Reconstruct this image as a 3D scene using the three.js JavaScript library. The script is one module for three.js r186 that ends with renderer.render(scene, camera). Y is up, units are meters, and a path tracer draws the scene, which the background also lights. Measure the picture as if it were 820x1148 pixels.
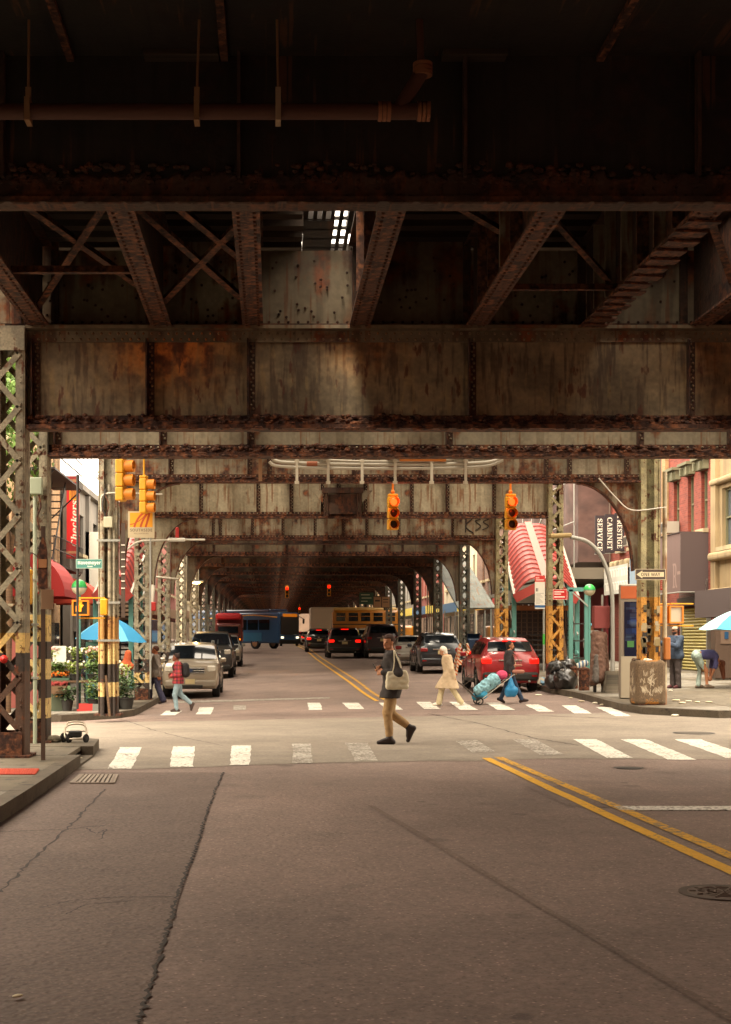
import * as THREE from 'three';
import { mergeGeometries, mergeVertices, toCreasedNormals } from 'three/addons/utils/BufferGeometryUtils.js';
import { Brush, Evaluator, SUBTRACTION } from 'three-bvh-csg';
import { RoundedBoxGeometry } from 'three/addons/geometries/RoundedBoxGeometry.js';

// ---------------------------------------------------------------- camera, sky, sun, exposure
const scene = new THREE.Scene();
const F = 1600, U0 = 305, V0 = 716, HC = 1.7;            // focal length and principal point in pixels of an 820 x 1148 frame
const camera = new THREE.PerspectiveCamera(2 * Math.atan(716 / F) * 180 / Math.PI, 1030 / 1432, 0.1, 1500);
camera.setViewOffset(1030, 1432, 210, 0, 820, 1148);      // a shifted lens: verticals stay upright
camera.position.set(0, HC, 0);
camera.lookAt(0, HC, -10);
scene.add(camera);
{
  const w = 256, h = 128, d = new Float32Array(w * h * 4);
  for (let j = 0; j < h; j++) for (let i = 0; i < w; i++) {
    const el = (j + .5) / h * Math.PI - Math.PI / 2, az = (i / w) * Math.PI * 2;
    const n = .05 * Math.sin(az * 3 + 2 * Math.sin(el * 5)) * Math.cos(el * 2) + .03 * Math.sin(az * 7 + el * 9);
    const k = el < 0 ? .35 : .8 + .35 * Math.sin(el) + n;
    d.set([1.0 * k, .865 * k, .69 * k, 1], (j * w + i) * 4);
  }
  const sky = new THREE.DataTexture(d, w, h, THREE.RGBAFormat, THREE.FloatType);
  sky.mapping = THREE.EquirectangularReflectionMapping; sky.magFilter = THREE.LinearFilter; sky.needsUpdate = true;
  scene.background = sky; scene.environment = sky;
}
const sun = new THREE.DirectionalLight(new THREE.Color(1, .88, .68), .7);
sun.position.set(-8, 70, 2); sun.target.position.set(2, 0, -30);
sun.castShadow = true; sun.shadow.radius = 28; sun.shadow.mapSize.set(2048, 2048);
Object.assign(sun.shadow.camera, { left: -90, right: 90, top: 90, bottom: -90, near: 1, far: 260 });
scene.add(sun, sun.target);
const renderer = new THREE.WebGLRenderer({ antialias: true });
renderer.toneMapping = THREE.LinearToneMapping;
renderer.toneMappingExposure = 7.6;
renderer.shadowMap.enabled = true;

// ---------------------------------------------------------------- helpers
const V3 = (x, y, z) => new THREE.Vector3(x, y, z);
function rngOf(a) { return () => { a |= 0; a = a + 0x6D2B79F5 | 0; let t = Math.imul(a ^ a >>> 15, 1 | a); t = t + Math.imul(t ^ t >>> 7, 61 | t) ^ t; return ((t ^ t >>> 14) >>> 0) / 4294967296; }; }
const rnd = rngOf(77);
const clamp = (x, a = 0, b = 1) => Math.min(b, Math.max(a, x));
const sm = (a, b, t) => { t = clamp((t - a) / (b - a)); return t * t * (3 - 2 * t); };
const mix = (a, b, t) => a + (b - a) * t;
const mix3 = (a, b, t) => [mix(a[0], b[0], t), mix(a[1], b[1], t), mix(a[2], b[2], t)];
const P = (u, v, D) => V3((u - U0) * D / F, HC + (V0 - v) * D / F, -D);          // a point at a known distance
// the ground: level near the camera, tilting down to the left beyond the crossing, rising gently further on
function gh(x, D) {
  const tilt = sm(23, 38, D) * (-.25 + .0304 * (clamp(x, -9, 17) + 3.5)) * (1 - .6 * sm(60, 110, D));
  const rise = D < 42 ? 0 : D < 110 ? .013 * (D - 42) * sm(38, 52, D) : .013 * 68 + .004 * (Math.min(D, 260) - 110);
  return tilt + rise;
}
function G(u, v, dh = 0) {
  let D = F * (HC - dh) / (v - V0);
  for (let i = 0; i < 20; i++) D = mix(D, F * (HC - dh - gh((u - U0) * D / F, D)) / (v - V0), .6);
  const x = (u - U0) * D / F; return V3(x, gh(x, D) + dh, -D);
}
const on = (x, D, dh = 0) => V3(x, gh(x, D) + dh, -D);

function hash(ix, iy, s) { let h = Math.imul(ix, 374761393) + Math.imul(iy, 668265263) + Math.imul(s, 1274126177) | 0; h = Math.imul(h ^ (h >>> 13), 1274126177); return ((h ^ (h >>> 16)) >>> 0) / 4294967296; }
function vn(x, y, px, py, s) {
  const ix = Math.floor(x), iy = Math.floor(y); let fx = x - ix, fy = y - iy; fx = fx * fx * (3 - 2 * fx); fy = fy * fy * (3 - 2 * fy);
  const x0 = ((ix % px) + px) % px, x1 = (x0 + 1) % px, y0 = ((iy % py) + py) % py, y1 = (y0 + 1) % py;
  return mix(mix(hash(x0, y0, s), hash(x1, y0, s), fx), mix(hash(x0, y1, s), hash(x1, y1, s), fx), fy);
}
function fbm(u, v, px, py, oct, s) { let a = .5, t = 0, n = 0; for (let o = 0; o < oct; o++) { t += a * vn(u * px, v * py, px, py, s + o); n += a; a *= .55; px *= 2; py *= 2; } return t / n; }
function tex(w, h, fn, srgb = true) {
  const d = new Uint8Array(w * h * 4);
  for (let j = 0; j < h; j++) for (let i = 0; i < w; i++) { const c = fn(i / w, j / h), k = (j * w + i) * 4; if (typeof c === 'number') d[k] = d[k + 1] = d[k + 2] = clamp(c, 0, 255); else { d[k] = clamp(c[0], 0, 255); d[k + 1] = clamp(c[1], 0, 255); d[k + 2] = clamp(c[2], 0, 255); } d[k + 3] = 255; }
  const t = new THREE.DataTexture(d, w, h); t.wrapS = t.wrapT = THREE.RepeatWrapping; t.magFilter = THREE.LinearFilter; t.minFilter = THREE.LinearMipmapLinearFilter; t.generateMipmaps = true;
  if (srgb) t.colorSpace = THREE.SRGBColorSpace; t.needsUpdate = true; return t;
}
function canvasTex(w, h, draw) {
  const c = document.createElement('canvas'); c.width = w; c.height = h; draw(c.getContext('2d'), w, h);
  const t = new THREE.CanvasTexture(c); t.colorSpace = THREE.SRGBColorSpace; t.magFilter = THREE.LinearFilter; return t;
}
const metres = (t, mx, my = mx) => { t.repeat.set(1 / mx, 1 / my); return t; };
const std = (o) => new THREE.MeshStandardMaterial({ side: THREE.DoubleSide, ...o });
const phy = (o) => new THREE.MeshPhysicalMaterial({ side: THREE.DoubleSide, ...o });
const plain = (hex, rough = .7, metal = 0) => std({ color: hex, roughness: rough, metalness: metal });

// geometry pieces (all return geometries)
const TMP = new THREE.Matrix4();
function box(w, h, d, x = 0, y = 0, z = 0, rx = 0, ry = 0, rz = 0) {
  const g = new THREE.BoxGeometry(w, h, d); if (rx || ry || rz) g.applyMatrix4(TMP.makeRotationFromEuler(new THREE.Euler(rx, ry, rz))); g.translate(x, y, z); return g;
}
function rbox(w, h, d, r, x = 0, y = 0, z = 0, rx = 0, ry = 0, rz = 0, seg = 2) {
  const g = new RoundedBoxGeometry(w, h, d, seg, Math.min(r, w / 2.01, h / 2.01, d / 2.01)); if (rx || ry || rz) g.applyMatrix4(TMP.makeRotationFromEuler(new THREE.Euler(rx, ry, rz))); g.translate(x, y, z); return g;
}
function cyl(r0, r1, a, b, seg = 10, open = false) {   // tapered cylinder from a (r0) to b (r1)
  const d = b.clone().sub(a), L = d.length(), g = new THREE.CylinderGeometry(r1, r0, L, seg, 1, open);
  g.translate(0, L / 2, 0); g.applyQuaternion(new THREE.Quaternion().setFromUnitVectors(V3(0, 1, 0), d.normalize())); g.translate(a.x, a.y, a.z); return g;
}
function bar(a, b, w, t, up) {   // flat bar from a to b, w wide, t thick along "up"
  const d = b.clone().sub(a), L = d.length(); d.normalize(); const n = (up || V3(0, 0, 1)).clone(); n.addScaledVector(d, -n.dot(d)).normalize();
  const s = V3().crossVectors(n, d), g = new THREE.BoxGeometry(L, w, t); g.applyMatrix4(TMP.makeBasis(d, s, n)); const m = a.clone().add(b).multiplyScalar(.5); g.translate(m.x, m.y, m.z); return g;
}
function tube(pts, r, seg = 8, n = 0, closed = false) { return new THREE.TubeGeometry(new THREE.CatmullRomCurve3(pts, closed), n || pts.length * 6, r, seg, closed); }
function ball(r, x, y, z, sx = 1, sy = 1, sz = 1, a = 12, b = 8) { const g = new THREE.SphereGeometry(r, a, b); g.scale(sx, sy, sz); g.translate(x, y, z); return g; }
function lathe(pts, seg = 16, x = 0, y = 0, z = 0) { const g = new THREE.LatheGeometry(pts.map(p => new THREE.Vector2(p[0], p[1])), seg); g.translate(x, y, z); return g; }
function extr(pts, depth, bevel = 0) { const s = new THREE.Shape(pts.map(p => new THREE.Vector2(p[0], p[1]))); const g = new THREE.ExtrudeGeometry(s, { depth, bevelEnabled: bevel > 0, bevelSize: bevel, bevelThickness: bevel, bevelSegments: 2 }); return g; }
function quadsGeo(list) {  // list of [a,b,c,d] quads
  const pos = []; for (const [a, b, c, d] of list) for (const p of [a, b, c, a, c, d]) pos.push(p.x, p.y, p.z);
  const g = new THREE.BufferGeometry(); g.setAttribute('position', new THREE.Float32BufferAttribute(pos, 3)); g.computeVertexNormals(); return g;
}
function gridGeo(nu, nv, fn) {   // smooth sheet fn(s,t)->Vector3
  const pos = [], idx = []; for (let j = 0; j <= nv; j++) for (let i = 0; i <= nu; i++) { const p = fn(i / nu, j / nv); pos.push(p.x, p.y, p.z); }
  for (let j = 0; j < nv; j++) for (let i = 0; i < nu; i++) { const a = j * (nu + 1) + i, b = a + 1, c = a + nu + 1, d = c + 1; idx.push(a, b, d, a, d, c); }
  const g = new THREE.BufferGeometry(); g.setAttribute('position', new THREE.Float32BufferAttribute(pos, 3)); g.setIndex(idx); g.computeVertexNormals(); return g;
}
function slab(q, th) {   // prism: four top corners, thickness th downward
  const b = q.map(p => V3(p.x, p.y - th, p.z)); return quadsGeo([[q[0], q[1], q[2], q[3]], [b[3], b[2], b[1], b[0]], [q[0], b[0], b[1], q[1]], [q[1], b[1], b[2], q[2]], [q[2], b[2], b[3], q[3]], [q[3], b[3], b[0], q[0]]]);
}
function triUV(g) {      // uv in metres, by the direction a face points
  const p = g.attributes.position, n = g.attributes.normal, uv = new Float32Array(p.count * 2);
  for (let i = 0; i < p.count; i++) {
    const ax = Math.abs(n.getX(i)), ay = Math.abs(n.getY(i)), az = Math.abs(n.getZ(i));
    if (ay >= ax && ay >= az) { uv[2 * i] = p.getX(i); uv[2 * i + 1] = p.getZ(i); } else if (ax >= az) { uv[2 * i] = p.getZ(i); uv[2 * i + 1] = p.getY(i); } else { uv[2 * i] = p.getX(i); uv[2 * i + 1] = p.getY(i); }
  }
  g.setAttribute('uv', new THREE.BufferAttribute(uv, 2)); return g;
}
function fin(geos, keepUV) {
  const l = (Array.isArray(geos) ? geos : [geos]).map(g => { g = g.index ? g.toNonIndexed() : g; for (const k of Object.keys(g.attributes)) if (!['position', 'normal', 'uv'].includes(k)) g.deleteAttribute(k); if (!keepUV) triUV(g); return g; });
  return l.length === 1 ? l[0] : mergeGeometries(l);
}
const used = {};
function numbered(n) { if (used[n] === undefined) { used[n] = 0; return n; } used[n]++; return n + '_' + String(used[n]).padStart(3, '0'); }
function mk(name, geos, mat, parent, keepUV) {
  const m = new THREE.Mesh(geos.isBufferGeometry && geos.userData.done ? geos : fin(geos, keepUV), mat); m.geometry.userData.done = true;
  m.castShadow = m.receiveShadow = true; m.name = parent ? name : numbered(name); (parent || scene).add(m); return m;
}
function shared(geos, keepUV) { const g = fin(geos, keepUV); g.userData.done = true; return g; }
function tag(o, label, category, group) { o.userData.label = label; o.userData.category = category; if (group) o.userData.group = group; return o; }
function thing(name, label, category, pos, turn = 0, group) {
  const o = new THREE.Group(); o.name = numbered(name); if (pos) o.position.copy(pos); o.rotation.y = turn; scene.add(o); return tag(o, label, category, group);
}
function part(name, parent, pos, turn = 0) { const o = new THREE.Group(); o.name = name; if (pos) o.position.copy(pos); o.rotation.y = turn; parent.add(o); return o; }
function struct(name, geos, mat, keepUV) { const m = mk(name, geos, mat, null, keepUV); m.userData.kind = 'structure'; return m; }
const stuff = (m) => { m.userData.kind = 'stuff'; return m; };

// ---------------------------------------------------------------- materials
const RDRIP = [104, 58, 30];
function steelTex(base, base2, rustLo, rustHi, amount, seed, streak = .5) {
  return tex(512, 512, (u, v) => {
    const a = fbm(u, v, 4, 4, 5, seed), st = fbm(u, v, 40, 3, 3, seed + 9), f = fbm(u, v, 64, 64, 2, seed + 17);
    let c = mix3(base, base2, sm(.3, .7, a)); c = mix3(c, [c[0] * .62, c[1] * .58, c[2] * .52], streak * sm(.5, .78, st));
    const r = sm(1 - amount - .12, 1 - amount + .1, fbm(u, v, 6, 6, 6, seed + 31) * .75 + st * .25 + .12 * (f - .5));
    c = mix3(c, mix3(rustLo, rustHi, sm(.25, .75, fbm(u, v, 24, 24, 4, seed + 50))), r);
    const dr = sm(.6, .74, fbm(u, v, 70, 4, 3, seed + 70)) * sm(.4, .6, fbm(u, v, 9, 5, 3, seed + 77)); c = mix3(c, RDRIP, .6 * dr);
    const k = .9 + .2 * f; return [c[0] * k, c[1] * k, c[2] * k];
  });
}
const bumpSteel = metres(tex(512, 512, (u, v) => 255 * (.6 * fbm(u, v, 12, 12, 5, 400) + .4 * fbm(u, v, 80, 80, 2, 410)), false), 2.5);
const steelMat = (t, rough = .75, size = 3, bump = .004) => std({ map: metres(t, size), roughness: rough, metalness: 0, bumpMap: bumpSteel, bumpScale: bump });
const RLO = [52, 27, 18], RHI = [128, 70, 36];
const M = {};
M.olive = steelMat(steelTex([160, 147, 122], [134, 123, 102], RLO, RHI, .36, 1, .35));
M.olive2 = steelMat(steelTex([172, 160, 134], [142, 130, 106], RLO, RHI, .28, 3, .25));
M.brownPaint = steelMat(steelTex([118, 104, 82], [92, 80, 62], RLO, [120, 62, 30], .40, 5, .5), .7, 4);
M.rust = steelMat(steelTex([96, 64, 48], [78, 50, 38], [44, 24, 18], [122, 74, 46], .62, 7, .3), .9, 1.6, .012);
M.rustDark = steelMat(steelTex([74, 54, 42], [58, 42, 34], [38, 22, 17], [98, 56, 34], .5, 11, .4), .9, 2.2, .01);
M.greyPaint = steelMat(steelTex([96, 100, 94], [80, 84, 80], RLO, RHI, .3, 13, .4));
M.iron = plain('#2a2624', .7); M.black = plain('#15130f', .6); M.rubber = plain('#1b1a18', .85);
M.white = plain('#d8d2c4', .6); M.chrome = plain('#b9b6ae', .25, .9); M.zinc = plain('#9a9a92', .5, .4);
M.pipe = plain('#b9b1a0', .5); M.wood = std({ map: metres(tex(256, 256, (u, v) => mix3([116, 88, 60], [70, 50, 34], fbm(u, v, 3, 40, 4, 60))), 1.2), roughness: .85 });
M.tie = std({ map: metres(tex(256, 256, (u, v) => mix3([74, 60, 48], [38, 30, 24], fbm(u, v, 2, 36, 4, 61))), 1.4), roughness: .95 });
// ---------------------------------------------------------------- ground, road, sidewalks
{
  const spots = []; { const r = rngOf(31); for (let i = 0; i < 70; i++) spots.push([r(), r(), .004 + .018 * r() * r(), r()]); }
  const asphalt = tex(2048, 2048, (u, v) => {
    const n = fbm(u, v, 5, 5, 5, 100), g = fbm(u, v, 420, 420, 2, 101), w = fbm(u, v, 30, 30, 4, 104), wt = fbm(u, v, 9, 3, 3, 108), sp = hash(Math.floor(u * 2048), Math.floor(v * 2048), 9), sp2 = hash(Math.floor(u * 1024), Math.floor(v * 1024), 19);
    let k = 114 + 30 * (n - .5) + 26 * (g - .5) + 18 * (w - .5) + 14 * (wt - .5) + 16 * (sp - .5); if (sp2 > .986) k += 44; if (sp2 < .03) k -= 20;
    return [k * 1.06, k * .91, k * .835];
  });
  { const d = asphalt.image.data; for (const [su, sv, sr, so] of spots) { const R = Math.ceil(sr * 2048), cx = Math.floor(su * 2048), cy = Math.floor(sv * 2048); for (let y = -R; y <= R; y++) for (let x = -R; x <= R; x++) { const q = Math.hypot(x, y) / R + .5 * (fbm((x + 900) / 2048, (y + 900) / 2048, 90, 90, 3, 7 + R) - .5); if (q > 1) continue; const i = (((cy + y + 2048) % 2048) * 2048 + (cx + x + 2048) % 2048) * 4, f = 1 - .26 * so * sm(1, .55, q); d[i] *= f; d[i + 1] *= f; d[i + 2] *= f; } } }
  const asphaltBump = metres(tex(512, 512, (u, v) => 255 * fbm(u, v, 110, 110, 2, 105), false), 3);
  M.asphalt = std({ map: metres(asphalt, 13), roughness: .88, bumpMap: asphaltBump, bumpScale: .006 });
  const dark = tex(512, 512, (u, v) => { const n = fbm(u, v, 5, 5, 4, 110), g = fbm(u, v, 150, 150, 2, 111), sp2 = hash(Math.floor(u * 512), Math.floor(v * 512), 29); let k = 98 + 24 * (n - .5) + 26 * (g - .5); if (sp2 > .985) k += 36; return [k * 1.06, k * .91, k * .835]; });
  M.asphaltOld = std({ map: metres(dark, 4), roughness: .9, bumpMap: asphaltBump, bumpScale: .01 });
  M.asphaltMid = std({ map: asphalt.clone(), color: '#e6e2de', roughness: .9, bumpMap: asphaltBump, bumpScale: .008 });
  M.seal = plain('#2e2723', .85);
  const conc = tex(1024, 1024, (u, v) => {
    const n = fbm(u, v, 5, 5, 5, 120), g = fbm(u, v, 160, 160, 2, 121), st = sm(.62, .78, fbm(u, v, 12, 12, 4, 125)), gum = hash(Math.floor(u * 128), Math.floor(v * 128), 77) > .993 ? -30 : 0;
    const k = 114 + 36 * (n - .5) + 26 * (g - .5) - 34 * st + gum; return [k * 1.02, k * .97, k * .88];
  });
  M.concrete = std({ map: metres(conc, 4), roughness: .9 }); M.concrete2 = std({ map: metres(conc, 3.1), color: '#d9d2c6', roughness: .92 }); M.concrete3 = std({ map: metres(conc, 5.3), color: '#c8bfb0', roughness: .92 });
  M.joint = plain('#4a443b', .95); M.kerb = std({ map: metres(conc, 2.3), color: '#b8ada0', roughness: .9 });
  const paint = (r, g, b, s, keep) => std({ map: metres(tex(512, 512, (u, v) => { const w = sm(keep, keep + .1, fbm(u, v, 5, 5, 3, s) * .3 + .7 * fbm(u, v, 70, 70, 3, s + 6)), n = 1 - .12 * fbm(u, v, 60, 60, 2, s + 3); return mix3([112, 104, 94], [r * n, g * n, b * n], w); }), 2.1), roughness: .7 });
  M.paintWhite = paint(226, 222, 210, 130, .33); M.paintWorn = paint(190, 184, 172, 140, .47); M.paintYellow = paint(228, 172, 40, 150, .27); M.paintYellow2 = paint(220, 164, 38, 155, .36);

  // one sheet from behind the camera to the horizon
  const ds = [-60, -20, 0, 10, 18]; for (let d = 20; d < 60; d += 1) ds.push(d); for (let d = 60; d < 130; d += 5) ds.push(d); ds.push(150, 200, 260, 400, 900);
  const xs = [-400, -120, -60, -30]; for (let x = -20; x <= 24; x += 2) xs.push(x); xs.push(40, 80, 160, 400);
  const g = gridGeo(xs.length - 1, ds.length - 1, (s, t) => { const x = xs[Math.round(s * (xs.length - 1))], d = ds[Math.round(t * (ds.length - 1))]; return on(x, d, -.004); });
  struct('road', g, M.asphalt);
}
// strips laid on the road (each a sheet 4 mm up), given as a ground polyline and a width
function strip(pts, w, dh, sub = 1, wf) {
  const L = [], R = []; for (let i = 0; i < pts.length; i++) {
    const a = pts[Math.max(0, i - 1)], b = pts[Math.min(pts.length - 1, i + 1)], d = V3(b.x - a.x, 0, b.z - a.z).normalize(), n = V3(-d.z, 0, d.x), hw = (wf ? w * wf(i) : w) / 2;
    L.push(on(pts[i].x + n.x * hw, -(pts[i].z + n.z * hw), dh)); R.push(on(pts[i].x - n.x * hw, -(pts[i].z - n.z * hw), dh));
  }
  const q = []; for (let i = 0; i + 1 < pts.length; i++) q.push([L[i], R[i], R[i + 1], L[i + 1]]); return quadsGeo(q);
}
const along = (a, b, n, wob = 0) => { const r = []; for (let i = 0; i <= n; i++) { const t = i / n; r.push(V3(mix(a.x, b.x, t) + wob * (rnd() - .5), 0, mix(a.z, b.z, t) + wob * (rnd() - .5))); } return r; };
function marking(name, geo, mat) { const m = struct(name, geo, mat); return m; }
{
  // old asphalt along the left kerb, bounded by the long crack
  const edge = [G(155, 1148), G(190, 1040), G(215, 965), G(240, 890), G(250, 866)];
  const q = []; for (let i = 0; i + 1 < edge.length; i++) q.push([on(-2.5, -edge[i].z, .002), edge[i].clone().setY(gh(edge[i].x, -edge[i].z) + .002), edge[i + 1].clone().setY(.002), on(-2.5, -edge[i + 1].z, .002)]);
  q.unshift([on(-2.5, 2, .002), on(-.6, 2, .002), edge[0].clone().setY(.002), on(-2.5, -edge[0].z, .002)]);
  struct('road_patch', quadsGeo(q), M.asphaltOld);
  // open cracks: dark ribbons that wander (bitumen in the joint)
  const crack = (pix, w, n) => { let pts = []; for (let i = 0; i + 1 < pix.length; i++) { const a = G(...pix[i]), b = G(...pix[i + 1]); const s = along(a, b, n, w * 1.6); if (i) s.shift(); pts.push(...s); } return strip(pts, w, .004, 1, () => .35 + 1.1 * rnd()); };
  struct('road_crack', crack([[155, 1148], [172, 1098], [186, 1050], [197, 1010], [210, 975], [220, 950], [228, 925], [240, 890], [250, 866]], .022, 30), M.seal);
  struct('road_crack', crack([[0, 1001], [35, 965], [75, 930], [94, 910], [118, 885]], .022, 14), M.seal);
  struct('road_crack', crack([[0, 933], [45, 931], [75, 930], [100, 927], [118, 926]], .02, 12), M.seal);
  struct('road_crack', crack([[45, 1018], [80, 1010], [130, 1006], [195, 1006]], .012, 14), M.seal);
  struct('road_crack', crack([[75, 1025], [95, 1015], [150, 1010]], .010, 12), M.seal);
  struct('road_crack', crack([[95, 928], [108, 935], [120, 930], [112, 942]], .014, 9), M.seal);
  struct('road_crack', crack([[480, 800], [540, 812], [600, 828], [650, 836]], .03, 14), M.seal);
  struct('road_crack', crack([[135, 806], [170, 818], [200, 826], [250, 836]], .02, 10), M.seal);
  // dark tyre-worn seam running across the near lane
  struct('road_seam', strip([[415, 903], [470, 935], [560, 989], [650, 1042], [740, 1095], [835, 1151]].map(p => G(...p)), .06, .004, 1, () => .6 + .6 * rnd()), M.asphaltMid);
  struct('road_seam', crack([[262, 803], [420, 802], [560, 801], [700, 806]], .10, 10), M.asphaltOld);
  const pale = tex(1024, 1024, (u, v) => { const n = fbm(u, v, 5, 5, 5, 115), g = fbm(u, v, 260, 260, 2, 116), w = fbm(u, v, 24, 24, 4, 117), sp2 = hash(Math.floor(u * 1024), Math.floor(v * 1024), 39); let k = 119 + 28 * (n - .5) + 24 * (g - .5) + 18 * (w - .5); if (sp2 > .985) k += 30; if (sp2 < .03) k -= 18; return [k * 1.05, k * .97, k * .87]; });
  M.asphaltLit = std({ map: metres(pale, 8), roughness: .9 });
  struct('crossing_lit_asphalt', gridGeo(150, 24, (s, t) => { const x = mix(-30, 30, s), j = (a) => 1.1 * (fbm(x / 64 + .5, a, 40, 4, 5, 60) - .5), d = mix(19.2 + j(.1) + .9 * Math.sin(x * .35), 31.6 + .5 * j(.7), t); return on(x, d, .001); }), M.asphaltLit);  // separate asphalt sheet; its paler tone also paints in the light on the crossing
  // asphalt repair squares in the crossing
  struct('road_patch', quadsGeo([[G(640, 905), G(700, 905), G(640, 880), G(590, 882)].map(p => p.setY(p.y + .002))]), M.asphaltOld);
  const ragged = (q, amp) => gridGeo(14, 14, (s, t) => { const e = (k, f) => amp * (vn(f * 26 + k * 7, q[0].x * 9 + 40, 512, 512, 12 + k) - .5) * 2 + amp * .8 * (vn(f * 70, q[0].x * 9 + 40, 512, 512, 22 + k) - .5); const p = q[0].clone().lerp(q[1], s).lerp(q[3].clone().lerp(q[2], s), t); if (s === 0 || s === 1) p.x += e(s ? 1 : 2, t); if (t === 0 || t === 1) p.z += e(t ? 3 : 4, s) * 1.6; return on(p.x, -p.z, .005); });
  // near crosswalk bars (four corners each), far crosswalk bars
  const bars = [[135, 838, 159, 838, 148, 862, 121, 862], [194, 837, 219, 837, 216, 860, 190, 860], [260, 836, 282, 836, 280, 858, 258, 858, 1], [328, 834, 349, 834, 351, 856, 328, 856, 2], [387, 833, 412, 833, 424, 853, 399, 853, 2],
    [511, 831, 535, 830, 556, 843, 530, 844, 2], [574, 829, 600, 829, 632, 846, 606, 847, 2], [643, 829, 669, 829, 710, 850, 680, 850], [696, 829, 724, 829, 781, 852, 750, 852], [756, 829, 786, 829, 846, 850, 815, 850], [830, 829, 862, 829, 920, 850, 890, 850]];
  for (const b of bars) marking('crosswalk_bar', ragged([G(b[0], b[1]), G(b[2], b[3]), G(b[4], b[5]), G(b[6], b[7])], .014), b[8] === 2 ? M.paintWorn : M.paintWhite);
  const far = [[186, 797, 205, 797, 196, 802, 180, 802], [224, 793, 240, 793, 236, 801, 220, 801], [262, 791, 276, 791, 276, 796, 262, 796, 2], [345, 788, 359, 788, 362, 796, 347, 796], [384, 788, 402, 788, 409, 795, 391, 795], [425, 788, 442, 788, 452, 796, 434, 796], [466, 787, 482, 787, 494, 795, 476, 795], [504, 787, 520, 787, 536, 796, 516, 796], [545, 788, 560, 788, 578, 796, 558, 796], [588, 790, 604, 790, 622, 798, 604, 798], [630, 791, 646, 791, 664, 800, 644, 800], [668, 793, 684, 793, 708, 803, 690, 803]];
  for (const b of far) marking('crosswalk_bar', ragged([G(b[0], b[1]), G(b[2], b[3]), G(b[4], b[5]), G(b[6], b[7])], .016), b[8] ? M.paintWorn : M.paintWhite);
  marking('stop_line', slab([G(688, 903.5, .005), G(860, 903.5, .005), G(872, 908, .005), G(695, 908, .005)], .004), M.paintWhite);
  marking('stop_line', slab([G(196, 786, .005), G(370, 781.5, .005), G(370, 783, .005), G(196, 788, .005)], .004), M.paintWorn);
  // double yellow lines, near and far
  const yl = (pix, w, m) => { let pts = []; for (let i = 0; i + 1 < pix.length; i++) { const s = along(G(...pix[i]), G(...pix[i + 1]), 6, .01); if (i) s.shift(); pts.push(...s); } return marking('centre_line', strip(pts, w, .005), m); };
  yl([[545, 850], [610, 881], [690, 918], [820, 977], [1000, 1060]], .13, M.paintYellow); yl([[559, 849], [620, 875], [700, 908], [820, 960], [1000, 1038]], .13, M.paintYellow2);
  yl([[423, 786], [388, 762], [355, 739], [330, 722.5]], .11, M.paintYellow); yl([[434, 786], [397, 761], [361, 738], [334, 722.5]], .11, M.paintYellow2);
  // manhole and drain grate
  const mh = thing('manhole_cover', 'round cast iron manhole cover beside the near double yellow line', 'manhole', G(812, 1001)); mh.rotation.y = .4; mh.scale.set(.8, 1, .8);
  mk('rim', [new THREE.RingGeometry(.3, .37, 32).rotateX(-Math.PI / 2).translate(0, .006, 0), lathe([[.37, -.02], [.37, .006]], 32)], plain('#54483f', .8), mh);
  mk('lid', [lathe([[0, .004], [.295, .004], [.295, -.02]], 32), ...[.08, .15, .22].map(r => new THREE.TorusGeometry(r, .009, 5, 30).rotateX(Math.PI / 2).translate(0, .005, 0)), ...Array.from({ length: 10 }, (_, i) => box(.26, .012, .012, Math.cos(i * .628) * .15, .006, Math.sin(i * .628) * .15, 0, -i * .628, 0))], plain('#6a5c52', .8), mh);
  const gp = [G(80, 879), G(127, 879), G(131, 869.5), G(91, 869.5)], gc = gp.reduce((a, p) => a.add(p), V3()).multiplyScalar(.25);
  const gr = thing('drain_grate', 'iron storm drain grate in the gutter by the near left kerb', 'drain grate', gc);
  mk('sump', quadsGeo([gp.map(p => p.clone().sub(gc).setY(.003))]), M.black, gr);
  for (let i = 0; i < 9; i++) { const t = (i + .5) / 9, a = gp[0].clone().lerp(gp[1], t).sub(gc), b = gp[3].clone().lerp(gp[2], t).sub(gc); mk('grate_bar', bar(a.setY(.012), b.setY(.012), .035, .016, V3(0, 1, 0)), plain('#8d8174', .7, .2), gr); }
  for (const [i, j] of [[0, 1], [1, 2], [2, 3], [3, 0]]) mk('grate_frame', bar(gp[i].clone().sub(gc).setY(.01), gp[j].clone().sub(gc).setY(.01), .04, .02, V3(0, 1, 0)), plain('#8d8174', .7, .2), gr);
  const mh2 = thing('manhole_cover', 'flat manhole cover on the roadway by the near right corner', 'manhole', G(778, 822)); mk('rim', new THREE.RingGeometry(.3, .37, 28).rotateX(-Math.PI / 2).translate(0, .006, 0), M.iron, mh2); mk('lid', lathe([[0, .005], [.295, .005], [.295, -.02]], 28), plain('#4a423a', .8), mh2);
  const mh3 = thing('manhole_cover', 'small dark valve cover behind the near crosswalk bars', 'manhole', G(705, 861)); mk('rim', new THREE.RingGeometry(.17, .2, 24).rotateX(-Math.PI / 2).translate(0, .006, 0), M.iron, mh3); mk('lid', lathe([[0, .004], [.165, .004], [.165, -.02]], 24), M.iron, mh3);
}
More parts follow.
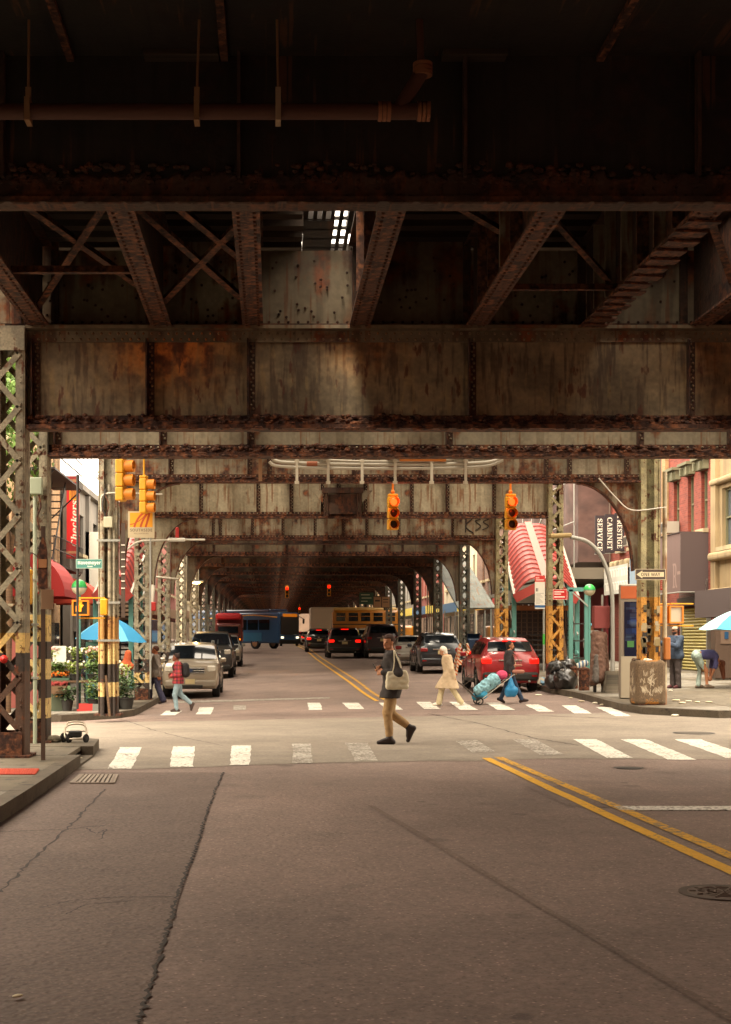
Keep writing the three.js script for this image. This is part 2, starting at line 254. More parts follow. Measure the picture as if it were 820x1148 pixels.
// sidewalks: a base sheet in the colour of the joints, paving slabs and kerb stones on it
const KH = .15;
function sidewalk(name, kx, side, d0, d1, xo, dEnd, frontX, gap) {
  // kx(D): kerb position; side -1: pavement to the left of the kerb, +1: to the right; slabs from d0 to d1, plain sheet on to dEnd
  const rows = []; for (let d = d0; d < Math.min(d1, dEnd); d += .75) rows.push(d); for (let d = d1; d <= dEnd; d += 8) rows.push(d);
  const base = struct(name, gridGeo(12, rows.length - 1, (s, t) => { const d = rows[Math.round(t * (rows.length - 1))]; return on(mix(kx(d) + side * .2, xo, s), d, KH - .012); }), M.joint);
  const L = 1.5, W = 1.5, mats = [M.concrete, M.concrete2, M.concrete3];
  for (let d = d0; d < d1 - .1; d += L) {
    const e = Math.min(d + L, d1), g = .012;
    for (let k = 0; k < 6; k++) {
      const xa = (q) => k === 0 ? kx(q) + side * .18 : kx(d1) + side * (.18 + k * W), xb = (q) => kx(d1) + side * (.18 + (k + 1) * W) - side * g;
      if ((xb(d) - xa(d)) * side < .2) continue;
      const j = (rnd() - .5) * .008; mk('paving_slab', slab([on(xa(d + g), d + g, KH + j), on(xb(d + g), d + g, KH + j), on(xb(e), e, KH + j), on(xa(e), e, KH + j)], .06), mats[Math.floor(rnd() * 3)], base);
    }
  }
  if (dEnd > d1) mk('pavement', gridGeo(4, 20, (s, t) => { const d = mix(d1, dEnd, t); return on(mix(kx(d) + side * .18, xo, s), d, KH); }), M.concrete, base);
  for (let d = d0; d < dEnd; d += (d < d1 ? 1.5 : 12)) {
    const e = Math.min(d + (d < d1 ? 1.5 : 12), dEnd), h = gap && d >= gap[0] && d < gap[1] ? .03 : KH + .005, o = side * .18;
    mk('kerb_stone', slab([on(kx(d + .01), d + .01, h), on(kx(d) + o, d + .01, h), on(kx(e) + o, e, h), on(kx(e), e, h)], h + .1), M.kerb, base);
  }
  if (frontX !== undefined) for (const dd of [frontX.d]) for (let x = kx(dd) + side * .1; (xo - x) * side > 0; x += side * 1.5) { const x2 = x + side * 1.49, s = -frontX.dir; mk('kerb_stone', slab([on(x, dd, KH + .003), on(x2, dd, KH + .003), on(x2, dd + s * .18, KH + .003), on(x, dd + s * .18, KH + .003)], KH + .1), M.kerb, base); }
  return base;
}
const round = (a, b, r) => (d) => d < a ? b(a) : 0;
sidewalk('sidewalk_near_left', d => -2.5 - .012 * Math.max(0, d - 15) - (d > 21.6 ? 1.3 * Math.pow((d - 21.6) / 1.6, 2) : 0), -1, -5, 23.2, -40, 23.2, { d: 23.2, dir: 1 }, [18.9, 20.4]);
sidewalk('sidewalk_far_left', d => -3.45 - (d < 35.5 ? 1.4 * Math.pow((35.5 - d) / 2.7, 2) : 0), -1, 32.8, 56, -40, 300, { d: 32.8, dir: -1 });
sidewalk('sidewalk_far_right', d => 7.95 + .24 * sm(33, 39, d) + (d < 31.6 ? 1.3 * Math.pow((31.6 - d) / 2.1, 2) : 0), 1, 29.5, 56, 40, 300, { d: 29.5, dir: -1 });
sidewalk('sidewalk_near_right', d => 7.3 + (d > 22.6 ? .9 * Math.pow((d - 22.6) / 1.4, 2) : 0), 1, 6, 24, 40, 24, { d: 24, dir: 1 });
{
  // red warning pad on the near left corner
  const a = G(-20, 867.5, .16), b = G(40, 867.5, .16), c = G(44, 862, .16), d = G(-20, 862, .16), pad = thing('tactile_pad', 'red bumpy warning pad set in the near left sidewalk', 'tactile pad', a);
  mk('plate', slab([a, b, c, d].map(p => p.clone().sub(a)), .01), plain('#b8452f', .8), pad);
  const dom = []; for (let i = 0; i < 22; i++) for (let j = 0; j < 6; j++) { const s = (i + .5) / 22, t = (j + .5) / 6, p = a.clone().lerp(b, s).lerp(d.clone().lerp(c, s), t).sub(a); dom.push(new THREE.CylinderGeometry(.016, .026, .01, 7).translate(p.x, p.y + .005, p.z)); }
  stuff(mk('dome', dom, plain('#b04028', .8), pad));
}
// ---------------------------------------------------------------- the elevated railway
const rivetGeo = new THREE.SphereGeometry(.02, 6, 3, 0, Math.PI * 2, 0, Math.PI / 2).rotateX(Math.PI / 2);
const riv = (x, y, z, s = 1) => { const g = rivetGeo.clone(); g.scale(s, s, s); g.translate(x, y, z); return g; };
// flaking rust heaped along the foot of a girder: a lumpy strip
function crust(x0, x1, y, h, z, seed, n) {
  n = n || Math.max(20, Math.round((x1 - x0) / .04)); const r = rngOf(seed + 3), out = [];
  out.push(gridGeo(n, 4, (s, t) => { const x = mix(x0, x1, s), a = vn(x * 30, t * 5, 8192, 64, seed), top = .3 + .5 * vn(x * 16, 0, 8192, 4, seed + 7); return V3(x, y + h * top * t, z + (t > .98 ? -.02 : .02 + .04 * a)); }));
  for (let x = x0; x < x1; x += .016) { const f = vn(x * 2.2, 0, 4096, 4, seed + 11), q = r(); if (q > .25 + .75 * f) continue; const g = new THREE.IcosahedronGeometry(.016 + .034 * r() * r() + .012 * f, 0); g.rotateX(r() * 3); g.rotateZ(r() * 3); g.scale(1.25, .8, .8); g.translate(x + .05 * (r() - .5), y + h * (.1 + .85 * Math.pow(r(), 1.4)), z + .015 + .03 * r()); out.push(g); }
  return out.map(g => g.index ? g.toNonIndexed() : g).map(g => { g.deleteAttribute('uv'); return g; });
}
const bandTex = (bands, seed, base, base2) => {       // column paint: olive steel with painted bands near the foot, 6 m tall
  const t = tex(128, 1024, (u, v) => {
    const y = v * 6, n = fbm(u, v, 4, 48, 4, seed), st = fbm(u, v, 20, 8, 3, seed + 4); let c = mix3(base, base2, sm(.3, .7, n));
    for (const [a, b, col] of bands) if (y > a + .02 * (fbm(u, v, 8, 8, 2, seed) - .5) && y < b) c = col;
    const r = sm(.60, .72, fbm(u, v, 8, 60, 5, seed + 20) * .8 + .2 * st); c = mix3(c, mix3(RLO, RHI, n), r); const k = .86 + .28 * fbm(u, v, 40, 300, 2, seed + 8); return [c[0] * k, c[1] * k, c[2] * k];
  }); t.repeat.set(1 / .75, 1 / 6); return std({ map: t, roughness: .7, bumpMap: bumpSteel, bumpScale: .003 });
};
const CR = [206, 178, 118], BK = [58, 48, 42], OL = [156, 146, 122], OL2 = [126, 118, 100];
M.colG1 = bandTex([[0, 1.12, [84, 60, 46]], [1.12, 1.36, BK], [1.36, 1.62, [206, 172, 104]]], 210, OL, OL2);
M.colG2 = bandTex([[0, .36, BK], [.36, .66, CR], [.66, .94, BK], [.94, 1.24, CR], [1.24, 1.5, BK], [1.5, 1.9, [206, 176, 110]]], 220, OL, OL2);
M.colG3 = bandTex([[0, .42, BK], [.42, .74, CR], [.74, 1.15, BK], [1.15, 1.6, CR], [1.6, 2.2, [176, 132, 74]]], 230, OL, OL2);
M.col = bandTex([[0, .5, BK], [.5, .8, CR], [.8, 1.2, BK]], 240, OL, OL2);
M.colGold = bandTex([[0, .7, BK], [.7, 2.4, [196, 142, 62]]], 250, [168, 158, 118], [140, 132, 100]);
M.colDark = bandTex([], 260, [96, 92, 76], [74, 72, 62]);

function latticeColumn(parent, x, y0, y1, D, mat, W = .42, Z = .4, detail = true) {
  const H = y1 - y0, c = part('column', parent, V3(x, y0, 0));
  for (const s of [-1, 1]) mk('channel', [box(.02, H, Z, s * (W / 2), H / 2, 0), box(.1, H, .018, s * (W / 2 - .06), H / 2, Z / 2 - .002), box(.1, H, .018, s * (W / 2 - .06), H / 2, -Z / 2 + .002)], mat, c);
  const n = Math.max(4, Math.round(H / (W * .82))), st = H / n, half = W / 2 - .06;
  const all = [];
  for (let i = 0; i < n; i++) for (const f of [1, -1]) {
    const e = (i % 2 === 0) === (f > 0) ? half : -half, z = f * (Z / 2 + .014), g = bar(V3(-e, i * st, z), V3(e, (i + 1) * st, z), .075, .012);
    if (detail) mk('lacing_bar', g, mat, c); else all.push(g);
  }
  if (!detail) stuff(mk('lacing', all, mat, c));
  mk('base_plate', [box(W + .16, .03, Z + .16, 0, .015, 0), box(W - .04, .3, .016, 0, .18, Z / 2 + .03), box(W - .04, .3, .016, 0, .18, -Z / 2 - .03)], M.rust, c);
  for (const f of [1, -1]) mk('cap_plate', box(W + .02, .32, .016, 0, H - .16, f * (Z / 2 + .03)), mat, c);
  if (detail) { const rv = []; for (let i = 0; i <= n; i++) for (const s of [-1, 1]) for (const k of [-.03, .04]) rv.push(riv(s * (half + .02), clamp(i * st + k, .05, H - .05), Z / 2 + .02, .8)); stuff(mk('rivets', rv, mat, c)); }
  return c;
}
function plateColumn(parent, x, y0, y1, mat, W = .4, Z = .4) {    // H section built of plates
  const H = y1 - y0, c = part('column', parent, V3(x, y0, 0));
  for (const s of [-1, 1]) mk('flange', box(.022, H, Z, s * W / 2, H / 2, 0), mat, c);
  for (const s of [-1, 1]) mk('edge_angle', box(.1, H, .02, s * (W / 2 - .063), H / 2, Z / 2 - .03), mat, c);
  mk('web', box(W - .03, H, .02, 0, H / 2, -.02), mat, c);
  mk('base_plate', box(W + .2, .04, Z + .2, 0, .02, 0), M.rust, c); return c;
}
function bracket(parent, x, y, s, w, h, mat) {      // curved knee plate under the girder, s: direction towards mid-street
  const pts = [[0, 0], [s * w, 0]]; for (let i = 0; i <= 14; i++) { const a = i / 14 * Math.PI / 2; pts.push([s * (w - (w - .12) * Math.sin(a)), -h + (h - .02) * Math.cos(a) + 0]); }
  const arc = []; for (let i = 0; i <= 14; i++) { const a = i / 14 * Math.PI / 2; arc.push(V3(s * (w - (w - .12) * Math.sin(a)), -(h) * (1 - Math.cos(a)) - .02, 0)); }
  const poly = [[0, 0], [s * w, 0], ...arc.map(p => [p.x, p.y]), [0, -h]];
  const b = part('bracket', parent, V3(x, y, 0)); mk('plate', extr(poly, .02).translate(0, 0, -.01), mat, b);
  const fl = []; for (let i = 0; i < 14; i++) fl.push(bar(arc[i], arc[i + 1].clone().addScaledVector(arc[i + 1].clone().sub(arc[i]).normalize(), .01), .02, .22, V3(0, 0, 1))); mk('flange', fl, M.rust, b);
}
function bent(o) {
  const b = thing('viaduct_bent', o.label, 'viaduct', V3(0, 0, -o.D), 0, o.group), yb = o.bottom, H = o.depth, x0 = o.xl + .22, x1 = o.xr - .22, W = x1 - x0, cx = (x0 + x1) / 2;
  const g = part('cross_girder', b);
  mk('web', box(W, H - .02, .03, cx, yb + H / 2, 0), o.mat, g);
  mk('bottom_flange', [box(W, .05, .36, cx, yb, 0), box(W, .14, .025, cx, yb + .09, .035), box(W, .14, .025, cx, yb + .09, -.035)], o.flange || M.rust, g);
  mk('top_flange', [box(W, .045, .36, cx, yb + H, 0), box(W, .15, .025, cx, yb + H - .1, .035), box(W, .15, .025, cx, yb + H - .1, -.035)], o.topMat || o.mat, g);
  const sg = shared([box(.02, H - .3, .12, 0, H / 2 + .01, .08), box(.09, H - .3, .016, .055, H / 2 + .01, .03), box(.02, H - .3, .12, 0, H / 2 + .01, -.08)]);
  for (const x of o.stiff) { const m = mk('stiffener', sg, o.stiffMat || M.rustDark, g); m.position.set(x, yb, 0); }
  if (o.rivets) {
    const rv = [], step = .11; for (let x = x0 + .1; x < x1; x += step) { rv.push(riv(x, yb + H - .065, .05), riv(x + step / 2, yb + H - .14, .05)); if (o.rivets > 1) rv.push(riv(x, yb + .12, .05)); }
    for (const x of o.stiff) for (let y = .25; y < H - .2; y += .1) rv.push(riv(x + .07, yb + y, .038)), rv.push(riv(x + .045, yb + y + .05, .038, .8));
    stuff(mk('rivets', rv, o.mat, g));
  }
  if (o.crust) { stuff(mk('rust_crust', crust(x0 + .05, x1 - .05, yb + .03, o.crust, .04, Math.round(o.D * 10)), M.rust, g)); const hang = []; for (let x = x0; x < x1; x += .13) if (rnd() < .75) hang.push(new THREE.IcosahedronGeometry(.03 + .03 * rnd(), 0).scale(1.7, .55, 1).translate(x + .1 * rnd(), yb - .02 - .012 * rnd(), .16 + .02 * rnd())); stuff(mk('rust_flakes', hang, M.rust, g)); }
  const yt = yb + H;
  for (const [x, mt, kind, yc] of o.cols) {
    const y0 = gh(x, o.D) + KH + .003;
    if (kind === 'plate') plateColumn(b, x, y0, yt, mt); else latticeColumn(b, x, y0, yt, o.D, mt, .42, .4, kind !== 'far');
  }
  if (o.brackets) { for (const [x, s] of o.leftOnly ? [[o.xl + .24, 1]] : [[o.xl + .24, 1], [o.xr - .24, -1]]) bracket(b, x, yb - .028, s, o.brackets[0], o.brackets[1], o.mat); }
  return b;
}
// the three girders over the crossing
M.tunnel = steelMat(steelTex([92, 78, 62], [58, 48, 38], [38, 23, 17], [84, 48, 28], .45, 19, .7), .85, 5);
M.shadedSteel = steelMat(steelTex([38, 31, 25], [27, 22, 18], [22, 14, 11], [46, 26, 16], .36, 17, .6), .85, 4);  // near-black copy of the steel: shade under the deck painted into the colour
const D0 = 13.5, D1 = 18.8, D2 = 21.4, D3 = 32;
const yAt = (v, D) => HC + (V0 - v) * D / F, xAt = (u, D) => (u - U0) * D / F;
{
  // G1: rust-streaked panels; stains copied where the photograph has them
  const W = 2048, Hh = 256, st = tex(W, Hh, (u, v) => {
    const x = u * 12.5 - 3.3, y = v * 1.4, n = fbm(u, v, 24, 4, 5, 300), s = fbm(u, v, 220, 3, 4, 301), f = fbm(u, v, 260, 30, 2, 302);
    let c = mix3([136, 118, 90], [104, 90, 69], sm(.3, .7, n)); c = mix3(c, [66, 52, 40], .75 * sm(.46, .72, s) * (.6 + .4 * v)); c = mix3(c, [148, 124, 82], .6 * sm(.6, .8, fbm(u, v, 160, 4, 4, 306)) * (1 - v * .4));
    const or = Math.exp(-Math.pow((x + 1.35) / .75, 2)) * sm(.15, .9, v) + .5 * Math.exp(-Math.pow((x - 1.2) / .5, 2)) * sm(.3, 1, v) + .35 * Math.exp(-Math.pow((x - 6) / .7, 2)) * v;
    c = mix3(c, mix3([92, 44, 18], [204, 118, 46], sm(.3, .7, fbm(u, v, 90, 10, 4, 303))), clamp(or * (.5 + 1.3 * s))); const r = sm(.66, .78, fbm(u, v, 150, 5, 5, 305)); c = mix3(c, [84, 44, 26], .8 * r);
    const k = .88 + .24 * f; return [c[0] * k, c[1] * k, c[2] * k];
  }); st.wrapS = THREE.RepeatWrapping; st.repeat.set(1 / 12.5, 1 / 1.4); st.offset.set(3.3 / 12.5, -.14);
  M.g1 = std({ map: st, roughness: .72, bumpMap: bumpSteel, bumpScale: .004 });
  bent({ D: D1, label: 'nearest full-depth cross girder with rust-streaked panels and a latticed column at the left edge', bottom: yAt(480, D1), depth: 1.3, xl: -3.44, xr: 9, mat: M.g1, topMat: M.brownPaint, stiff: [37, 165, 278, 525, 770, 960].map(u => xAt(u, D1)), rivets: 1, crust: .14, cols: [[-3.44, M.colG1], [9, M.col]] });
  bent({ D: D2, label: 'second cross girder close behind the rust-streaked one, its latticed column banded cream and black', bottom: yAt(511, D2), depth: 1.45, xl: -3.56, xr: 9, mat: M.olive, stiff: [62, 180, 278, 500, 714, 815, 960].map(u => xAt(u, D2)), rivets: 2, crust: .13, cols: [[-3.56, M.colG2], [9, M.col]] });
  // upper web plates over G1, the ledge, and the dark girder nearest to the camera
  const up = thing('viaduct_upper_frame', 'dark riveted plates above the ledge of the nearest full girder', 'viaduct', V3(0, 0, -D1 - .2));
  const yL = yAt(366, D1), seams = [-60, 18, 60, 167, 282, 400, 525, 655, 770, 900].map(u => xAt(u, D1));
  for (let i = 0; i + 1 < seams.length; i++) { const x0 = seams[i], x1 = seams[i + 1], h = 1.05 + .12 * (i % 2); mk('plate', box(x1 - x0 - .02, h, .03, (x0 + x1) / 2, yL + h / 2, (i % 2) * .02), i % 3 ? M.brownPaint : M.olive, up); }
  for (const x of seams) mk('stiffener', box(.1, 1.2, .06, x, yL + .6, .05), M.rustDark, up);
  mk('ledge', box(13, .06, .34, 3, yL - .01, .12), M.rustDark, up);
  const rv = []; for (let i = 0; i + 1 < seams.length; i++) { for (let x = seams[i] + .1; x < seams[i + 1]; x += .13) rv.push(riv(x, yL + .09, .05)); for (let k = 0; k < 26; k++) rv.push(riv(mix(seams[i], seams[i + 1], rnd()), yL + .15 + .8 * rnd(), .045)); } stuff(mk('rivets', rv, M.rustDark, up));
  const y0 = yAt(226, D0);
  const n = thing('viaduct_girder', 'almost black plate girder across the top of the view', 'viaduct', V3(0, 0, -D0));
  mk('web', box(15, 2.6, .03, 3, y0 + 1.3, 0), M.shadedSteel, n);
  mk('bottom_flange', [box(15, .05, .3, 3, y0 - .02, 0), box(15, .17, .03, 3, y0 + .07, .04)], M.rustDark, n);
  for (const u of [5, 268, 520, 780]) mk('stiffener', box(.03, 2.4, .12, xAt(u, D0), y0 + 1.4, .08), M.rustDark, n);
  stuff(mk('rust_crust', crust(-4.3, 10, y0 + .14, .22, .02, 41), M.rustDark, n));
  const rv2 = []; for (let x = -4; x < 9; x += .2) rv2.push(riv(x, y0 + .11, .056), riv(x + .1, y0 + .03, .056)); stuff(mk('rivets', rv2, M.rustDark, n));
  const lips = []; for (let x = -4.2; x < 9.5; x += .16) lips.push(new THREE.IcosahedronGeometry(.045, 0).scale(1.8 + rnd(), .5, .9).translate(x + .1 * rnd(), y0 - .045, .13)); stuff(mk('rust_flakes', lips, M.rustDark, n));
  // brown pipe hung on rods under it
  const pD = 12.7, p = thing('hanging_pipe', 'rusty brown pipe hung on thin rods across the dark girder', 'pipe', P(0, 125, pD)), s = pD / F;
  mk('pipe', cyl(9 * s, 9 * s, V3(-40 * s, 0, 0), V3(470 * s, 0, 0), 14), plain('#4a2a1c', .7), p);
  mk('branch', cyl(8 * s, 8 * s, V3(446 * s, 0, 0), V3(474 * s, 46 * s, 0), 12), plain('#4a2a1c', .7), p);
  const ringM = plain('#8a5a3c', .6, .2);
  for (const [u, v, w, vert] of [[431, 0, 7, 0], [475, 0, 7, 0]]) mk('coupling', [0, 1, 2].map(i => cyl(11 * s, 11 * s, V3((u - w + i * 5) * s, v, 0), V3((u - w + i * 5 + 4) * s, v, 0), 14)), ringM, p);
  mk('coupling', [0, 1, 2].map(i => cyl(11 * s, 11 * s, V3(474 * s, (40 + i * 5) * s, 0), V3(474 * s, (44 + i * 5) * s, 0), 14)), ringM, p);
  mk('riser', cyl(4 * s, 4 * s, V3(472 * s, 54 * s, 0), V3(468 * s, 190 * s, 0), 8), plain('#4a2a1c', .7), p);
  for (const [u, t] of [[32, 33], [221, 226], [312, 309]]) { mk('hanger_rod', cyl(1.6 * s, 1.6 * s, V3(u * s, 24 * s, 0), V3(t * s, 190 * s, 0), 6), plain('#7d5a3c', .7), p); mk('hanger_clamp', [box(6 * s, 14 * s, 4 * s, u * s, 20 * s, 0), box(6 * s, 26 * s, 22 * s, u * s, 0, 0)], plain(u > 300 ? '#a08a70' : '#8a6a4a', .6, .2), p); }
}
// stringers, braces, ties and planks over the crossing
{
  const yS = yAt(370, D1) + .02, deck = thing('railway_deck', 'dark stringers, braces and sleepers under the tracks over the crossing', 'viaduct deck', V3(0, 0, 0));
  const xsS = [-3.05, -1.45, -.25, 1.15, 2.68, 4.18, 5.6, 7.1, 8.6];
  const z0 = -D0 - .15, z1 = -D1 - .1;
  xsS.forEach((x, i) => {
    const st = part('stringer', deck); const L = z0 - z1, zc = (z0 + z1) / 2;
    mk('bottom_flange', [box(.27, .03, L, x, yS + .02, zc)], M.rust, st); mk('web', box(.025, 1.1, L, x, yS + .58, zc), i === 3 ? M.olive : M.rustDark, st); mk('top_flange', box(.27, .03, L, x, yS + 1.13, zc), M.rustDark, st);
    const rv = []; for (let z = z1 + .15; z < z0; z += .14) for (const s of [-1, 1]) { const g = rivetGeo.clone().rotateX(Math.PI / 2); g.translate(x + s * .08, yS + .004, z); rv.push(g); } stuff(mk('rivets', rv, M.rust, st));
  });
  // scalloped worn flange under the fifth stringer
  for (let i = 0; i < 14; i++) mk('lacing_plate', box(.34, .02, .19, 4.18 + .03 * (i % 2), yS - .015, z1 + .35 + i * .35, 0, .12), M.rust, deck);
  // pale stiffeners standing on stringers at right
  for (const [x, y, z] of [[2.7, .58, -17.6], [2.7, .58, -16.8], [2.7, .58, -15.9], [2.7, .58, -15.2], [4.2, .58, -17.9], [4.2, .58, -17.3], [4.2, .58, -16.5], [4.2, .58, -15.8], [4.2, .58, -15.1], [4.2, .58, -14.4], [5.62, .58, -16.6], [5.62, .58, -15.4], [1.17, .58, -17], [1.17, .58, -15.6]]) mk('web_stiffener', box(.13, 1.05, .025, x - .1, yS + y, z), (z * 10 | 0) % 2 ? M.olive : M.rust, deck);
  const br = (a, b, w = .09) => mk('brace', [bar(a, b, w, .012, V3(0, 1, 0)), bar(a.clone().add(V3(0, .04, 0)), b.clone().add(V3(0, .04, 0)), .012, w * .9, V3(0, 1, 0))], M.rust, deck);
  const y = yS + .12; br(V3(-3, y, -18.2), V3(-1.5, y + .5, -14.5)); br(V3(-3, y + .5, -14.3), V3(-1.5, y + .1, -18)); br(V3(-1.4, y, -18), V3(-.3, y + .25, -15.2)); br(V3(-1.4, y + .3, -15), V3(-.3, y, -18)); br(V3(-1.4, y + .45, -14.2), V3(-.3, y + .1, -16.4));
  br(V3(2.7, y, -17.2), V3(4.2, y, -17.2), .07); br(V3(2.72, y + .7, -15.5), V3(4.15, y + .1, -17.4), .08); br(V3(1.2, y + .5, -14.3), V3(2.6, y + .4, -16.2)); br(V3(4.25, y + .3, -14.2), V3(5.5, y, -17)); br(V3(-3, y, -16.4), V3(-1.5, y, -16.4));
  // open timber deck: sleepers with gaps between them, running boards along them, running rails on top
  for (let i = 0; i < 16; i++) { const z = -13.75 - i * .5, open = z < -15.6 && z > -17.8, cuts = z < -17.8 ? [-3.9, .4, 1.06, 9.7] : open ? [-3.9, .38, 1.08, 4.45, 5.3, 9.7] : [-3.9, 9.7]; for (let k = 0; k < cuts.length; k += 2) mk('sleeper', box(cuts[k + 1] - cuts[k], .2, .22, (cuts[k] + cuts[k + 1]) / 2, yS + 1.26, z), M.tie, deck); }
  for (const [x, w] of [[-3.4, .9], [-.85, .7], [1.9, .6], [8.2, .9]]) mk('running_board', box(w, .05, 8.6, x, yS + 1.39, -17.6), M.tie, deck);
  for (const x of [-1.9, -.45, 3.1, 4.5]) mk('running_rail', box(.07, .15, 40, x, yS + 1.44, -21), M.rust, deck);
  mk('light_blocking_slab', box(14.4, .16, 20.5, 3, yS + 1.5, -5.8), M.shadedSteel, deck);  // added slab over the viewpoint, closing the deck against light
  mk('light_blocking_slab', box(4.6, .16, 3.4, -1.87, yS + 1.5, -17.72), M.shadedSteel, deck); mk('light_blocking_slab', box(3.45, .16, 3.4, 2.73, yS + 1.5, -17.72), M.shadedSteel, deck); mk('light_blocking_slab', box(4.9, .16, 3.4, 7.75, yS + 1.5, -17.72), M.shadedSteel, deck); mk('light_blocking_slab', box(.84, .16, 1.9, 4.87, yS + 1.5, -18.47), M.shadedSteel, deck); mk('light_blocking_slab', box(.4, .16, 2.5, .63, yS + 1.5, -20.05), M.shadedSteel, deck); mk('light_blocking_slab', box(.3, .16, .9, .95, yS + 1.5, -20.9), M.shadedSteel, deck); for (let k = 0; k < 6; k++) mk('grating_bar', box(.05, .05, 3.2, .45 + k * .115, yS + 1.45, -19.8), M.shadedSteel, deck); for (let k = 0; k < 7; k++) mk('grating_bar', box(.62, .04, .05, .74, yS + 1.44, -18.3 - k * .45), M.shadedSteel, deck);  // added slab pieces stop light; the right-hand gap lets some onto the stiffeners
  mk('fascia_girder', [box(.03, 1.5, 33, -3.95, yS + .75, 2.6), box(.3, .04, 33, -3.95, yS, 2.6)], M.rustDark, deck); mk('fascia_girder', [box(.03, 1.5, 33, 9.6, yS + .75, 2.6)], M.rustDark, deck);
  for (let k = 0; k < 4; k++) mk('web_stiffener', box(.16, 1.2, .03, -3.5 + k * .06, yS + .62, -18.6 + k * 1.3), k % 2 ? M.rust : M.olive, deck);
  mk('light_blocking_slab', box(14.4, .16, 34, 3, yS + 1.5, 21.4), M.shadedSteel, deck);  // added slab behind the viewpoint, keeping light off the foreground
  stuff(mk('sleepers_beyond', Array.from({ length: 20 }, (_, i) => box(13.6, .2, .22, 2.9, yS + 1.26, -21.9 - i * .5)), M.tie, deck));
  const yb2 = yAt(511, D2) + 1.5; for (const x of xsS) mk('stringer', [box(.26, .03, 10.2, x, yb2 - .2, -26.6), box(.03, .9, 10.2, x, yb2 + .2, -26.6)], M.rustDark, deck);
}
// bents beyond the crossing
const farD = [D3, 42.2, 52]; for (let d = 62; d < 250; d += 10) farD.push(d);
{
  farD.forEach((D, i) => {
    const far = i > 4, yb = i === 0 ? yAt(540, D) : i === 1 ? yAt(580, D) : i === 2 ? yAt(605, D) : 5.32 + .0035 * (D - 62);
    const stiff = i === 0 ? [190, 278, 300, 395, 470, 552, 610, 636, 700].map(u => xAt(u, D)) : i === 1 ? [224, 288, 325, 360, 378, 408, 460, 500, 552].map(u => xAt(u, D)) : i === 2 ? [238, 246, 282, 316, 352, 384, 410, 446, 506].map(u => xAt(u, D)) : [-2.6, -.9, .7, 2.3, 3.9, 5.5, 7].map(x => x + .3 * (rnd() - .5));
    const xl = i === 0 ? -3.66 : i === 1 ? -3.83 : -3.93, xr = i === 0 ? 8.44 : 8.36;
    const ord = ['over the far crosswalk', 'second beyond the far crosswalk', 'third beyond the far crosswalk, tagged with black letters'];
    bent({ D, label: i === 0 ? 'olive cross girder carrying cable conduits above the far crosswalk' : i === 1 ? 'olive cross girder second beyond the crossing, above the parked silver car' : i === 2 ? 'olive cross girder third beyond the crossing, tagged with black letters' : 'one of the viaduct frames receding into the dark down the street',
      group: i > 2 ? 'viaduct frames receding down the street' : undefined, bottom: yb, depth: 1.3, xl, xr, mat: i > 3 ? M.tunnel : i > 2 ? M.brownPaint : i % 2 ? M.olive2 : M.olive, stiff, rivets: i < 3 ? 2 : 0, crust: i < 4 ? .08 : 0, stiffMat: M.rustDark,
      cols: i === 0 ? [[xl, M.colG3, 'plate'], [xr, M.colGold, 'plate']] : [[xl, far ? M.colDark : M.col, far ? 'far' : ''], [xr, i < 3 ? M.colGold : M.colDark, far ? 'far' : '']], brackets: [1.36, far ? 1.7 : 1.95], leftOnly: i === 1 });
  });
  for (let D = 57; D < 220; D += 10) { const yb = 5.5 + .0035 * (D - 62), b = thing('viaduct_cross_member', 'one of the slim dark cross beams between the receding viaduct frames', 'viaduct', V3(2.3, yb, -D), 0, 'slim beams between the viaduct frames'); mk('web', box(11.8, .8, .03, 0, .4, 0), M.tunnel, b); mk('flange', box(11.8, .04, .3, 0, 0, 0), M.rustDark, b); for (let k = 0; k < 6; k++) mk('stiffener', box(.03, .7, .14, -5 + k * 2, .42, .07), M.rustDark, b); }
  const deck = thing('railway_deck', 'dark underside of the tracks receding down the street', 'viaduct deck', V3(0, 0, 0));
  for (let i = 0; i < farD.length; i++) { const D = farD[i], E = farD[i + 1] || D + 10, yb = (i === 0 ? yAt(540, D) : 5.2 + .0035 * (D - 52)) + 1.3; for (const x of [-2.9, -1.2, .5, 1.9, 3.4, 5, 6.6, 8]) mk('stringer', [box(.26, .03, E - D, x, yb + .06, -(D + E) / 2), box(.04, .7, E - D, x, yb + .4, -(D + E) / 2)], M.rustDark, deck); stuff(mk('sleepers', Array.from({ length: Math.floor((E - D) / .5) }, (_, k) => box(13.4, .2, .22, 2.4, yb + .88, -D - .25 - k * .5)), M.tie, deck)); mk('running_board', box(1, .05, E - D, -3.4, yb + 1.01, -(D + E) / 2), M.tie, deck); mk('running_board', box(1, .05, E - D, 8, yb + 1.01, -(D + E) / 2), M.tie, deck); if (i < 3) mk('running_board', box(.8, .05, E - D, 2.3, yb + 1.01, -(D + E) / 2), M.tie, deck); else { mk('light_blocking_slab', box(4.4, .14, E - D, -2.5, yb + 1.12, -(D + E) / 2), M.tie, deck); mk('light_blocking_slab', box(7.4, .14, E - D, 5.7, yb + 1.12, -(D + E) / 2), M.tie, deck); } }  // added slabs darken the far deck, with a gap left for light
}
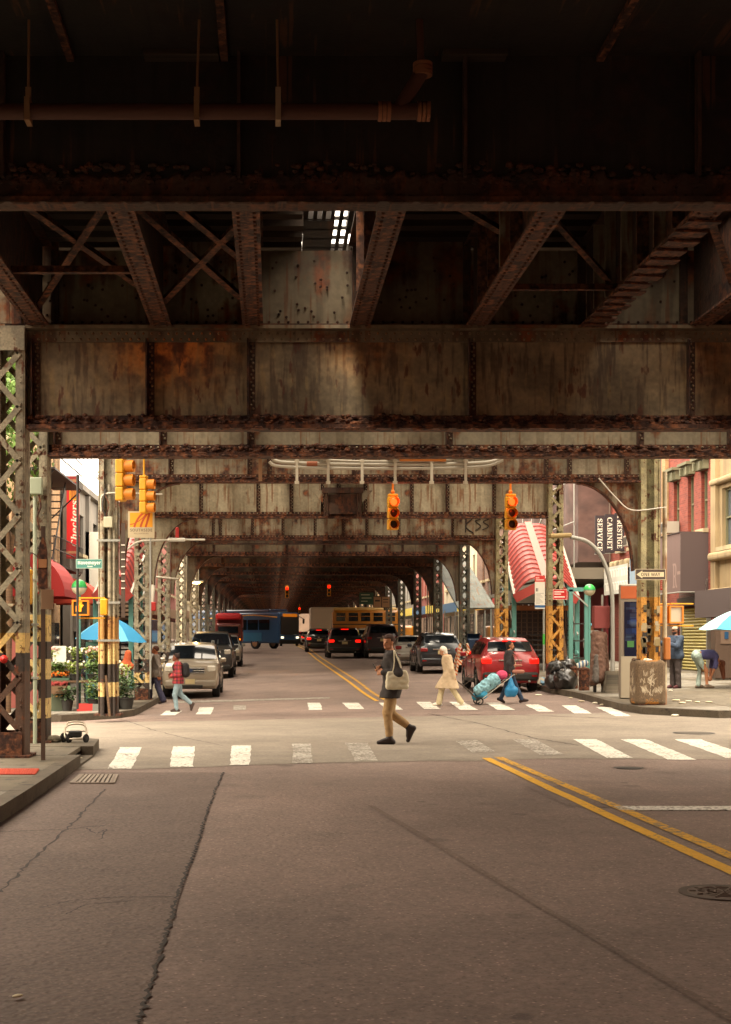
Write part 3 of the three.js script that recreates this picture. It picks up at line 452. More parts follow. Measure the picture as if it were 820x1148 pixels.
{
  const D = 42.2 - .3, t = thing('drain_hood', 'sooty drain housing with pipes on the girder behind the red signal', 'drain', P(384, 562, D)), s = D / F; mk('hood', [box(46 * s, 6 * s, .3, 0, 12 * s, 0), box(36 * s, 22 * s, .1, 0, -3 * s, -.05)], M.rustDark, t); for (const u of [-20, -17, 17, 20]) mk('pipe', cyl(1.1 * s, 1.1 * s, V3(u * s, 10 * s, .06), V3(u * s, -17 * s, .06), 8), M.rustDark, t); mk('gusset', extr([[-22 * s, 12 * s], [-34 * s, 12 * s], [-22 * s, -2 * s]], .05), M.olive, t); mk('gusset', extr([[22 * s, 12 * s], [34 * s, 12 * s], [22 * s, -2 * s]], .05), M.olive, t);
}
// columns and girders behind the camera carry the deck there
for (const D of [3, -8, -19, -30]) bent({ D, label: 'viaduct frame standing behind the viewpoint', group: 'viaduct frames behind the viewpoint', bottom: 5.9, depth: 1.2, xl: -3.6, xr: 9, mat: M.brownPaint, stiff: [], cols: [[-3.6, M.col, 'far'], [9, M.col, 'far']] });
// conduits on the girder over the far crosswalk
{
  const D = D3 - .35, o = P(300, 520, D), s = D / F, c = thing('cable_conduits', 'pale cable conduits clamped along the girder above the crossing', 'conduit', o);
  for (const [v, u0, u1, r] of [[-2, 8, 262, 2], [2.5, 5, 258, 1.8], [-4.5, 60, 215, 1.3]]) mk('pipe', tube([V3((u0 - 3) * s, (-v + 5) * s, 0), V3(u0 * s, (-v + 2) * s, 0), V3((u0 + 8) * s, -v * s, 0), V3((u1 - 14) * s, -v * s, 0), V3(u1 * s, (-v + 4) * s, 0), V3((u1 + 6) * s, (-v + 7) * s, 0)], r * s, 8, 60), M.pipe, c);
  mk('cable_tray', box(52 * s, 4 * s, 5 * s, 174 * s, 4.5 * s, .02), plain('#b0641c', .7), c);
  mk('coupling', cyl(2.8 * s, 2.8 * s, V3(44 * s, 0, 0), V3(56 * s, 0, 0), 8), plain('#9c5a3a', .7), c);
  for (const u of [33, 68, 106, 143, 184, 222]) mk('clamp', [box(3 * s, 26 * s, 1.2 * s, u * s, -8 * s, 2.4 * s), box(5 * s, 3 * s, 3 * s, u * s, -21 * s, 1 * s), box(5 * s, 3 * s, 3 * s, u * s, 3 * s, 1 * s)], plain('#cfc6b2', .6), c);
  mk('strap', box(4 * s, 27 * s, 1.5 * s, -8 * s, -6 * s, 1 * s), plain('#9a7454', .8), c);
}
// ---------------------------------------------------------------- buildings along both sides
const brickTex = (a, b, m, s) => tex(512, 512, (u, v) => { // 2.4 m of small courses, too far off to tell apart
  const row = Math.floor(v * 32), x = u * 10 + (row % 2) * .5, fx = x - Math.floor(x), fy = v * 32 - row, n = hash(Math.floor(x) % 10, row, s), k = .9 + .2 * fbm(u, v, 6, 6, 4, s + 2);
  const c = fx < .06 || fy < .14 ? m : mix3(a, b, n); return [c[0] * k, c[1] * k, c[2] * k];
});
M.brickRed = std({ map: metres(brickTex([140, 64, 50], [112, 48, 40], [126, 78, 62], 500), 2.4), roughness: .9 });
M.brickTan = std({ map: metres(brickTex([170, 136, 96], [146, 114, 78], [156, 134, 104], 510), 2.4), roughness: .9 });
M.brickBrown = std({ map: metres(brickTex([120, 84, 66], [96, 66, 52], [118, 100, 84], 520), 2.4), roughness: .9 });
const stuccoT = (c, s) => std({ map: metres(tex(256, 256, (u, v) => { const k = .84 + .28 * fbm(u, v, 5, 5, 5, s) - .1 * sm(.55, .8, fbm(u, v, 24, 2, 3, s + 5)); return [c[0] * k, c[1] * k, c[2] * k]; }), 5), roughness: .9 });
M.cream = stuccoT([156, 136, 102], 530); M.greyStucco = stuccoT([126, 120, 112], 540); M.brownStucco = stuccoT([96, 78, 64], 550); M.paleStucco = stuccoT([190, 176, 148], 560);
M.stone = stuccoT([176, 160, 126], 565); M.cornice = stuccoT([110, 108, 84], 566);
M.pane = phy({ color: '#20262a', roughness: .08, metalness: 0, clearcoat: .6 }); M.pane2 = phy({ color: '#586068', roughness: .12 });
M.frameGreen = plain('#6f6c50', .7); M.frameDark = plain('#3a342c', .6); M.redCloth = plain('#901a18', .8); M.darkCloth = plain('#4a3c3a', .85);
M.teal = plain('#4f8078', .6);
function facade(o) {   // o.side -1: left row facing +x; +1: right row facing -x
  const base = on(o.X, o.d0), b = thing(o.name || 'building', o.label, 'building', V3(o.X, 0, -o.d0)), L = o.d1 - o.d0, s = o.side, y0 = -.5;
  const T = (g) => { g.applyMatrix4(TMP.set(0, 0, -s, 0, 0, 1, 0, 0, -1, 0, 0, 0, 0, 0, 0, 1)); g.computeVertexNormals(); return g; };   // (along, up, out) -> world
  const sh = new THREE.Shape([[0, y0], [L, y0], [L, o.h], [0, o.h]].map(p => new THREE.Vector2(...p)));
  for (const w of o.wins || []) sh.holes.push(new THREE.Path([[w.a - w.w / 2, w.y0], [w.a + w.w / 2, w.y0], [w.a + w.w / 2, w.y1], [w.a - w.w / 2, w.y1]].map(p => new THREE.Vector2(...p))));
  mk('wall', T(new THREE.ExtrudeGeometry(sh, { depth: .3, bevelEnabled: false }).translate(0, 0, -.3)), o.mat, b);
  mk('side_wall', [T(box(L - .02, o.h - y0 - .1, (o.depth || 9), L / 2, (o.h + y0) / 2 - .05, -.45 - (o.depth || 9) / 2))], o.endMat || o.mat, b);
  if (o.roof !== false) mk('cornice', [T(box(L + .1, .35, .5, L / 2, o.h + .1, .1)), T(box(L + .06, .18, .3, L / 2, o.h - .25, .12))], o.corniceMat || M.cornice, b);
  for (const w of o.wins || []) {
    const g = part('window', b), H = w.y1 - w.y0, c = (w.y0 + w.y1) / 2;
    mk('pane', T(box(w.w - .08, H - .08, .02, w.a, c, -.2)), w.pane || M.pane, g);
    mk('frame', [T(box(.07, H, .08, w.a - w.w / 2 + .035, c, -.16)), T(box(.07, H, .08, w.a + w.w / 2 - .035, c, -.16)), T(box(w.w - .14, .07, .08, w.a, w.y1 - .035, -.16)), T(box(w.w - .14, .07, .08, w.a, w.y0 + .035, -.16)), T(box(w.w - .14, .06, .07, w.a, c, -.15))], w.frame || M.frameDark, g);
    mk('sill', T(box(w.w + .25, .14, .26, w.a, w.y0 - .07, .06)), o.trim || M.stone, g);
    if (w.lintel) mk('lintel', [T(box(w.w + .3, .34, .2, w.a, w.y1 + .17, .1)), T(box(w.w + .46, .1, .34, w.a, w.y1 + .39, .17)), T(box(.14, .26, .3, w.a - w.w / 2, w.y1 + .13, .15)), T(box(.14, .26, .3, w.a + w.w / 2, w.y1 + .13, .15))], o.lintelMat || M.cornice, g);
  }
  return { b, T, L };
}
const rowWins = (L, y0, y1, w, gap, extra = {}) => { const r = []; for (let a = gap; a < L - w / 2 - .2; a += gap + w) r.push({ a, y0, y1, w, ...extra }); return r; };
function shopfront(f, a0, a1, o) {   // recessed dark shop with shutter or glass, sign board above
  const g = part(o.name || 'shopfront', f.b), w = a1 - a0, c = (a0 + a1) / 2, y = o.y;
  if (o.slats) { const gs = []; for (let k = 0; k < 20; k++) gs.push(f.T(cyl(.055, .055, V3(a0 + .05, y + .06 + k * .112, .05), V3(a1 - .05, y + .06 + k * .112, .05), 6))); stuff(mk('shutter', gs, o.slats, g)); mk('shutter_rail', [f.T(box(.1, 2.4, .14, a0, y + 1.2, .07))], M.zinc, g); mk('shutter_rail', [f.T(box(.1, 2.4, .14, a1, y + 1.2, .07))], M.zinc, g); mk('shutter_box', f.T(box(w, .3, .3, c, y + 2.45, .12)), M.frameDark, g); }
  else { mk('shop_window', f.T(box(w - .2, 2.1, .04, c, y + 1.35, .05)), o.glass || M.pane, g); mk('mullion', f.T(box(.08, 2.3, .1, c, y + 1.3, .08)), M.frameDark, g); mk('plinth', f.T(box(w - .1, .3, .1, c, y + .15, .06)), M.brownStucco, g); }
  if (o.sign) mk('sign_board', f.T(box(w - .1, .7, .12, c, y + 3.05, .14)), o.sign, g);
  return g;
}
const yR = (d) => gh(15, d) + KH, yLft = (d) => gh(-8, d) + KH;
// right side: cream building, red brick house, netted scaffold, then the row beyond
{
  const cw = { pane: M.pane2, frame: M.frameGreen };
  const c = facade({ name: 'cream_building', label: 'cream stuccoed building at the right edge with wide window', side: 1, X: 15, d0: 33, d1: 48.4, h: 13.5, mat: M.cream, wins: [{ a: 46.4 - 33, y0: 4.75, y1: 6.7, w: 2.3, ...cw }, { a: 42.5 - 33, y0: 4.75, y1: 6.7, w: 2.3, ...cw }, { a: 38.6 - 33, y0: 4.75, y1: 6.7, w: 2.3, ...cw }] });
  mk('moulding', c.T(rbox(15.3, .28, .3, .1, 7.7, 4.45, .12)), M.cream, c.b); mk('moulding', c.T(rbox(15.3, .2, .24, .08, 7.7, 6.95, .1)), M.cream, c.b); mk('moulding', c.T(rbox(15.3, .34, .34, .1, 7.7, 3.2, .14)), M.cream, c.b); mk('pilaster', c.T(box(.5, 10, .14, 15.1, 8.3, .07)), M.cream, c.b);
  shopfront(c, 10.5, 14.6, { y: yR(46), glass: M.brownStucco }); shopfront(c, 4, 9, { y: yR(40), glass: M.pane });
  const a = mk('store_awning', [c.T(box(5.2, .9, .04, 12.6, 2.85, .7)), c.T(box(5.2, .04, .7, 12.6, 3.2, .35)), c.T(box(.04, .9, .7, 15.2, 2.85, .35))], M.darkCloth, c.b);
  const d = (u) => 15 * F / (u - U0), wins = [];
  for (const dd of [49.5, 51.1, 52.9]) wins.push({ a: dd - 48.5, y0: 5.5, y1: 7.55, w: .72, lintel: 1, frame: M.frameGreen });
  for (const dd of [55.4, 57.3, 59.2, 61.1]) wins.push({ a: dd - 48.5, y0: 5.5, y1: 7.55, w: .72, lintel: 1, frame: M.frameDark });
  for (const dd of [49.5, 51.1, 52.9, 55.4, 57.3, 59.2, 61.1]) wins.push({ a: dd - 48.5, y0: 9.3, y1: 11.2, w: .72, lintel: 1, frame: M.frameGreen });
  const r = facade({ name: 'brick_house', label: 'red brick house with bracketed window hoods behind the right column', side: 1, X: 15, d0: 48.5, d1: 63.2, h: 12.6, mat: M.brickRed, wins });
  mk('pilaster', r.T(box(.5, 9, .14, 5.7, 8, .07)), M.brickTan, r.b);
  // corbels below the upper floor further along
  for (let k = 0; k < 9; k++) mk('corbel', r.T(rbox(.4, .3, .3, .1, 6.8 + k * .85, 4.9, .15)), M.stone, r.b);
  mk('belt_course', r.T(box(8, .12, .34, 10.6, 4.7, .17)), M.stone, r.b);
  shopfront(r, .3, 3.4, { y: yR(50), slats: plain('#a89a52', .6), name: 'shutter_door' }); shopfront(r, 4, 7, { y: yR(54), name: 'shopfront', glass: M.brownStucco }); 
  const gm = []; for (let k = 0; k < 26; k++) { gm.push(r.T(bar(V3(.3 + k * .124, 2.95, .1), V3(.3 + k * .124 + .5, 3.75, .1), .012, .012)), r.T(bar(V3(.3 + k * .124 + .5, 2.95, .1), V3(.3 + k * .124, 3.75, .1), .012, .012))); } stuff(mk('security_mesh', gm, M.zinc, r.b)); mk('transom', r.T(box(3.1, .9, .04, 1.85, 3.35, -.05)), M.brownStucco, r.b);
  // box awning of faded grey cloth with a letter
  const lt = canvasTex(512, 256, (x, w, h) => { x.fillStyle = '#6c5652'; x.fillRect(0, 0, w, h); for (let i = 0; i < 40; i++) { x.fillStyle = `rgba(${i % 2 ? '60,44,44' : '130,106,98'},.16)`; x.fillRect(i * 13 + (i * 7 % 5), 0, 4 + i % 6, h); } x.font = 'bold 150px serif'; x.fillStyle = '#8a726a'; x.fillText('R', 330, 235); x.fillRect(440, 165, 70, 14); });
  const aw = part('store_awning', r.b), plane = (w, h, tx) => { const g = new THREE.PlaneGeometry(w, h); return g; };
  const fm = std({ map: lt, roughness: .9 }); const y0 = 3.3, y1 = 5.35;
  mk('valance', new THREE.PlaneGeometry(2.7, y1 - y0).rotateY(-Math.PI / 2).translate(-.95, (y0 + y1) / 2, -1.95), fm, aw, true);
  mk('end_panel', box(.98, y1 - y0, .03, -.47, (y0 + y1) / 2, -.55), M.darkCloth, aw); mk('awning_top', box(1, .03, 2.75, -.48, y1 + .02, -1.95), M.darkCloth, aw); mk('awning_frame', [cyl(.02, .02, V3(-.97, y0, -.55), V3(-.97, y0, -3.3), 6), cyl(.02, .02, V3(-.97, y0, -.54), V3(0, y0, -.54), 6)], M.zinc, aw);
  // shop signs
  const heb = canvasTex(512, 256, (x, w, h) => { x.fillStyle = '#c9c6bc'; x.fillRect(0, 0, w, h); x.strokeStyle = '#f0ece0'; x.lineWidth = 12; for (let r2 = 0; r2 < 2; r2++) for (let k = 0; k < 9; k++) { const X = 20 + k * 54, Y = 30 + r2 * 120; x.beginPath(); x.moveTo(X, Y); x.lineTo(X + 34, Y); x.lineTo(X + 34, Y + 70); if (k % 3) { x.moveTo(X, Y + 20); x.lineTo(X, Y + 70); } x.stroke(); } });
  mk('shop_sign', new THREE.PlaneGeometry(4.2, 1.2).rotateY(-Math.PI / 2).translate(-.36, 4.2, -12.3), std({ map: heb, roughness: .6 }), r.b, true); mk('shop_sign', box(.12, 1.3, 1.2, -.3, 4.3, -9.3), plain('#8ea2b4', .6), r.b);
  // displayed goods below
  const posters = ['#c9bfae', '#8a4a7a', '#c05030', '#d8d0c0', '#b8b0a0', '#d0c0a8', '#7a4038', '#c8c0b0'];
  for (let k = 0; k < 12; k++) mk('poster', box(.03, .5, .8, -.2, yR(60) + .6 + (k % 4) * .62, -9.6 - Math.floor(k / 4) * 1.1), plain(posters[k % 8], .8), r.b);
  // projecting three-part cabinet sign
  const sg = thing('hanging_sign', 'three dark vertical sign panels reading PRESTIGE CABINET SERVICE on red brick', 'sign', P(684, 598, 60)); sg.scale.setScalar(.92);
  [['SERVICE', -.45], ['CABINET', 0], ['PRESTIGE', .45]].forEach(([w, x], i) => {
    const t = canvasTex(128, 512, (c2, W, H) => { c2.fillStyle = '#2e2226'; c2.fillRect(0, 0, W, H); c2.save(); c2.translate(W / 2, H / 2); c2.rotate(Math.PI / 2); c2.fillStyle = '#d8cdbc'; c2.font = 'bold 92px serif'; c2.textAlign = 'center'; c2.textBaseline = 'middle'; c2.scale(.98 * 470 / c2.measureText(w).width * .98, 1); c2.fillText(w, 0, 4); c2.restore(); });
    mk('panel', box(.43, 1.75, .1, x, .06 * (i - 1), -.06), plain('#2a2022', .7), sg); mk('lettering', new THREE.PlaneGeometry(.42, 1.7).translate(x, .06 * (i - 1), .003), std({ map: t, roughness: .7 }), sg, true);
  });
  mk('rail', cyl(.02, .02, V3(-.7, -.95, -.05), V3(.75, -.85, -.05), 6), M.zinc, sg);
  for (const [d, y] of [[4.2, 6.2], [9.9, 6.1]]) { const ac = part('air_conditioner', r.b, V3(-.3, y - .4, -d)); mk('case', box(.5, .42, .62), plain('#9a9284', .6), ac); mk('vent', box(.02, .3, .5, -.26, 0, 0), M.frameDark, ac); }
  mk('drain_pipe', r.T(cyl(.06, .06, V3(6.1, .6, .1), V3(6.1, 12, .1), 8)), plain('#5a4a3e', .7), r.b); mk('drain_pipe', r.T(cyl(.05, .05, V3(14.4, 4.6, .1), V3(14.4, 12, .1), 8)), plain('#5a4a3e', .7), r.b);
  for (let k = 0; k < 5; k++) mk('goods_shelf', box(.4, .06, 2.8, -.45, yR(57) + .5 + k * .5, -7.6), M.wood, r.b); for (let k = 0; k < 34; k++) mk('boxed_goods', box(.26, .2 + .18 * hash(k, 1, 12), .24, -.5, yR(57) + .68 + (k % 5) * .5, -6.4 - 2.5 * hash(k, 2, 12)), plain(['#a88a5a', '#c9bfa8', '#7a3a30', '#4a5a6a', '#b09a40', '#8a7a6a'][k % 6], .8), r.b);
  // scaffolded building under dark netting
  const net = std({ map: metres(tex(256, 256, (u, v) => { const k = .6 + .7 * fbm(u, v, 6, 10, 4, 570); return [88 * k, 66 * k, 60 * k]; }), 5), roughness: .95 });
  const sc = thing('scaffolded_building', 'building wrapped in brown scaffold netting beyond the red brick house', 'building', V3(15, 0, -63.4));
  mk('netting', gridGeo(40, 30, (s, t) => V3(-1.4 + .16 * Math.sin(s * 19) * Math.sin(t * 3 * 3.14 + s * 5) + .1 * (vn(s * 20, t * 16, 99, 99, 6) - .5), mix(5.1, 13, t), mix(0, -16, s))), net, sc);
  mk('netting', gridGeo(6, 20, (s, t) => V3(mix(-1.4, 0, s), mix(5.1, 13, t), .02 + .08 * (vn(s * 9, t * 16, 99, 99, 8) - .5))), net, sc);
  mk('wall', box(9, 14, 16, 4.6, 6.5, -8), M.brownStucco, sc);
  for (let k = 0; k <= 6; k++) mk('scaffold_pole', cyl(.03, .03, V3(-1.55, .3, -k * 2.6 - .1), V3(-1.55, 13, -k * 2.6 - .1), 6), M.zinc, sc);
  for (const y of [6.9, 8.8, 10.7]) mk('scaffold_rail', cyl(.025, .025, V3(-1.57, y, 0), V3(-1.57, y, -16), 6), M.zinc, sc);
  mk('scaffold_brace', cyl(.03, .03, V3(-1.6, 7.2, -9), V3(-1.6, 9.4, -1), 6), M.zinc, sc); mk('shed_deck', box(3.4, .5, 16.4, -1.2, 4.6, -8), plain('#6f6658', .8), sc); mk('shed_beam', box(.2, .3, 16.4, -2.8, 4.1, -8), plain('#6f675a', .8), sc);
  for (let k = 0; k < 5; k++) mk('shed_post', cyl(.05, .05, V3(-2.8, .3, -.4 - k * 3.9), V3(-2.8, 4.1, -.4 - k * 3.9), 8), M.zinc, sc); mk('shed_wall', box(.1, 3.4, 15.6, -.05, 2.3, -8), plain('#6e1c20', .8), sc);
  const far = [[80, 94, 11, M.brickBrown, 'brown brick building beyond the netted scaffold'], [94, 112, 13, M.paleStucco, 'pale stuccoed building further down the right side'], [112, 136, 10, M.brickRed, 'distant red brick block on the right side'], [136, 170, 14, M.greyStucco, 'distant grey block on the right side'], [170, 250, 12, M.brickTan, 'farthest tan block on the right side']];
  for (const [d0, d1, h, m, l] of far) { const f = facade({ label: l, side: 1, X: 13.5, d0, d1: d1 - .1, h, mat: m, wins: [...rowWins(d1 - d0, 5.4, 7.3, 1, 1.4), ...rowWins(d1 - d0, 8.4, h - 1, 1, 1.4)] }); shopfront(f, .6, (d1 - d0) / 2 - .3, { y: gh(13, d0) + KH, sign: plain(['#c8642a', '#c9b14a', '#9c2a22'][d0 % 3], .6) }); shopfront(f, (d1 - d0) / 2 + .3, d1 - d0 - .6, { y: gh(13, d0) + KH, sign: plain(['#b8b0a0', '#3a5a7a', '#b8862a'][d0 % 3], .6) }); }
}
// left side
{
  const f = facade({ name: 'brick_building', label: 'tan brick building with fire escape at the far left corner', side: -1, X: -8.4, d0: 36.5, d1: 56.6, h: 13, mat: M.brickTan, wins: [...rowWins(20, 4.7, 6.6, 1, 1.3, { pane: M.pane2 }), ...rowWins(20, 8, 10, 1, 1.3, { pane: M.pane2 })] });
  for (const y of [4.2, 7.4]) {
    const fe = part('fire_escape', f.b); mk('platform', box(1.1, .06, 7, .6, y, -14.6), M.iron, fe); mk('rail', [cyl(.02, .02, V3(1.15, y + .95, -11.1), V3(1.15, y + .95, -18.1), 6), cyl(.02, .02, V3(1.15, y + .5, -11.1), V3(1.15, y + .5, -18.1), 6)], M.iron, fe); 
    for (let k = 0; k < 24; k++) mk('baluster', cyl(.012, .012, V3(1.15, y, -11.1 - k * .304), V3(1.15, y + .95, -11.1 - k * .304), 5), M.iron, fe); for (let k = 0; k < 7; k++) mk('end_baluster', cyl(.012, .012, V3(.1 + k * .17, y, -11.1), V3(.1 + k * .17, y + .95, -11.1), 5), M.iron, fe);
    mk('strut', bar(V3(0, y - 1.1, -11.3), V3(1.1, y - .05, -11.3), .05, .05), M.iron, fe); mk('strut', bar(V3(0, y - 1.1, -18), V3(1.1, y - .05, -18), .05, .05), M.iron, fe);
  }
  { const fe = part('ladder', f.b); mk('stile', [cyl(.03, .03, V3(.9, 4.2, -12), V3(.9, 7.4, -15.4), 6)], M.iron, fe); mk('stile', [cyl(.03, .03, V3(.4, 4.2, -12), V3(.4, 7.4, -15.4), 6)], M.iron, fe); for (let k = 1; k < 12; k++) mk('tread', box(.5, .03, .2, .65, 4.2 + k * .267, -12 - k * .283), M.iron, fe); }
  shopfront(f, .5, 6, { y: yLft(39), name: 'shopfront', glass: M.brownStucco }); shopfront(f, 6.6, 12.6, { y: yLft(46), glass: M.brownStucco }); shopfront(f, 13, 19.6, { y: yLft(53), glass: M.pane });
  mk('display_column', f.T(box(.5, 3.2, .3, 12.9, 1.7, .15)), M.brownStucco, f.b);
  // round red awning
  const dome = (w, dp, h, m, x, y, z) => { const g = []; for (let k = 0; k < 10; k++) { const a0 = k / 10 * Math.PI / 2, a1 = (k + 1) / 10 * Math.PI / 2, q = (a) => [dp * Math.cos(a), h * Math.sin(a)]; const [p0, q0] = q(a0), [p1, q1] = q(a1); g.push(quadsGeo([[V3(p0, q0, 0), V3(p0, q0, -w), V3(p1, q1, -w), V3(p1, q1, 0)]])); g.push(quadsGeo([[V3(0, 0, 0), V3(p0, q0, 0), V3(p1, q1, 0), V3(0, 0, 0)]]), quadsGeo([[V3(0, 0, -w), V3(p0, q0, -w), V3(p1, q1, -w), V3(0, 0, -w)]])); } const o = mk('awning_cloth', g.map(e => e.translate(x, y, z)), m, null); return o; };
  const a1 = dome(3.2, 1.75, 1.55, M.redCloth, -8.35, 3.05, -45.5); a1.name = 'round_awning'; tag(a1, 'big rounded red shop awning at the far left corner', 'awning');
  const a2 = dome(2.6, 1.9, 1.1, plain('#b8402e', .85), -8.35, 3.0, -52.6); a2.name = 'faded_awning'; tag(a2, 'faded orange red awning past the round red one', 'awning');
  // red vertical restaurant sign
  const t = canvasTex(128, 768, (c, w, h) => { c.fillStyle = '#c4161a'; c.fillRect(0, 0, w, h); c.fillStyle = '#d8a070'; c.fillRect(0, 18, w, 26); c.fillRect(0, h - 60, w, 22); c.fillStyle = '#e0a422'; c.fillRect(30, 112, 84, 106); c.strokeStyle = '#8a3a10'; c.lineWidth = 8; for (let k = 0; k < 3; k++) c.strokeRect(44 + k * 22, 128, 12, 74); c.save(); c.translate(78, 430); c.rotate(-Math.PI / 2); c.fillStyle = '#f2e6d2'; c.font = 'italic bold 96px serif'; c.textAlign = 'center'; c.textBaseline = 'middle'; c.fillText('Checkers', -20, 8); c.restore(); });
  const sg = thing('restaurant_sign', 'tall red vertical sign with white lettering at the left', 'sign', P(81.5, 580, 57)); mk('cabinet', box(.48, 3.3, .2, 0, 0, -.11), plain('#a81818', .6), sg); mk('lettering', new THREE.PlaneGeometry(.46, 3.2), std({ map: t, roughness: .5 }), sg, true); mk('bracket_arm', box(.6, .06, .06, -.3, 1.3, -.1), M.iron, sg); mk('bracket_arm', box(.6, .06, .06, -.3, -1.3, -.1), M.iron, sg);
  const g2 = facade({ name: 'grey_building', label: 'low grey building receding beyond the red vertical sign', side: -1, X: -8.2, d0: 58, d1: 76, h: 8.1, mat: M.greyStucco, wins: [...rowWins(18, 5.3, 7, 1.4, 1)], roof: false });
  mk('parapet', g2.T(box(18, .25, .4, 9, 8.15, 0)), M.greyStucco, g2.b); mk('wall_box', box(.9, 2.6, 1.6, .45, 5.1, -5.6), M.white, g2.b); for (let k = 0; k < 5; k++) mk('pilaster', g2.T(box(.4, 6, .16, 1 + k * 4, 5, .08)), M.greyStucco, g2.b);
  shopfront(g2, 1, 8, { y: yLft(60), sign: plain('#5a3a34', .7) }); shopfront(g2, 9, 17, { y: yLft(68), sign: plain('#8a7a5a', .7) });
  const far = [[76.2, 96, 8.5, M.brickBrown, 'brown brick building past the low grey one'], [96, 122, 11, M.brickRed, 'red brick block beside the bus crossing'], [130, 170, 12, M.paleStucco, 'distant pale block on the left side'], [170, 250, 10, M.brickBrown, 'farthest brown block on the left side']];
  for (const [d0, d1, h, m, l] of far) { const ff = facade({ label: l, side: -1, X: -8.2, d0, d1: d1 - .1, h, mat: m, wins: rowWins(d1 - d0, 5.2, 7, 1, 1.4) }); shopfront(ff, .6, d1 - d0 - .6, { y: gh(-8, d0) + KH, sign: plain('#7a5a3a', .7) }); }
}
// unseen blocks beside the viewpoint, heights shaped for the light; the block behind, and what closes the far end of the streets
{
  facade({ name: 'unseen_corner_block', label: 'unseen one-storey brown brick block left of the crossing, kept low to let light in', side: -1, X: -8.5, d0: 8, d1: 21, h: 4.2, mat: M.brickBrown, wins: rowWins(13, 1, 3, 1.4, 1.5) });
  facade({ name: 'unseen_corner_block', label: 'unseen low red brick block right of the crossing, height set for the light', side: 1, X: 13.2, d0: 9, d1: 22, h: 6.6, mat: M.brickRed, wins: rowWins(13, 3.6, 5.4, 1.1, 1.5) });
  facade({ name: 'tenement', label: 'unseen tall brown brick tenement left of the viewpoint, raised to stop light', side: -1, X: -8.5, d0: -40, d1: 7.9, h: 14, mat: M.brickBrown, wins: rowWins(48, 5, 7, 1.1, 1.5) });
  facade({ name: 'tenement', label: 'unseen tall red brick tenement right of the viewpoint, raised to stop light', side: 1, X: 13.2, d0: -40, d1: 8.9, h: 15, mat: M.brickRed, wins: rowWins(48, 5, 7, 1.1, 1.5) });
  const e = thing('distant_building', 'faint building closing the far end of the street', 'building', V3(2, gh(2, 260), -330)); mk('wall', box(60, 15, 10, 0, 7, 0), M.brownStucco, e); for (let k = 0; k < 14; k++) mk('window', box(1.6, 2.2, .2, -26 + k * 4, 9, 5.05), M.pane2, e);
  const l = thing('side_street_house', 'house row down the left side street', 'building', V3(-42, 0, -28)); mk('wall', box(6, 12, 24, 0, 6, 0), M.brickTan, l); for (let k = 0; k < 5; k++) mk('window', box(.1, 1.8, 1.1, 3.05, 6, -8 + k * 4), M.pane, l);
  const b = thing('rear_block', 'block closing the street behind the viewpoint', 'building', V3(2, 0, 48)); mk('wall', box(60, 14, 6, 0, 7, 0), M.brickBrown, b); for (let k = 0; k < 8; k++) mk('window', box(1.1, 1.8, .1, -14 + k * 4, 6, -3.05), M.pane, b);
}
// ---------------------------------------------------------------- vehicles
const paintMat = (hex, metal = .25) => phy({ color: hex, roughness: .38, metalness: metal, clearcoat: .8, clearcoatRoughness: .1 });
M.glass = phy({ color: '#10151a', roughness: .06, clearcoat: 1 });
M.glassPale = phy({ color: '#8fa0a2', roughness: .1, clearcoat: 1 });
M.lamp = phy({ color: '#cfcabb', roughness: .15, clearcoat: 1 }); M.amber = std({ color: '#e07a18', roughness: .3, emissive: '#ff7a10', emissiveIntensity: .4 });
M.tailOn = std({ color: '#c01010', roughness: .3, emissive: '#ff1408', emissiveIntensity: .3 }); M.tailOff = phy({ color: '#8a1414', roughness: .2, clearcoat: 1 });
M.plastic = plain('#26241f', .75); M.plate = plain('#c9b98a', .6); M.rim = plain('#8f8c86', .35, .6);
const tyreGeo = (r, w) => shared([lathe([[r * .62, -w / 2], [r * .93, -w / 2], [r, -w / 2 + .03], [r, w / 2 - .03], [r * .93, w / 2], [r * .62, w / 2]], 22).rotateZ(Math.PI / 2)]);
const rimGeo = (r, w) => shared([new THREE.CylinderGeometry(r * .62, r * .62, w * .7, 18).rotateZ(Math.PI / 2), ...[0, 1, 2, 3, 4].map(i => box(w * .1, r * .56, .07, w * .38, 0, 0).translate(0, r * .28, 0).rotateX(i * 1.2566)), new THREE.CylinderGeometry(r * .14, r * .14, w * .9, 10).rotateZ(Math.PI / 2)]);
function ring(s) {
  const { yb, yt, belt, wb, wt } = s, h = [[0, yb], [wb * .9, yb], [wb * .985, yb + .14], [wb, yb * .5 + belt * .5], [wb * .985, belt - .1], [wb * .94, belt]];
  if (wt) h.push([wt, yt - .09], [wt - .09, yt - .012], [0, yt + .012]); else h.push([wb * .86, mix(belt, yt, .6)], [wb * .6, yt - .01], [0, yt]);
  const r = h.map(p => [p[0], p[1]]); for (let i = h.length - 2; i > 0; i--) r.push([-h[i][0], h[i][1]]); return r;
}
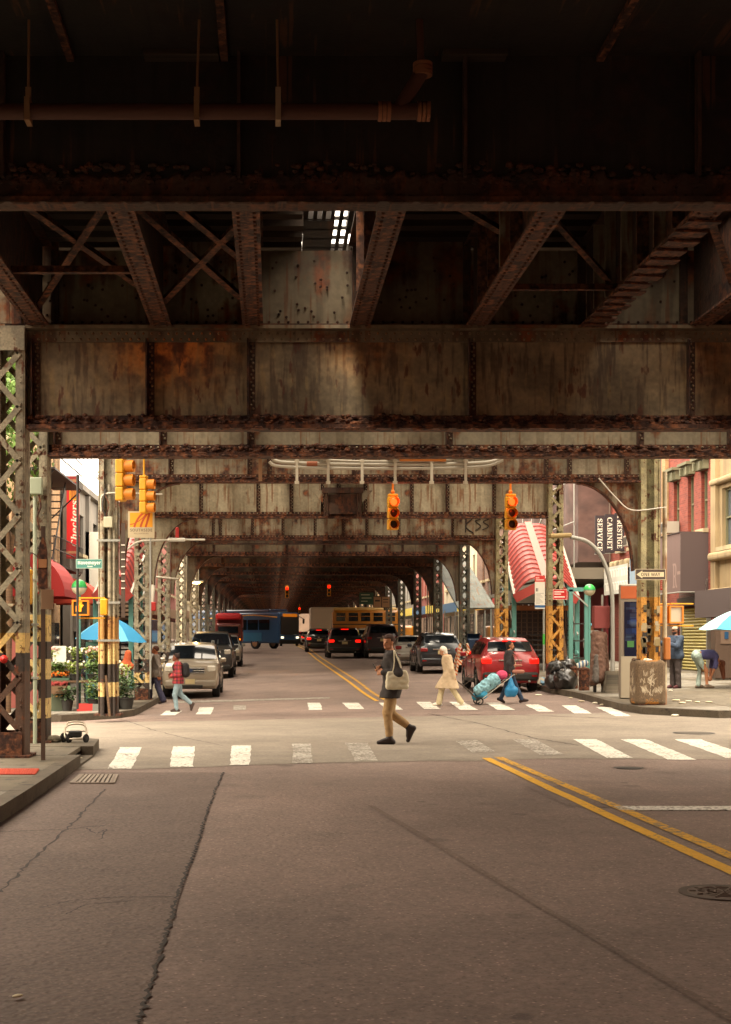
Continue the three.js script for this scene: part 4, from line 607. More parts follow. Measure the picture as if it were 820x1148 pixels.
function loftBody(st) {
  const rings = st.map(s => ring(s).map(p => V3(p[0], p[1], s.z))), n = rings[0].length, pos = [], idx = [];
  for (const r of rings) for (const p of r) pos.push(p.x, p.y, p.z);
  for (let i = 0; i + 1 < rings.length; i++) for (let k = 0; k < n; k++) { const a = i * n + k, b = i * n + (k + 1) % n, c = a + n, d = b + n; idx.push(a, b, d, a, d, c); }
  const cap = (i, flip) => { const c = pos.length / 3; let x = 0, y = 0; for (const p of rings[i]) { x += p.x; y += p.y; } pos.push(0, y / n, rings[i][0].z); for (let k = 0; k < n; k++) { const a = i * n + k, b = i * n + (k + 1) % n; idx.push(...(flip ? [c, b, a] : [c, a, b])); } };
  cap(0, true); cap(rings.length - 1, false);
  const g = new THREE.BufferGeometry(); g.setAttribute('position', new THREE.Float32BufferAttribute(pos, 3)); g.setIndex(idx); g.computeVertexNormals(); g.setAttribute('uv', new THREE.Float32BufferAttribute(new Float32Array(pos.length / 3 * 2), 2)); return g;
}
const ev = new Evaluator(); ev.attributes = ['position', 'normal', 'uv'];
function cutArches(g, axles, r, W) {
  let b = new Brush(g); b.updateMatrixWorld();
  for (const z of axles) { const c = new THREE.CylinderGeometry(r, r, W * 2.4, 22); c.rotateZ(Math.PI / 2); c.translate(0, r * .84, z); const cb = new Brush(c); cb.updateMatrixWorld(); b = ev.evaluate(b, cb, SUBTRACTION); b.updateMatrixWorld(); }
  return toCreasedNormals(b.geometry.index ? b.geometry.toNonIndexed() : b.geometry, .55);
}
const shapes = {
  suv: { L: 4.55, r: .35, ax: [1.4, -1.32], st: [{ z: 2.27, yb: .32, yt: .62, belt: .55, wb: .74 }, { z: 2.2, yb: .26, yt: .9, belt: .82, wb: .86 }, { z: 2.0, yb: .24, yt: 1.02, belt: .93, wb: .9 }, { z: 1.1, yb: .24, yt: 1.12, belt: 1.0, wb: .92 }, { z: 1.0, yb: .24, yt: 1.14, belt: 1.02, wb: .925, wt: .78 }, { z: .38, yb: .24, yt: 1.58, belt: 1.04, wb: .925, wt: .66 }, { z: -.3, yb: .24, yt: 1.66, belt: 1.05, wb: .925, wt: .68 }, { z: -1.4, yb: .24, yt: 1.64, belt: 1.07, wb: .925, wt: .67 }, { z: -1.88, yb: .26, yt: 1.56, belt: 1.08, wb: .91, wt: .64 }, { z: -2.16, yb: .28, yt: 1.16, belt: 1.06, wb: .89, wt: .74 }, { z: -2.24, yb: .34, yt: .98, belt: .92, wb: .86 }, { z: -2.27, yb: .4, yt: .74, belt: .68, wb: .8 }] },
  box: { L: 4.5, r: .37, ax: [1.42, -1.3], st: [{ z: 2.25, yb: .36, yt: .72, belt: .66, wb: .8 }, { z: 2.2, yb: .3, yt: 1.02, belt: .95, wb: .87 }, { z: 1.95, yb: .28, yt: 1.1, belt: 1.02, wb: .9 }, { z: 1.05, yb: .27, yt: 1.16, belt: 1.06, wb: .91 }, { z: .95, yb: .27, yt: 1.18, belt: 1.08, wb: .91, wt: .8 }, { z: .42, yb: .27, yt: 1.68, belt: 1.08, wb: .91, wt: .7 }, { z: -.3, yb: .27, yt: 1.75, belt: 1.09, wb: .91, wt: .7 }, { z: -1.8, yb: .27, yt: 1.73, belt: 1.1, wb: .91, wt: .69 }, { z: -2.05, yb: .29, yt: 1.66, belt: 1.1, wb: .9, wt: .67 }, { z: -2.2, yb: .32, yt: 1.2, belt: 1.08, wb: .88, wt: .76 }, { z: -2.24, yb: .38, yt: .9, belt: .84, wb: .85 }] },
  sedan: { L: 4.7, r: .33, ax: [1.42, -1.36], st: [{ z: 2.35, yb: .28, yt: .56, belt: .5, wb: .7 }, { z: 2.25, yb: .22, yt: .76, belt: .68, wb: .84 }, { z: 1.9, yb: .2, yt: .86, belt: .78, wb: .89 }, { z: 1.0, yb: .2, yt: .96, belt: .86, wb: .9 }, { z: .9, yb: .2, yt: .98, belt: .88, wb: .905, wt: .78 }, { z: .1, yb: .2, yt: 1.38, belt: .9, wb: .905, wt: .6 }, { z: -.5, yb: .2, yt: 1.43, belt: .92, wb: .905, wt: .6 }, { z: -1.0, yb: .2, yt: 1.38, belt: .94, wb: .9, wt: .58 }, { z: -1.72, yb: .22, yt: 1.06, belt: .96, wb: .89, wt: .74 }, { z: -1.8, yb: .22, yt: 1.04, belt: .95, wb: .885 }, { z: -2.26, yb: .26, yt: 1.0, belt: .9, wb: .84 }, { z: -2.34, yb: .34, yt: .74, belt: .68, wb: .76 }] },
  pickup: { L: 5.6, r: .42, ax: [1.8, -1.7], st: [{ z: 2.8, yb: .42, yt: .8, belt: .75, wb: .9 }, { z: 2.74, yb: .38, yt: 1.2, belt: 1.12, wb: .97 }, { z: 2.5, yb: .36, yt: 1.28, belt: 1.18, wb: .99 }, { z: 1.4, yb: .36, yt: 1.34, belt: 1.22, wb: 1.0 }, { z: 1.3, yb: .36, yt: 1.36, belt: 1.24, wb: 1.0, wt: .86 }, { z: .68, yb: .36, yt: 1.9, belt: 1.26, wb: 1.0, wt: .74 }, { z: .1, yb: .36, yt: 1.98, belt: 1.28, wb: 1.0, wt: .75 }, { z: -1.9, yb: .36, yt: 1.96, belt: 1.3, wb: 1.0, wt: .74 }, { z: -2.5, yb: .38, yt: 1.88, belt: 1.3, wb: .98, wt: .72 }, { z: -2.72, yb: .42, yt: 1.34, belt: 1.26, wb: .95, wt: .8 }, { z: -2.78, yb: .5, yt: 1.0, belt: .9, wb: .9 }] },
};
const bodyCache = {};
function vehicle(o) {
  const S = shapes[o.shape], t = thing(o.name, o.label, o.cat || 'car', o.pos, o.turn, o.group), st = S.st, W = Math.max(...st.map(s => s.wb)), mat = o.paint;
  if (o.tilt) t.rotation.x = o.tilt;
  if (!bodyCache[o.shape]) bodyCache[o.shape] = shared(cutArches(loftBody(st), S.ax, S.r * 1.2, W), true);
  mk('body', bodyCache[o.shape], mat, t);
  mk('underbody', box(W * 1.5, .3, S.L - .5, 0, .42, 0), M.black, t);
  const iw = st.findIndex(s => s.wt), b0 = st[iw], b1 = st[iw + 1], lastRoof = st.length - 1 - [...st].reverse().findIndex(s => s.wt), r1 = st[lastRoof], r0 = st[lastRoof - 1];
  const patch = (A, B, wa, wb, ta, tb, off) => { const n = V3(0, (A.z - B.z), (B.yt - A.yt)).normalize(); if (n.y < 0) n.negate(); const at = (t2, w) => V3(w, mix(A.yt, B.yt, t2), mix(A.z, B.z, t2)).addScaledVector(n, off); return gridGeo(8, 3, (s, q) => { const t2 = mix(ta, tb, q), w = mix(wa, wb, t2) * (s * 2 - 1), p = at(t2, w); p.addScaledVector(n, .015 * (1 - Math.pow(s * 2 - 1, 2))); return p; }); };
  const ws = mk('windshield', patch(b0, b1, b0.wt * .98, b1.wt * .96, .06, .9, .014), o.wsMat || M.glass, t);
  if (o.wiper !== false) { for (const x of [-.45, .3]) mk('wiper', patch({ z: b0.z, yt: b0.yt }, b1, .02, .02, .05, .42, .035).translate(x, 0, 0), M.black, ws); }
  mk('rear_window', patch(r1, r0, r1.wt * .92, r0.wt * .96, .16, .88, .014), M.glass, t);
  const segs = []; for (let i = iw + 1; i < lastRoof - 1; i++) segs.push([st[i], st[i + 1]]);
  const sideAt = (A, B, s, tv, sd) => { const wb = mix(A.wb, B.wb, s) * .94, be = mix(A.belt, B.belt, s), wt = mix(A.wt, B.wt, s), yt = mix(A.yt, B.yt, s) - .09; return V3(sd * (mix(wb, wt, tv) + .012), mix(be, yt, tv), mix(A.z, B.z, s)); };
  for (const sd of [-1, 1]) { segs.forEach(([A, B]) => mk('side_window', quadsGeo([[sideAt(A, B, .05, .14, sd), sideAt(A, B, .95, .14, sd), sideAt(A, B, .95, .92, sd), sideAt(A, B, .05, .92, sd)]]), M.glass, t)); const A = b0, B = b1; mk('side_window', quadsGeo([[sideAt(A, B, .35, .14, sd), sideAt(A, B, .97, .14, sd), sideAt(A, B, .97, .9, sd), sideAt(A, B, .9, .9, sd)]]), M.glass, t); }
  const tg = S.tyre || (S.tyre = tyreGeo(S.r, .23)), rg = S.rim || (S.rim = rimGeo(S.r, .23));
  for (const z of S.ax) for (const sd of [-1, 1]) { const w = part('wheel', t, V3(sd * (W - .12), S.r, z), sd < 0 ? Math.PI : 0); mk('tyre', tg, M.rubber, w); mk('rim', rg, o.rim || M.rim, w); }
  for (const sd of [-1, 1]) { const mi = mk('mirror', [rbox(.2, .15, .12, .05, sd * (W + .08), b0.belt + .1, b0.z - .2)], o.mirror || mat, t); }
  const hf = st[1].yt, zf = st[0].z, rr = st[st.length - 1], zr = rr.z, hr = r1.belt;
  if (o.front) {
    mk('grille', [rbox(.9, .2, .05, .03, 0, hf - .16, zf - .01)], M.black, t); for (const k of [-1, 0, 1]) mk('grille_bar', rbox(.94, .03, .07, .01, 0, hf - .16 + k * .075, zf), M.chrome, t);
    mk('emblem', new THREE.CylinderGeometry(.06, .06, .05, 14).rotateX(Math.PI / 2).scale(1.5, 1, 1).translate(0, hf - .15, zf + .025), plain('#2c3a58', .3), t);
    for (const sd of [-1, 1]) { mk('headlight', rbox(.28, .2, .2, .05, sd * (W - .25), hf - .1, zf - .1, 0, sd * .25), M.lamp, t); mk('fog_lamp', new THREE.CylinderGeometry(.055, .055, .06, 12).rotateX(Math.PI / 2).translate(sd * (W - .3), .5, zf - .04), M.lamp, t); }
    mk('bumper', rbox(W * 1.78, .24, .2, .08, 0, .45, zf - .05), o.bumper || M.plastic, t); mk('licence_plate', box(.3, .15, .02, 0, .52, zf + .06), M.plate, t); mk('lower_grille', rbox(.8, .1, .06, .02, 0, .36, zf + .04), M.black, t);
  }
  if (o.rear) {
    const on2 = o.brake ? M.tailOn : M.tailOff;
    for (const sd of [-1, 1]) mk('tail_light', rbox(.3, .17, .16, .05, sd * (W - .22), hr - .12 + (o.tl || 0), zr + .07), on2, t);
    if (o.brake) mk('brake_light', rbox(.4, .04, .06, .015, 0, r0.yt - .02, r0.z - .06), M.tailOn, t);
    mk('bumper', rbox(W * 1.8, .26, .2, .08, 0, .48, zr + .03), o.bumper || M.plastic, t); mk('licence_plate', box(.3, .15, .02, 0, hr - .22, zr - .03), M.plate, t); mk('tailgate_trim', rbox(.7, .04, .04, .01, 0, hr - .1, zr - .005), M.chrome, t); for (const sd of [-1, 1]) mk('reflector', box(.16, .05, .02, sd * (W - .22), .5, zr - .08), M.tailOff, t);
  }
  for (const sd of [-1, 1]) { for (const z of [.62, -.42, -1.2]) if (z < b0.z) mk('door_seam', box(.022, b0.belt - .42, .012, sd * (W - .008), (b0.belt + .36) / 2 + .02, z), M.black, t); mk('sill_trim', rbox(.06, .12, S.ax[0] - S.ax[1] - S.r * 2.6, .02, sd * (W - .02), .33, (S.ax[0] + S.ax[1]) / 2), M.plastic, t); for (const z of [.05, -.95]) mk('door_handle', rbox(.05, .03, .16, .012, sd * (W - .005), b0.belt - .14, z), M.chrome, t); }
  if (o.rear) { mk('rear_wiper', bar(V3(.02, r1.yt + .05, r1.z - .02), V3(.34, r1.yt + .16, r1.z + .06), .02, .02), M.black, t); mk('emblem', new THREE.CylinderGeometry(.055, .055, .03, 14).rotateX(Math.PI / 2).translate(0, hr - .02, zr - .005), M.chrome, t); mk('exhaust', cyl(.035, .035, V3(-W * .6, .34, zr + .2), V3(-W * .6, .34, zr - .06), 8), M.zinc, t); }
  if (o.rails) for (const sd of [-1, 1]) mk('roof_rail', [cyl(.02, .02, V3(sd * .6, st[iw + 2].yt + .05, .2), V3(sd * .6, st[iw + 2].yt + .04, -1.5), 6), box(.03, .08, .05, sd * .6, st[iw + 2].yt, .2), box(.03, .08, .05, sd * .6, st[iw + 2].yt, -1.5)], M.zinc, t);
  return t;
}
const slope = -.011;
vehicle({ name: 'parked_suv', label: 'gold beige boxy SUV facing the viewer at the left kerb', shape: 'box', pos: on(-2.58, 47.3), paint: paintMat('#9b8f7c', .45), front: 1, rails: 1, bumper: plain('#8a8070', .6), wsMat: M.glass });
vehicle({ name: 'pickup_truck', label: 'tall black pickup behind the beige SUV at the left kerb', cat: 'truck', shape: 'pickup', pos: on(-2.62, 62.5), paint: paintMat('#2b2a29'), front: 1, rim: M.chrome });
vehicle({ name: 'parked_suv', label: 'silver SUV behind the black pickup in the left row', shape: 'suv', pos: on(-2.5, 76), paint: paintMat('#8d8a82', .4), front: 1 });
const S2 = { turn: Math.PI, rear: 1 };
vehicle({ name: 'red_suv', label: 'glossy red SUV with lit brake lights at the right kerb', shape: 'suv', pos: on(7.13, 44.9), paint: paintMat('#8f1218', .2), ...S2, brake: 1, bumper: M.plastic });
vehicle({ name: 'parked_suv', label: 'black SUV parked between the red SUV and the silver sedan', shape: 'suv', pos: on(6.9, 60.3), paint: paintMat('#1b2026'), ...S2, bumper: paintMat('#22272c') });
vehicle({ name: 'silver_sedan', label: 'silver sedan at the right kerb behind the walking man', shape: 'sedan', pos: on(6.75, 70.6), paint: paintMat('#b5b0a6', .4), ...S2, bumper: paintMat('#b5b0a6', .4) });
vehicle({ name: 'dark_suv', label: 'dark maroon tailed SUV left of the silver sedan', shape: 'pickup', pos: on(6.35, 84.4), paint: paintMat('#2a1618'), ...S2, bumper: M.plastic });
vehicle({ name: 'black_minivan', label: 'big black minivan with bright brake lights in the right lane', cat: 'van', shape: 'box', pos: on(4.28, 86.2), paint: paintMat('#191818'), ...S2, brake: 1 }).scale.set(1.12, 1.03, 1.1);
vehicle({ name: 'black_suv', label: 'black SUV half hidden left of the black minivan', shape: 'suv', pos: on(3.3, 102), paint: paintMat('#201f20'), ...S2, brake: 1 });
vehicle({ name: 'white_suv', label: 'white SUV between the minivan and the maroon SUV', shape: 'suv', pos: on(6.6, 100), paint: paintMat('#b9b4aa', .2), ...S2 });
for (const [x, D, c, l, b] of [[1.7, 142, '#7a1414', 'distant red car with brake lights past the bus', 1], [3.9, 150, '#b0aca4', 'distant white car near the end of the street', 1], [3.2, 168, '#3a3a3c', 'distant dark car near the end of the street', 1]]) vehicle({ name: 'distant_car', label: l, shape: 'sedan', pos: on(x, D), paint: paintMat(c), ...S2, brake: b });
// small truck with a red body in the left row
{
  const D = 101, t = thing('box_truck', 'truck with a red box body behind the silver SUV', 'truck', on(-3.05, D)), red = plain('#b01a1e', .5);
  t.scale.setScalar(.88); mk('box_body', rbox(2.15, 2.2, 4.6, .08, 0, 2.05, -2.2), plain('#7c2a26', .6), t); mk('roof_visor', rbox(2.0, .55, .8, .2, 0, 2.95, .5), red, t); mk('cab', [rbox(1.95, 1.7, 1.8, .18, 0, 1.55, .9), rbox(1.85, .7, 1.1, .15, 0, .95, 1.9)], paintMat('#5a2420'), t);
  mk('windshield', box(1.6, .7, .03, 0, 1.95, 1.81, -.12), M.glass, t); mk('grille', rbox(.9, .4, .06, .03, 0, .95, 2.45), M.black, t); mk('bumper', rbox(2, .25, .2, .06, 0, .55, 2.45), M.plastic, t);
  for (const s of [-1, 1]) { mk('headlight', rbox(.3, .2, .08, .04, s * .72, .95, 2.43), M.lamp, t); mk('turn_signal', rbox(.14, .16, .08, .04, s * .92, 1.12, 2.35), s > 0 ? M.amber : M.tailOff, t); for (const z of [1.4, -3.2]) { const w = part('wheel', t, V3(s * .9, .4, z), s < 0 ? Math.PI : 0); mk('tyre', tyreGeo(.4, .24), M.rubber, w); mk('rim', rimGeo(.4, .24), M.rim, w); } mk('mirror', rbox(.08, .35, .14, .03, s * 1.15, 1.9, 1.6), M.black, t); }
}
// city bus turning across the street
{
  const D = 121, t = thing('city_bus', 'dark blue city bus turning across the far end of the street', 'bus', P(276, 716, D).setY(gh(-2, D)), .82), blue = paintMat('#174670', .1), L = 10.5;
  mk('body', rbox(2.5, 2.55, L, .16, 0, 1.75, -L / 2 + 5, 0, 0, 0, 3), blue, t); mk('roof_pod', rbox(2.3, .4, L - 1.6, .18, 0, 3.1, -L / 2 + 4.6), paintMat('#14304e', .1), t);
  mk('windshield', rbox(2.2, 1.55, .1, .05, 0, 1.95, 5.0), M.glass, t); mk('destination_sign', box(1.7, .26, .06, 0, 2.78, 5.03), std({ color: '#141210', emissive: '#ff8a1a', emissiveIntensity: .06 }), t); mk('front_bumper', rbox(2.5, .35, .16, .06, 0, .6, 5.02), M.black, t);
  for (const s of [-1, 1]) mk('headlight', rbox(.3, .16, .06, .04, s * .92, .95, 5.04), std({ color: '#e8e0c8', emissive: '#fff0cc', emissiveIntensity: .3 }), t);
  for (let k = 0; k < 7; k++) for (const s of [-1, 1]) mk('side_window', box(.03, .85, 1.18, s * 1.255, 2.0, 3.3 - k * 1.3), M.glass, t);
  for (const s of [-1, 1]) mk('gold_stripe', tube([V3(s * 1.262, 2.5, -4.5), V3(s * 1.262, 2.72, -.5), V3(s * 1.262, 2.8, 2), V3(s * 1.262, 2.6, 4.8)], .05, 5, 20), plain('#c08a2c', .5), t); mk('door', box(.03, 2.1, 1.1, 1.258, 1.6, 4.1), M.pane, t); mk('side_panel', box(.02, .7, 8, 1.256, 1, -1), paintMat('#1d5d80', .1), t); mk('side_panel', box(.02, .7, 8, -1.256, 1, -1), paintMat('#1d5d80', .1), t);
  for (const z of [2.2, -3.4]) for (const s of [-1, 1]) { const w = part('wheel', t, V3(s * 1.12, .48, z), s < 0 ? Math.PI : 0); mk('tyre', tyreGeo(.48, .28), M.rubber, w); mk('rim', rimGeo(.48, .3), plain('#a07a5a', .5, .3), w); } mk('mirror', [rbox(.1, .4, .18, .04, 1.5, 2.3, 5.2), cyl(.03, .03, V3(1.2, 2.7, 4.95), V3(1.5, 2.5, 5.2), 6)], M.black, t);
}
// school bus and white box truck crossing on the right
{
  const D = 108, g = gh(6, D), t = thing('school_bus', 'yellow orange school bus crossing behind the dark cars', 'bus', V3(xAt(409, D), g, -D), Math.PI / 2), y = paintMat('#a86a14', .05);
  mk('body', rbox(2.4, 2.15, 5, .2, 0, 1.9, 0, 0, 0, 0, 3), y, t); mk('roof', rbox(2.2, .3, 4.8, .14, 0, 3.02, 0), plain('#c9a468', .6), t); mk('hood', rbox(2.0, 1.0, 1.3, .2, 0, 1.3, 3), y, t);
  for (const s of [-1, 1]) { for (let k = 0; k < 5; k++) { const w = part('window', t); mk('pane', box(.03, .62, .68, s * 1.205, 2.45, -1.86 + k * .93), M.glass, w); mk('sash', box(.04, .04, .7, s * 1.21, 2.5, -1.86 + k * .93), y, w); } mk('black_rail', box(.02, .07, 4.9, s * 1.207, 1.9, 0), M.black, t); mk('black_rail', box(.02, .07, 4.9, s * 1.207, 1.3, 0), M.black, t); for (const z of [2.7, -1.6]) { const w = part('wheel', t, V3(s * 1.02, .45, z), s < 0 ? Math.PI : 0); mk('tyre', tyreGeo(.45, .28), M.rubber, w); mk('rim', rimGeo(.45, .28), M.rim, w); } }
  const b = thing('box_truck', 'white box truck left of the school bus', 'truck', on(xAt(363, 116), 116), Math.PI); mk('box_body', rbox(2.2, 2.4, 5, .05, 0, 2.1, 0), plain('#b9ae9c', .6), b); mk('cab', rbox(2, 1.6, 1.8, .2, 0, 1.4, 3.3), plain('#b0a89a', .5), b); mk('rear_door', box(2, 2.2, .04, 0, 2.1, -2.53), plain('#c6bba8', .6), b); for (const s of [-1, 1]) { mk('tail_light', box(.14, .12, .05, s * .9, .85, -2.53), M.tailOn, b); for (const z of [2.8, -1.6]) { const w = part('wheel', b, V3(s * .95, .42, z), s < 0 ? Math.PI : 0); mk('tyre', tyreGeo(.42, .26), M.rubber, w); mk('rim', rimGeo(.42, .26), M.rim, w); } } mk('bumper', box(2, .15, .2, 0, .55, -2.5), M.iron, b);
}
// ---------------------------------------------------------------- people
function surfaceNets(fn, lo, hi, c, colorFn) {
  const nx = Math.ceil((hi.x - lo.x) / c) + 1, ny = Math.ceil((hi.y - lo.y) / c) + 1, nz = Math.ceil((hi.z - lo.z) / c) + 1, f = new Float32Array(nx * ny * nz), id = new Int32Array(nx * ny * nz).fill(-1), pos = [], idx = [];
  const I = (i, j, k) => (k * ny + j) * nx + i;
  for (let k = 0; k < nz; k++) for (let j = 0; j < ny; j++) for (let i = 0; i < nx; i++) f[I(i, j, k)] = fn(lo.x + i * c, lo.y + j * c, lo.z + k * c);
  for (let k = 0; k < nz - 1; k++) for (let j = 0; j < ny - 1; j++) for (let i = 0; i < nx - 1; i++) {
    let sx = 0, sy = 0, sz = 0, n = 0; const e = (a, b, da, db) => { const A = f[I(i + da[0], j + da[1], k + da[2])], B = f[I(i + db[0], j + db[1], k + db[2])]; if ((A < 0) !== (B < 0)) { const t = A / (A - B); sx += mix(da[0], db[0], t); sy += mix(da[1], db[1], t); sz += mix(da[2], db[2], t); n++; } };
    for (const [a, b] of EDG) e(0, 0, a, b); if (!n) continue; id[I(i, j, k)] = pos.length / 3; pos.push(lo.x + (i + sx / n) * c, lo.y + (j + sy / n) * c, lo.z + (k + sz / n) * c);
  }
  for (let k = 1; k < nz - 1; k++) for (let j = 1; j < ny - 1; j++) for (let i = 1; i < nx - 1; i++) {
    const A = f[I(i, j, k)] < 0; const q = (B, a, b, c2, d) => { if (A === (B < 0) || a < 0 || b < 0 || c2 < 0 || d < 0) return; if (A) idx.push(a, b, c2, a, c2, d); else idx.push(a, c2, b, a, d, c2); };
    q(f[I(i + 1, j, k)], id[I(i, j - 1, k - 1)], id[I(i, j, k - 1)], id[I(i, j, k)], id[I(i, j - 1, k)]); q(f[I(i, j + 1, k)], id[I(i - 1, j, k - 1)], id[I(i - 1, j, k)], id[I(i, j, k)], id[I(i, j, k - 1)]); q(f[I(i, j, k + 1)], id[I(i - 1, j - 1, k)], id[I(i, j - 1, k)], id[I(i, j, k)], id[I(i - 1, j, k)]);
  }
  const g = new THREE.BufferGeometry(); g.setAttribute('position', new THREE.Float32BufferAttribute(pos, 3)); g.setIndex(idx); g.computeVertexNormals();
  if (colorFn) { const col = new Float32Array(pos.length); for (let i = 0; i < pos.length; i += 3) { const c2 = colorFn(pos[i], pos[i + 1], pos[i + 2]); col[i] = c2[0]; col[i + 1] = c2[1]; col[i + 2] = c2[2]; } g.setAttribute('color', new THREE.BufferAttribute(col, 3)); }
  return g;
}
const CO = [0, 1, 2, 3, 4, 5, 6, 7].map(b => [b & 1, (b >> 1) & 1, (b >> 2) & 1]), EDG = []; for (let a = 0; a < 8; a++) for (const b of [1, 2, 4]) if (!(a & b)) EDG.push([CO[a], CO[a | b]]);
// tapered capsule [ax,ay,az,bx,by,bz,ra,rb]
const bone = (a, b, ra, rb = ra) => [a.x, a.y, a.z, b.x - a.x, b.y - a.y, b.z - a.z, ra, rb, (b.x - a.x) ** 2 + (b.y - a.y) ** 2 + (b.z - a.z) ** 2 + 1e-9];
const dBone = (q, x, y, z) => { const px = x - q[0], py = y - q[1], pz = z - q[2], t = clamp((px * q[3] + py * q[4] + pz * q[5]) / q[8]), ex = px - q[3] * t, ey = py - q[4] * t, ez = pz - q[5] * t; return Math.sqrt(ex * ex + ey * ey + ez * ez) - (q[6] + (q[7] - q[6]) * t); };
const field = (bones, k = .03, clip) => (x, y, z) => { let d = 9; for (const q of bones) { const e = dBone(q, x, y, z); if (d > 8) { d = e; continue; } const h = Math.max(k - Math.abs(d - e), 0) / k; d = Math.min(d, e) - h * h * k * .25; } return clip ? Math.max(d, clip(x, y, z)) : d; };
function boundsOf(bones, pad = .05) { const b = new THREE.Box3(); for (const q of bones) { const r = Math.max(q[6], q[7]) + pad; for (const [x, y, z] of [[q[0], q[1], q[2]], [q[0] + q[3], q[1] + q[4], q[2] + q[5]]]) { b.expandByPoint(V3(x - r, y - r, z - r)); b.expandByPoint(V3(x + r, y + r, z + r)); } } return b; }
const creased = (bones, c, k, clip, amp = .011) => { const f = field(bones, k, clip), b = boundsOf(bones); return surfaceNets((x, y, z) => { const n = vn(x * 17 + y * 9 + 60, y * 15 - z * 13 + 60, 512, 512, 7) - .5, m = vn(x * 34 + z * 20 + 90, y * 26 + z * 18 + 90, 512, 512, 9) - .5; return f(x, y, z) + amp * n + amp * .6 * m; }, b.min, b.max, c); };
const net = (bones, c, k, clip, colorFn) => { const b = boundsOf(bones); return surfaceNets(field(bones, k, clip), b.min, b.max, c, colorFn); };
const lin = (hex) => { const c = new THREE.Color(hex); return [c.r, c.g, c.b]; };
function cloth(hex, seed = 1, amp = .16, scale = .5) { const c = new THREE.Color(hex), r = c.r * 255, s = ['r', 'g', 'b'].map(k => Math.pow(c[k], 1 / 2.2) * 255); return std({ map: metres(tex(128, 128, (u, v) => { const k = 1 - amp / 2 + amp * fbm(u, v, 8, 8, 4, seed); return s.map(e => e * k); }), scale), roughness: .92 }); }
function handBones(w, dir, up, k, curl, side) {     // wrist, direction of the fingers, back-of-hand normal
  const d = dir.clone().normalize(), n = up.clone().addScaledVector(d, -up.dot(d)).normalize(), s = V3().crossVectors(d, n).multiplyScalar(side), r = [];
  const at = (a, b, c) => w.clone().addScaledVector(d, a * k).addScaledVector(s, b * k).addScaledVector(n, c * k);
  r.push(bone(at(0, 0, 0), at(.045, 0, 0), .026 * k), bone(at(.03, -.028, 0), at(.085, -.03, 0), .017 * k), bone(at(.03, .02, 0), at(.085, .026, 0), .017 * k), bone(at(.03, 0, 0), at(.09, 0, 0), .018 * k));
  [[.03, .07], [.01, .08], [-.012, .075], [-.032, .058]].forEach(([o, L]) => { const a = at(.088, o, 0), b = at(.088 + L * .5 * Math.cos(curl), o * 1.1, -L * .5 * Math.sin(curl)), c = at(.088 + L * .5 * Math.cos(curl) + L * .5 * Math.cos(curl * 2.2), o * 1.1, -L * .5 * (Math.sin(curl) + Math.sin(curl * 2.2))); r.push(bone(a, b, .0095 * k, .0088 * k), bone(b, c, .0088 * k, .0075 * k)); });
  const a = at(.025, .03, -.005), b = at(.06, .058, -.02), c = at(.095, .055, -.035); r.push(bone(a, b, .013 * k, .011 * k), bone(b, c, .011 * k, .009 * k)); return r;
}
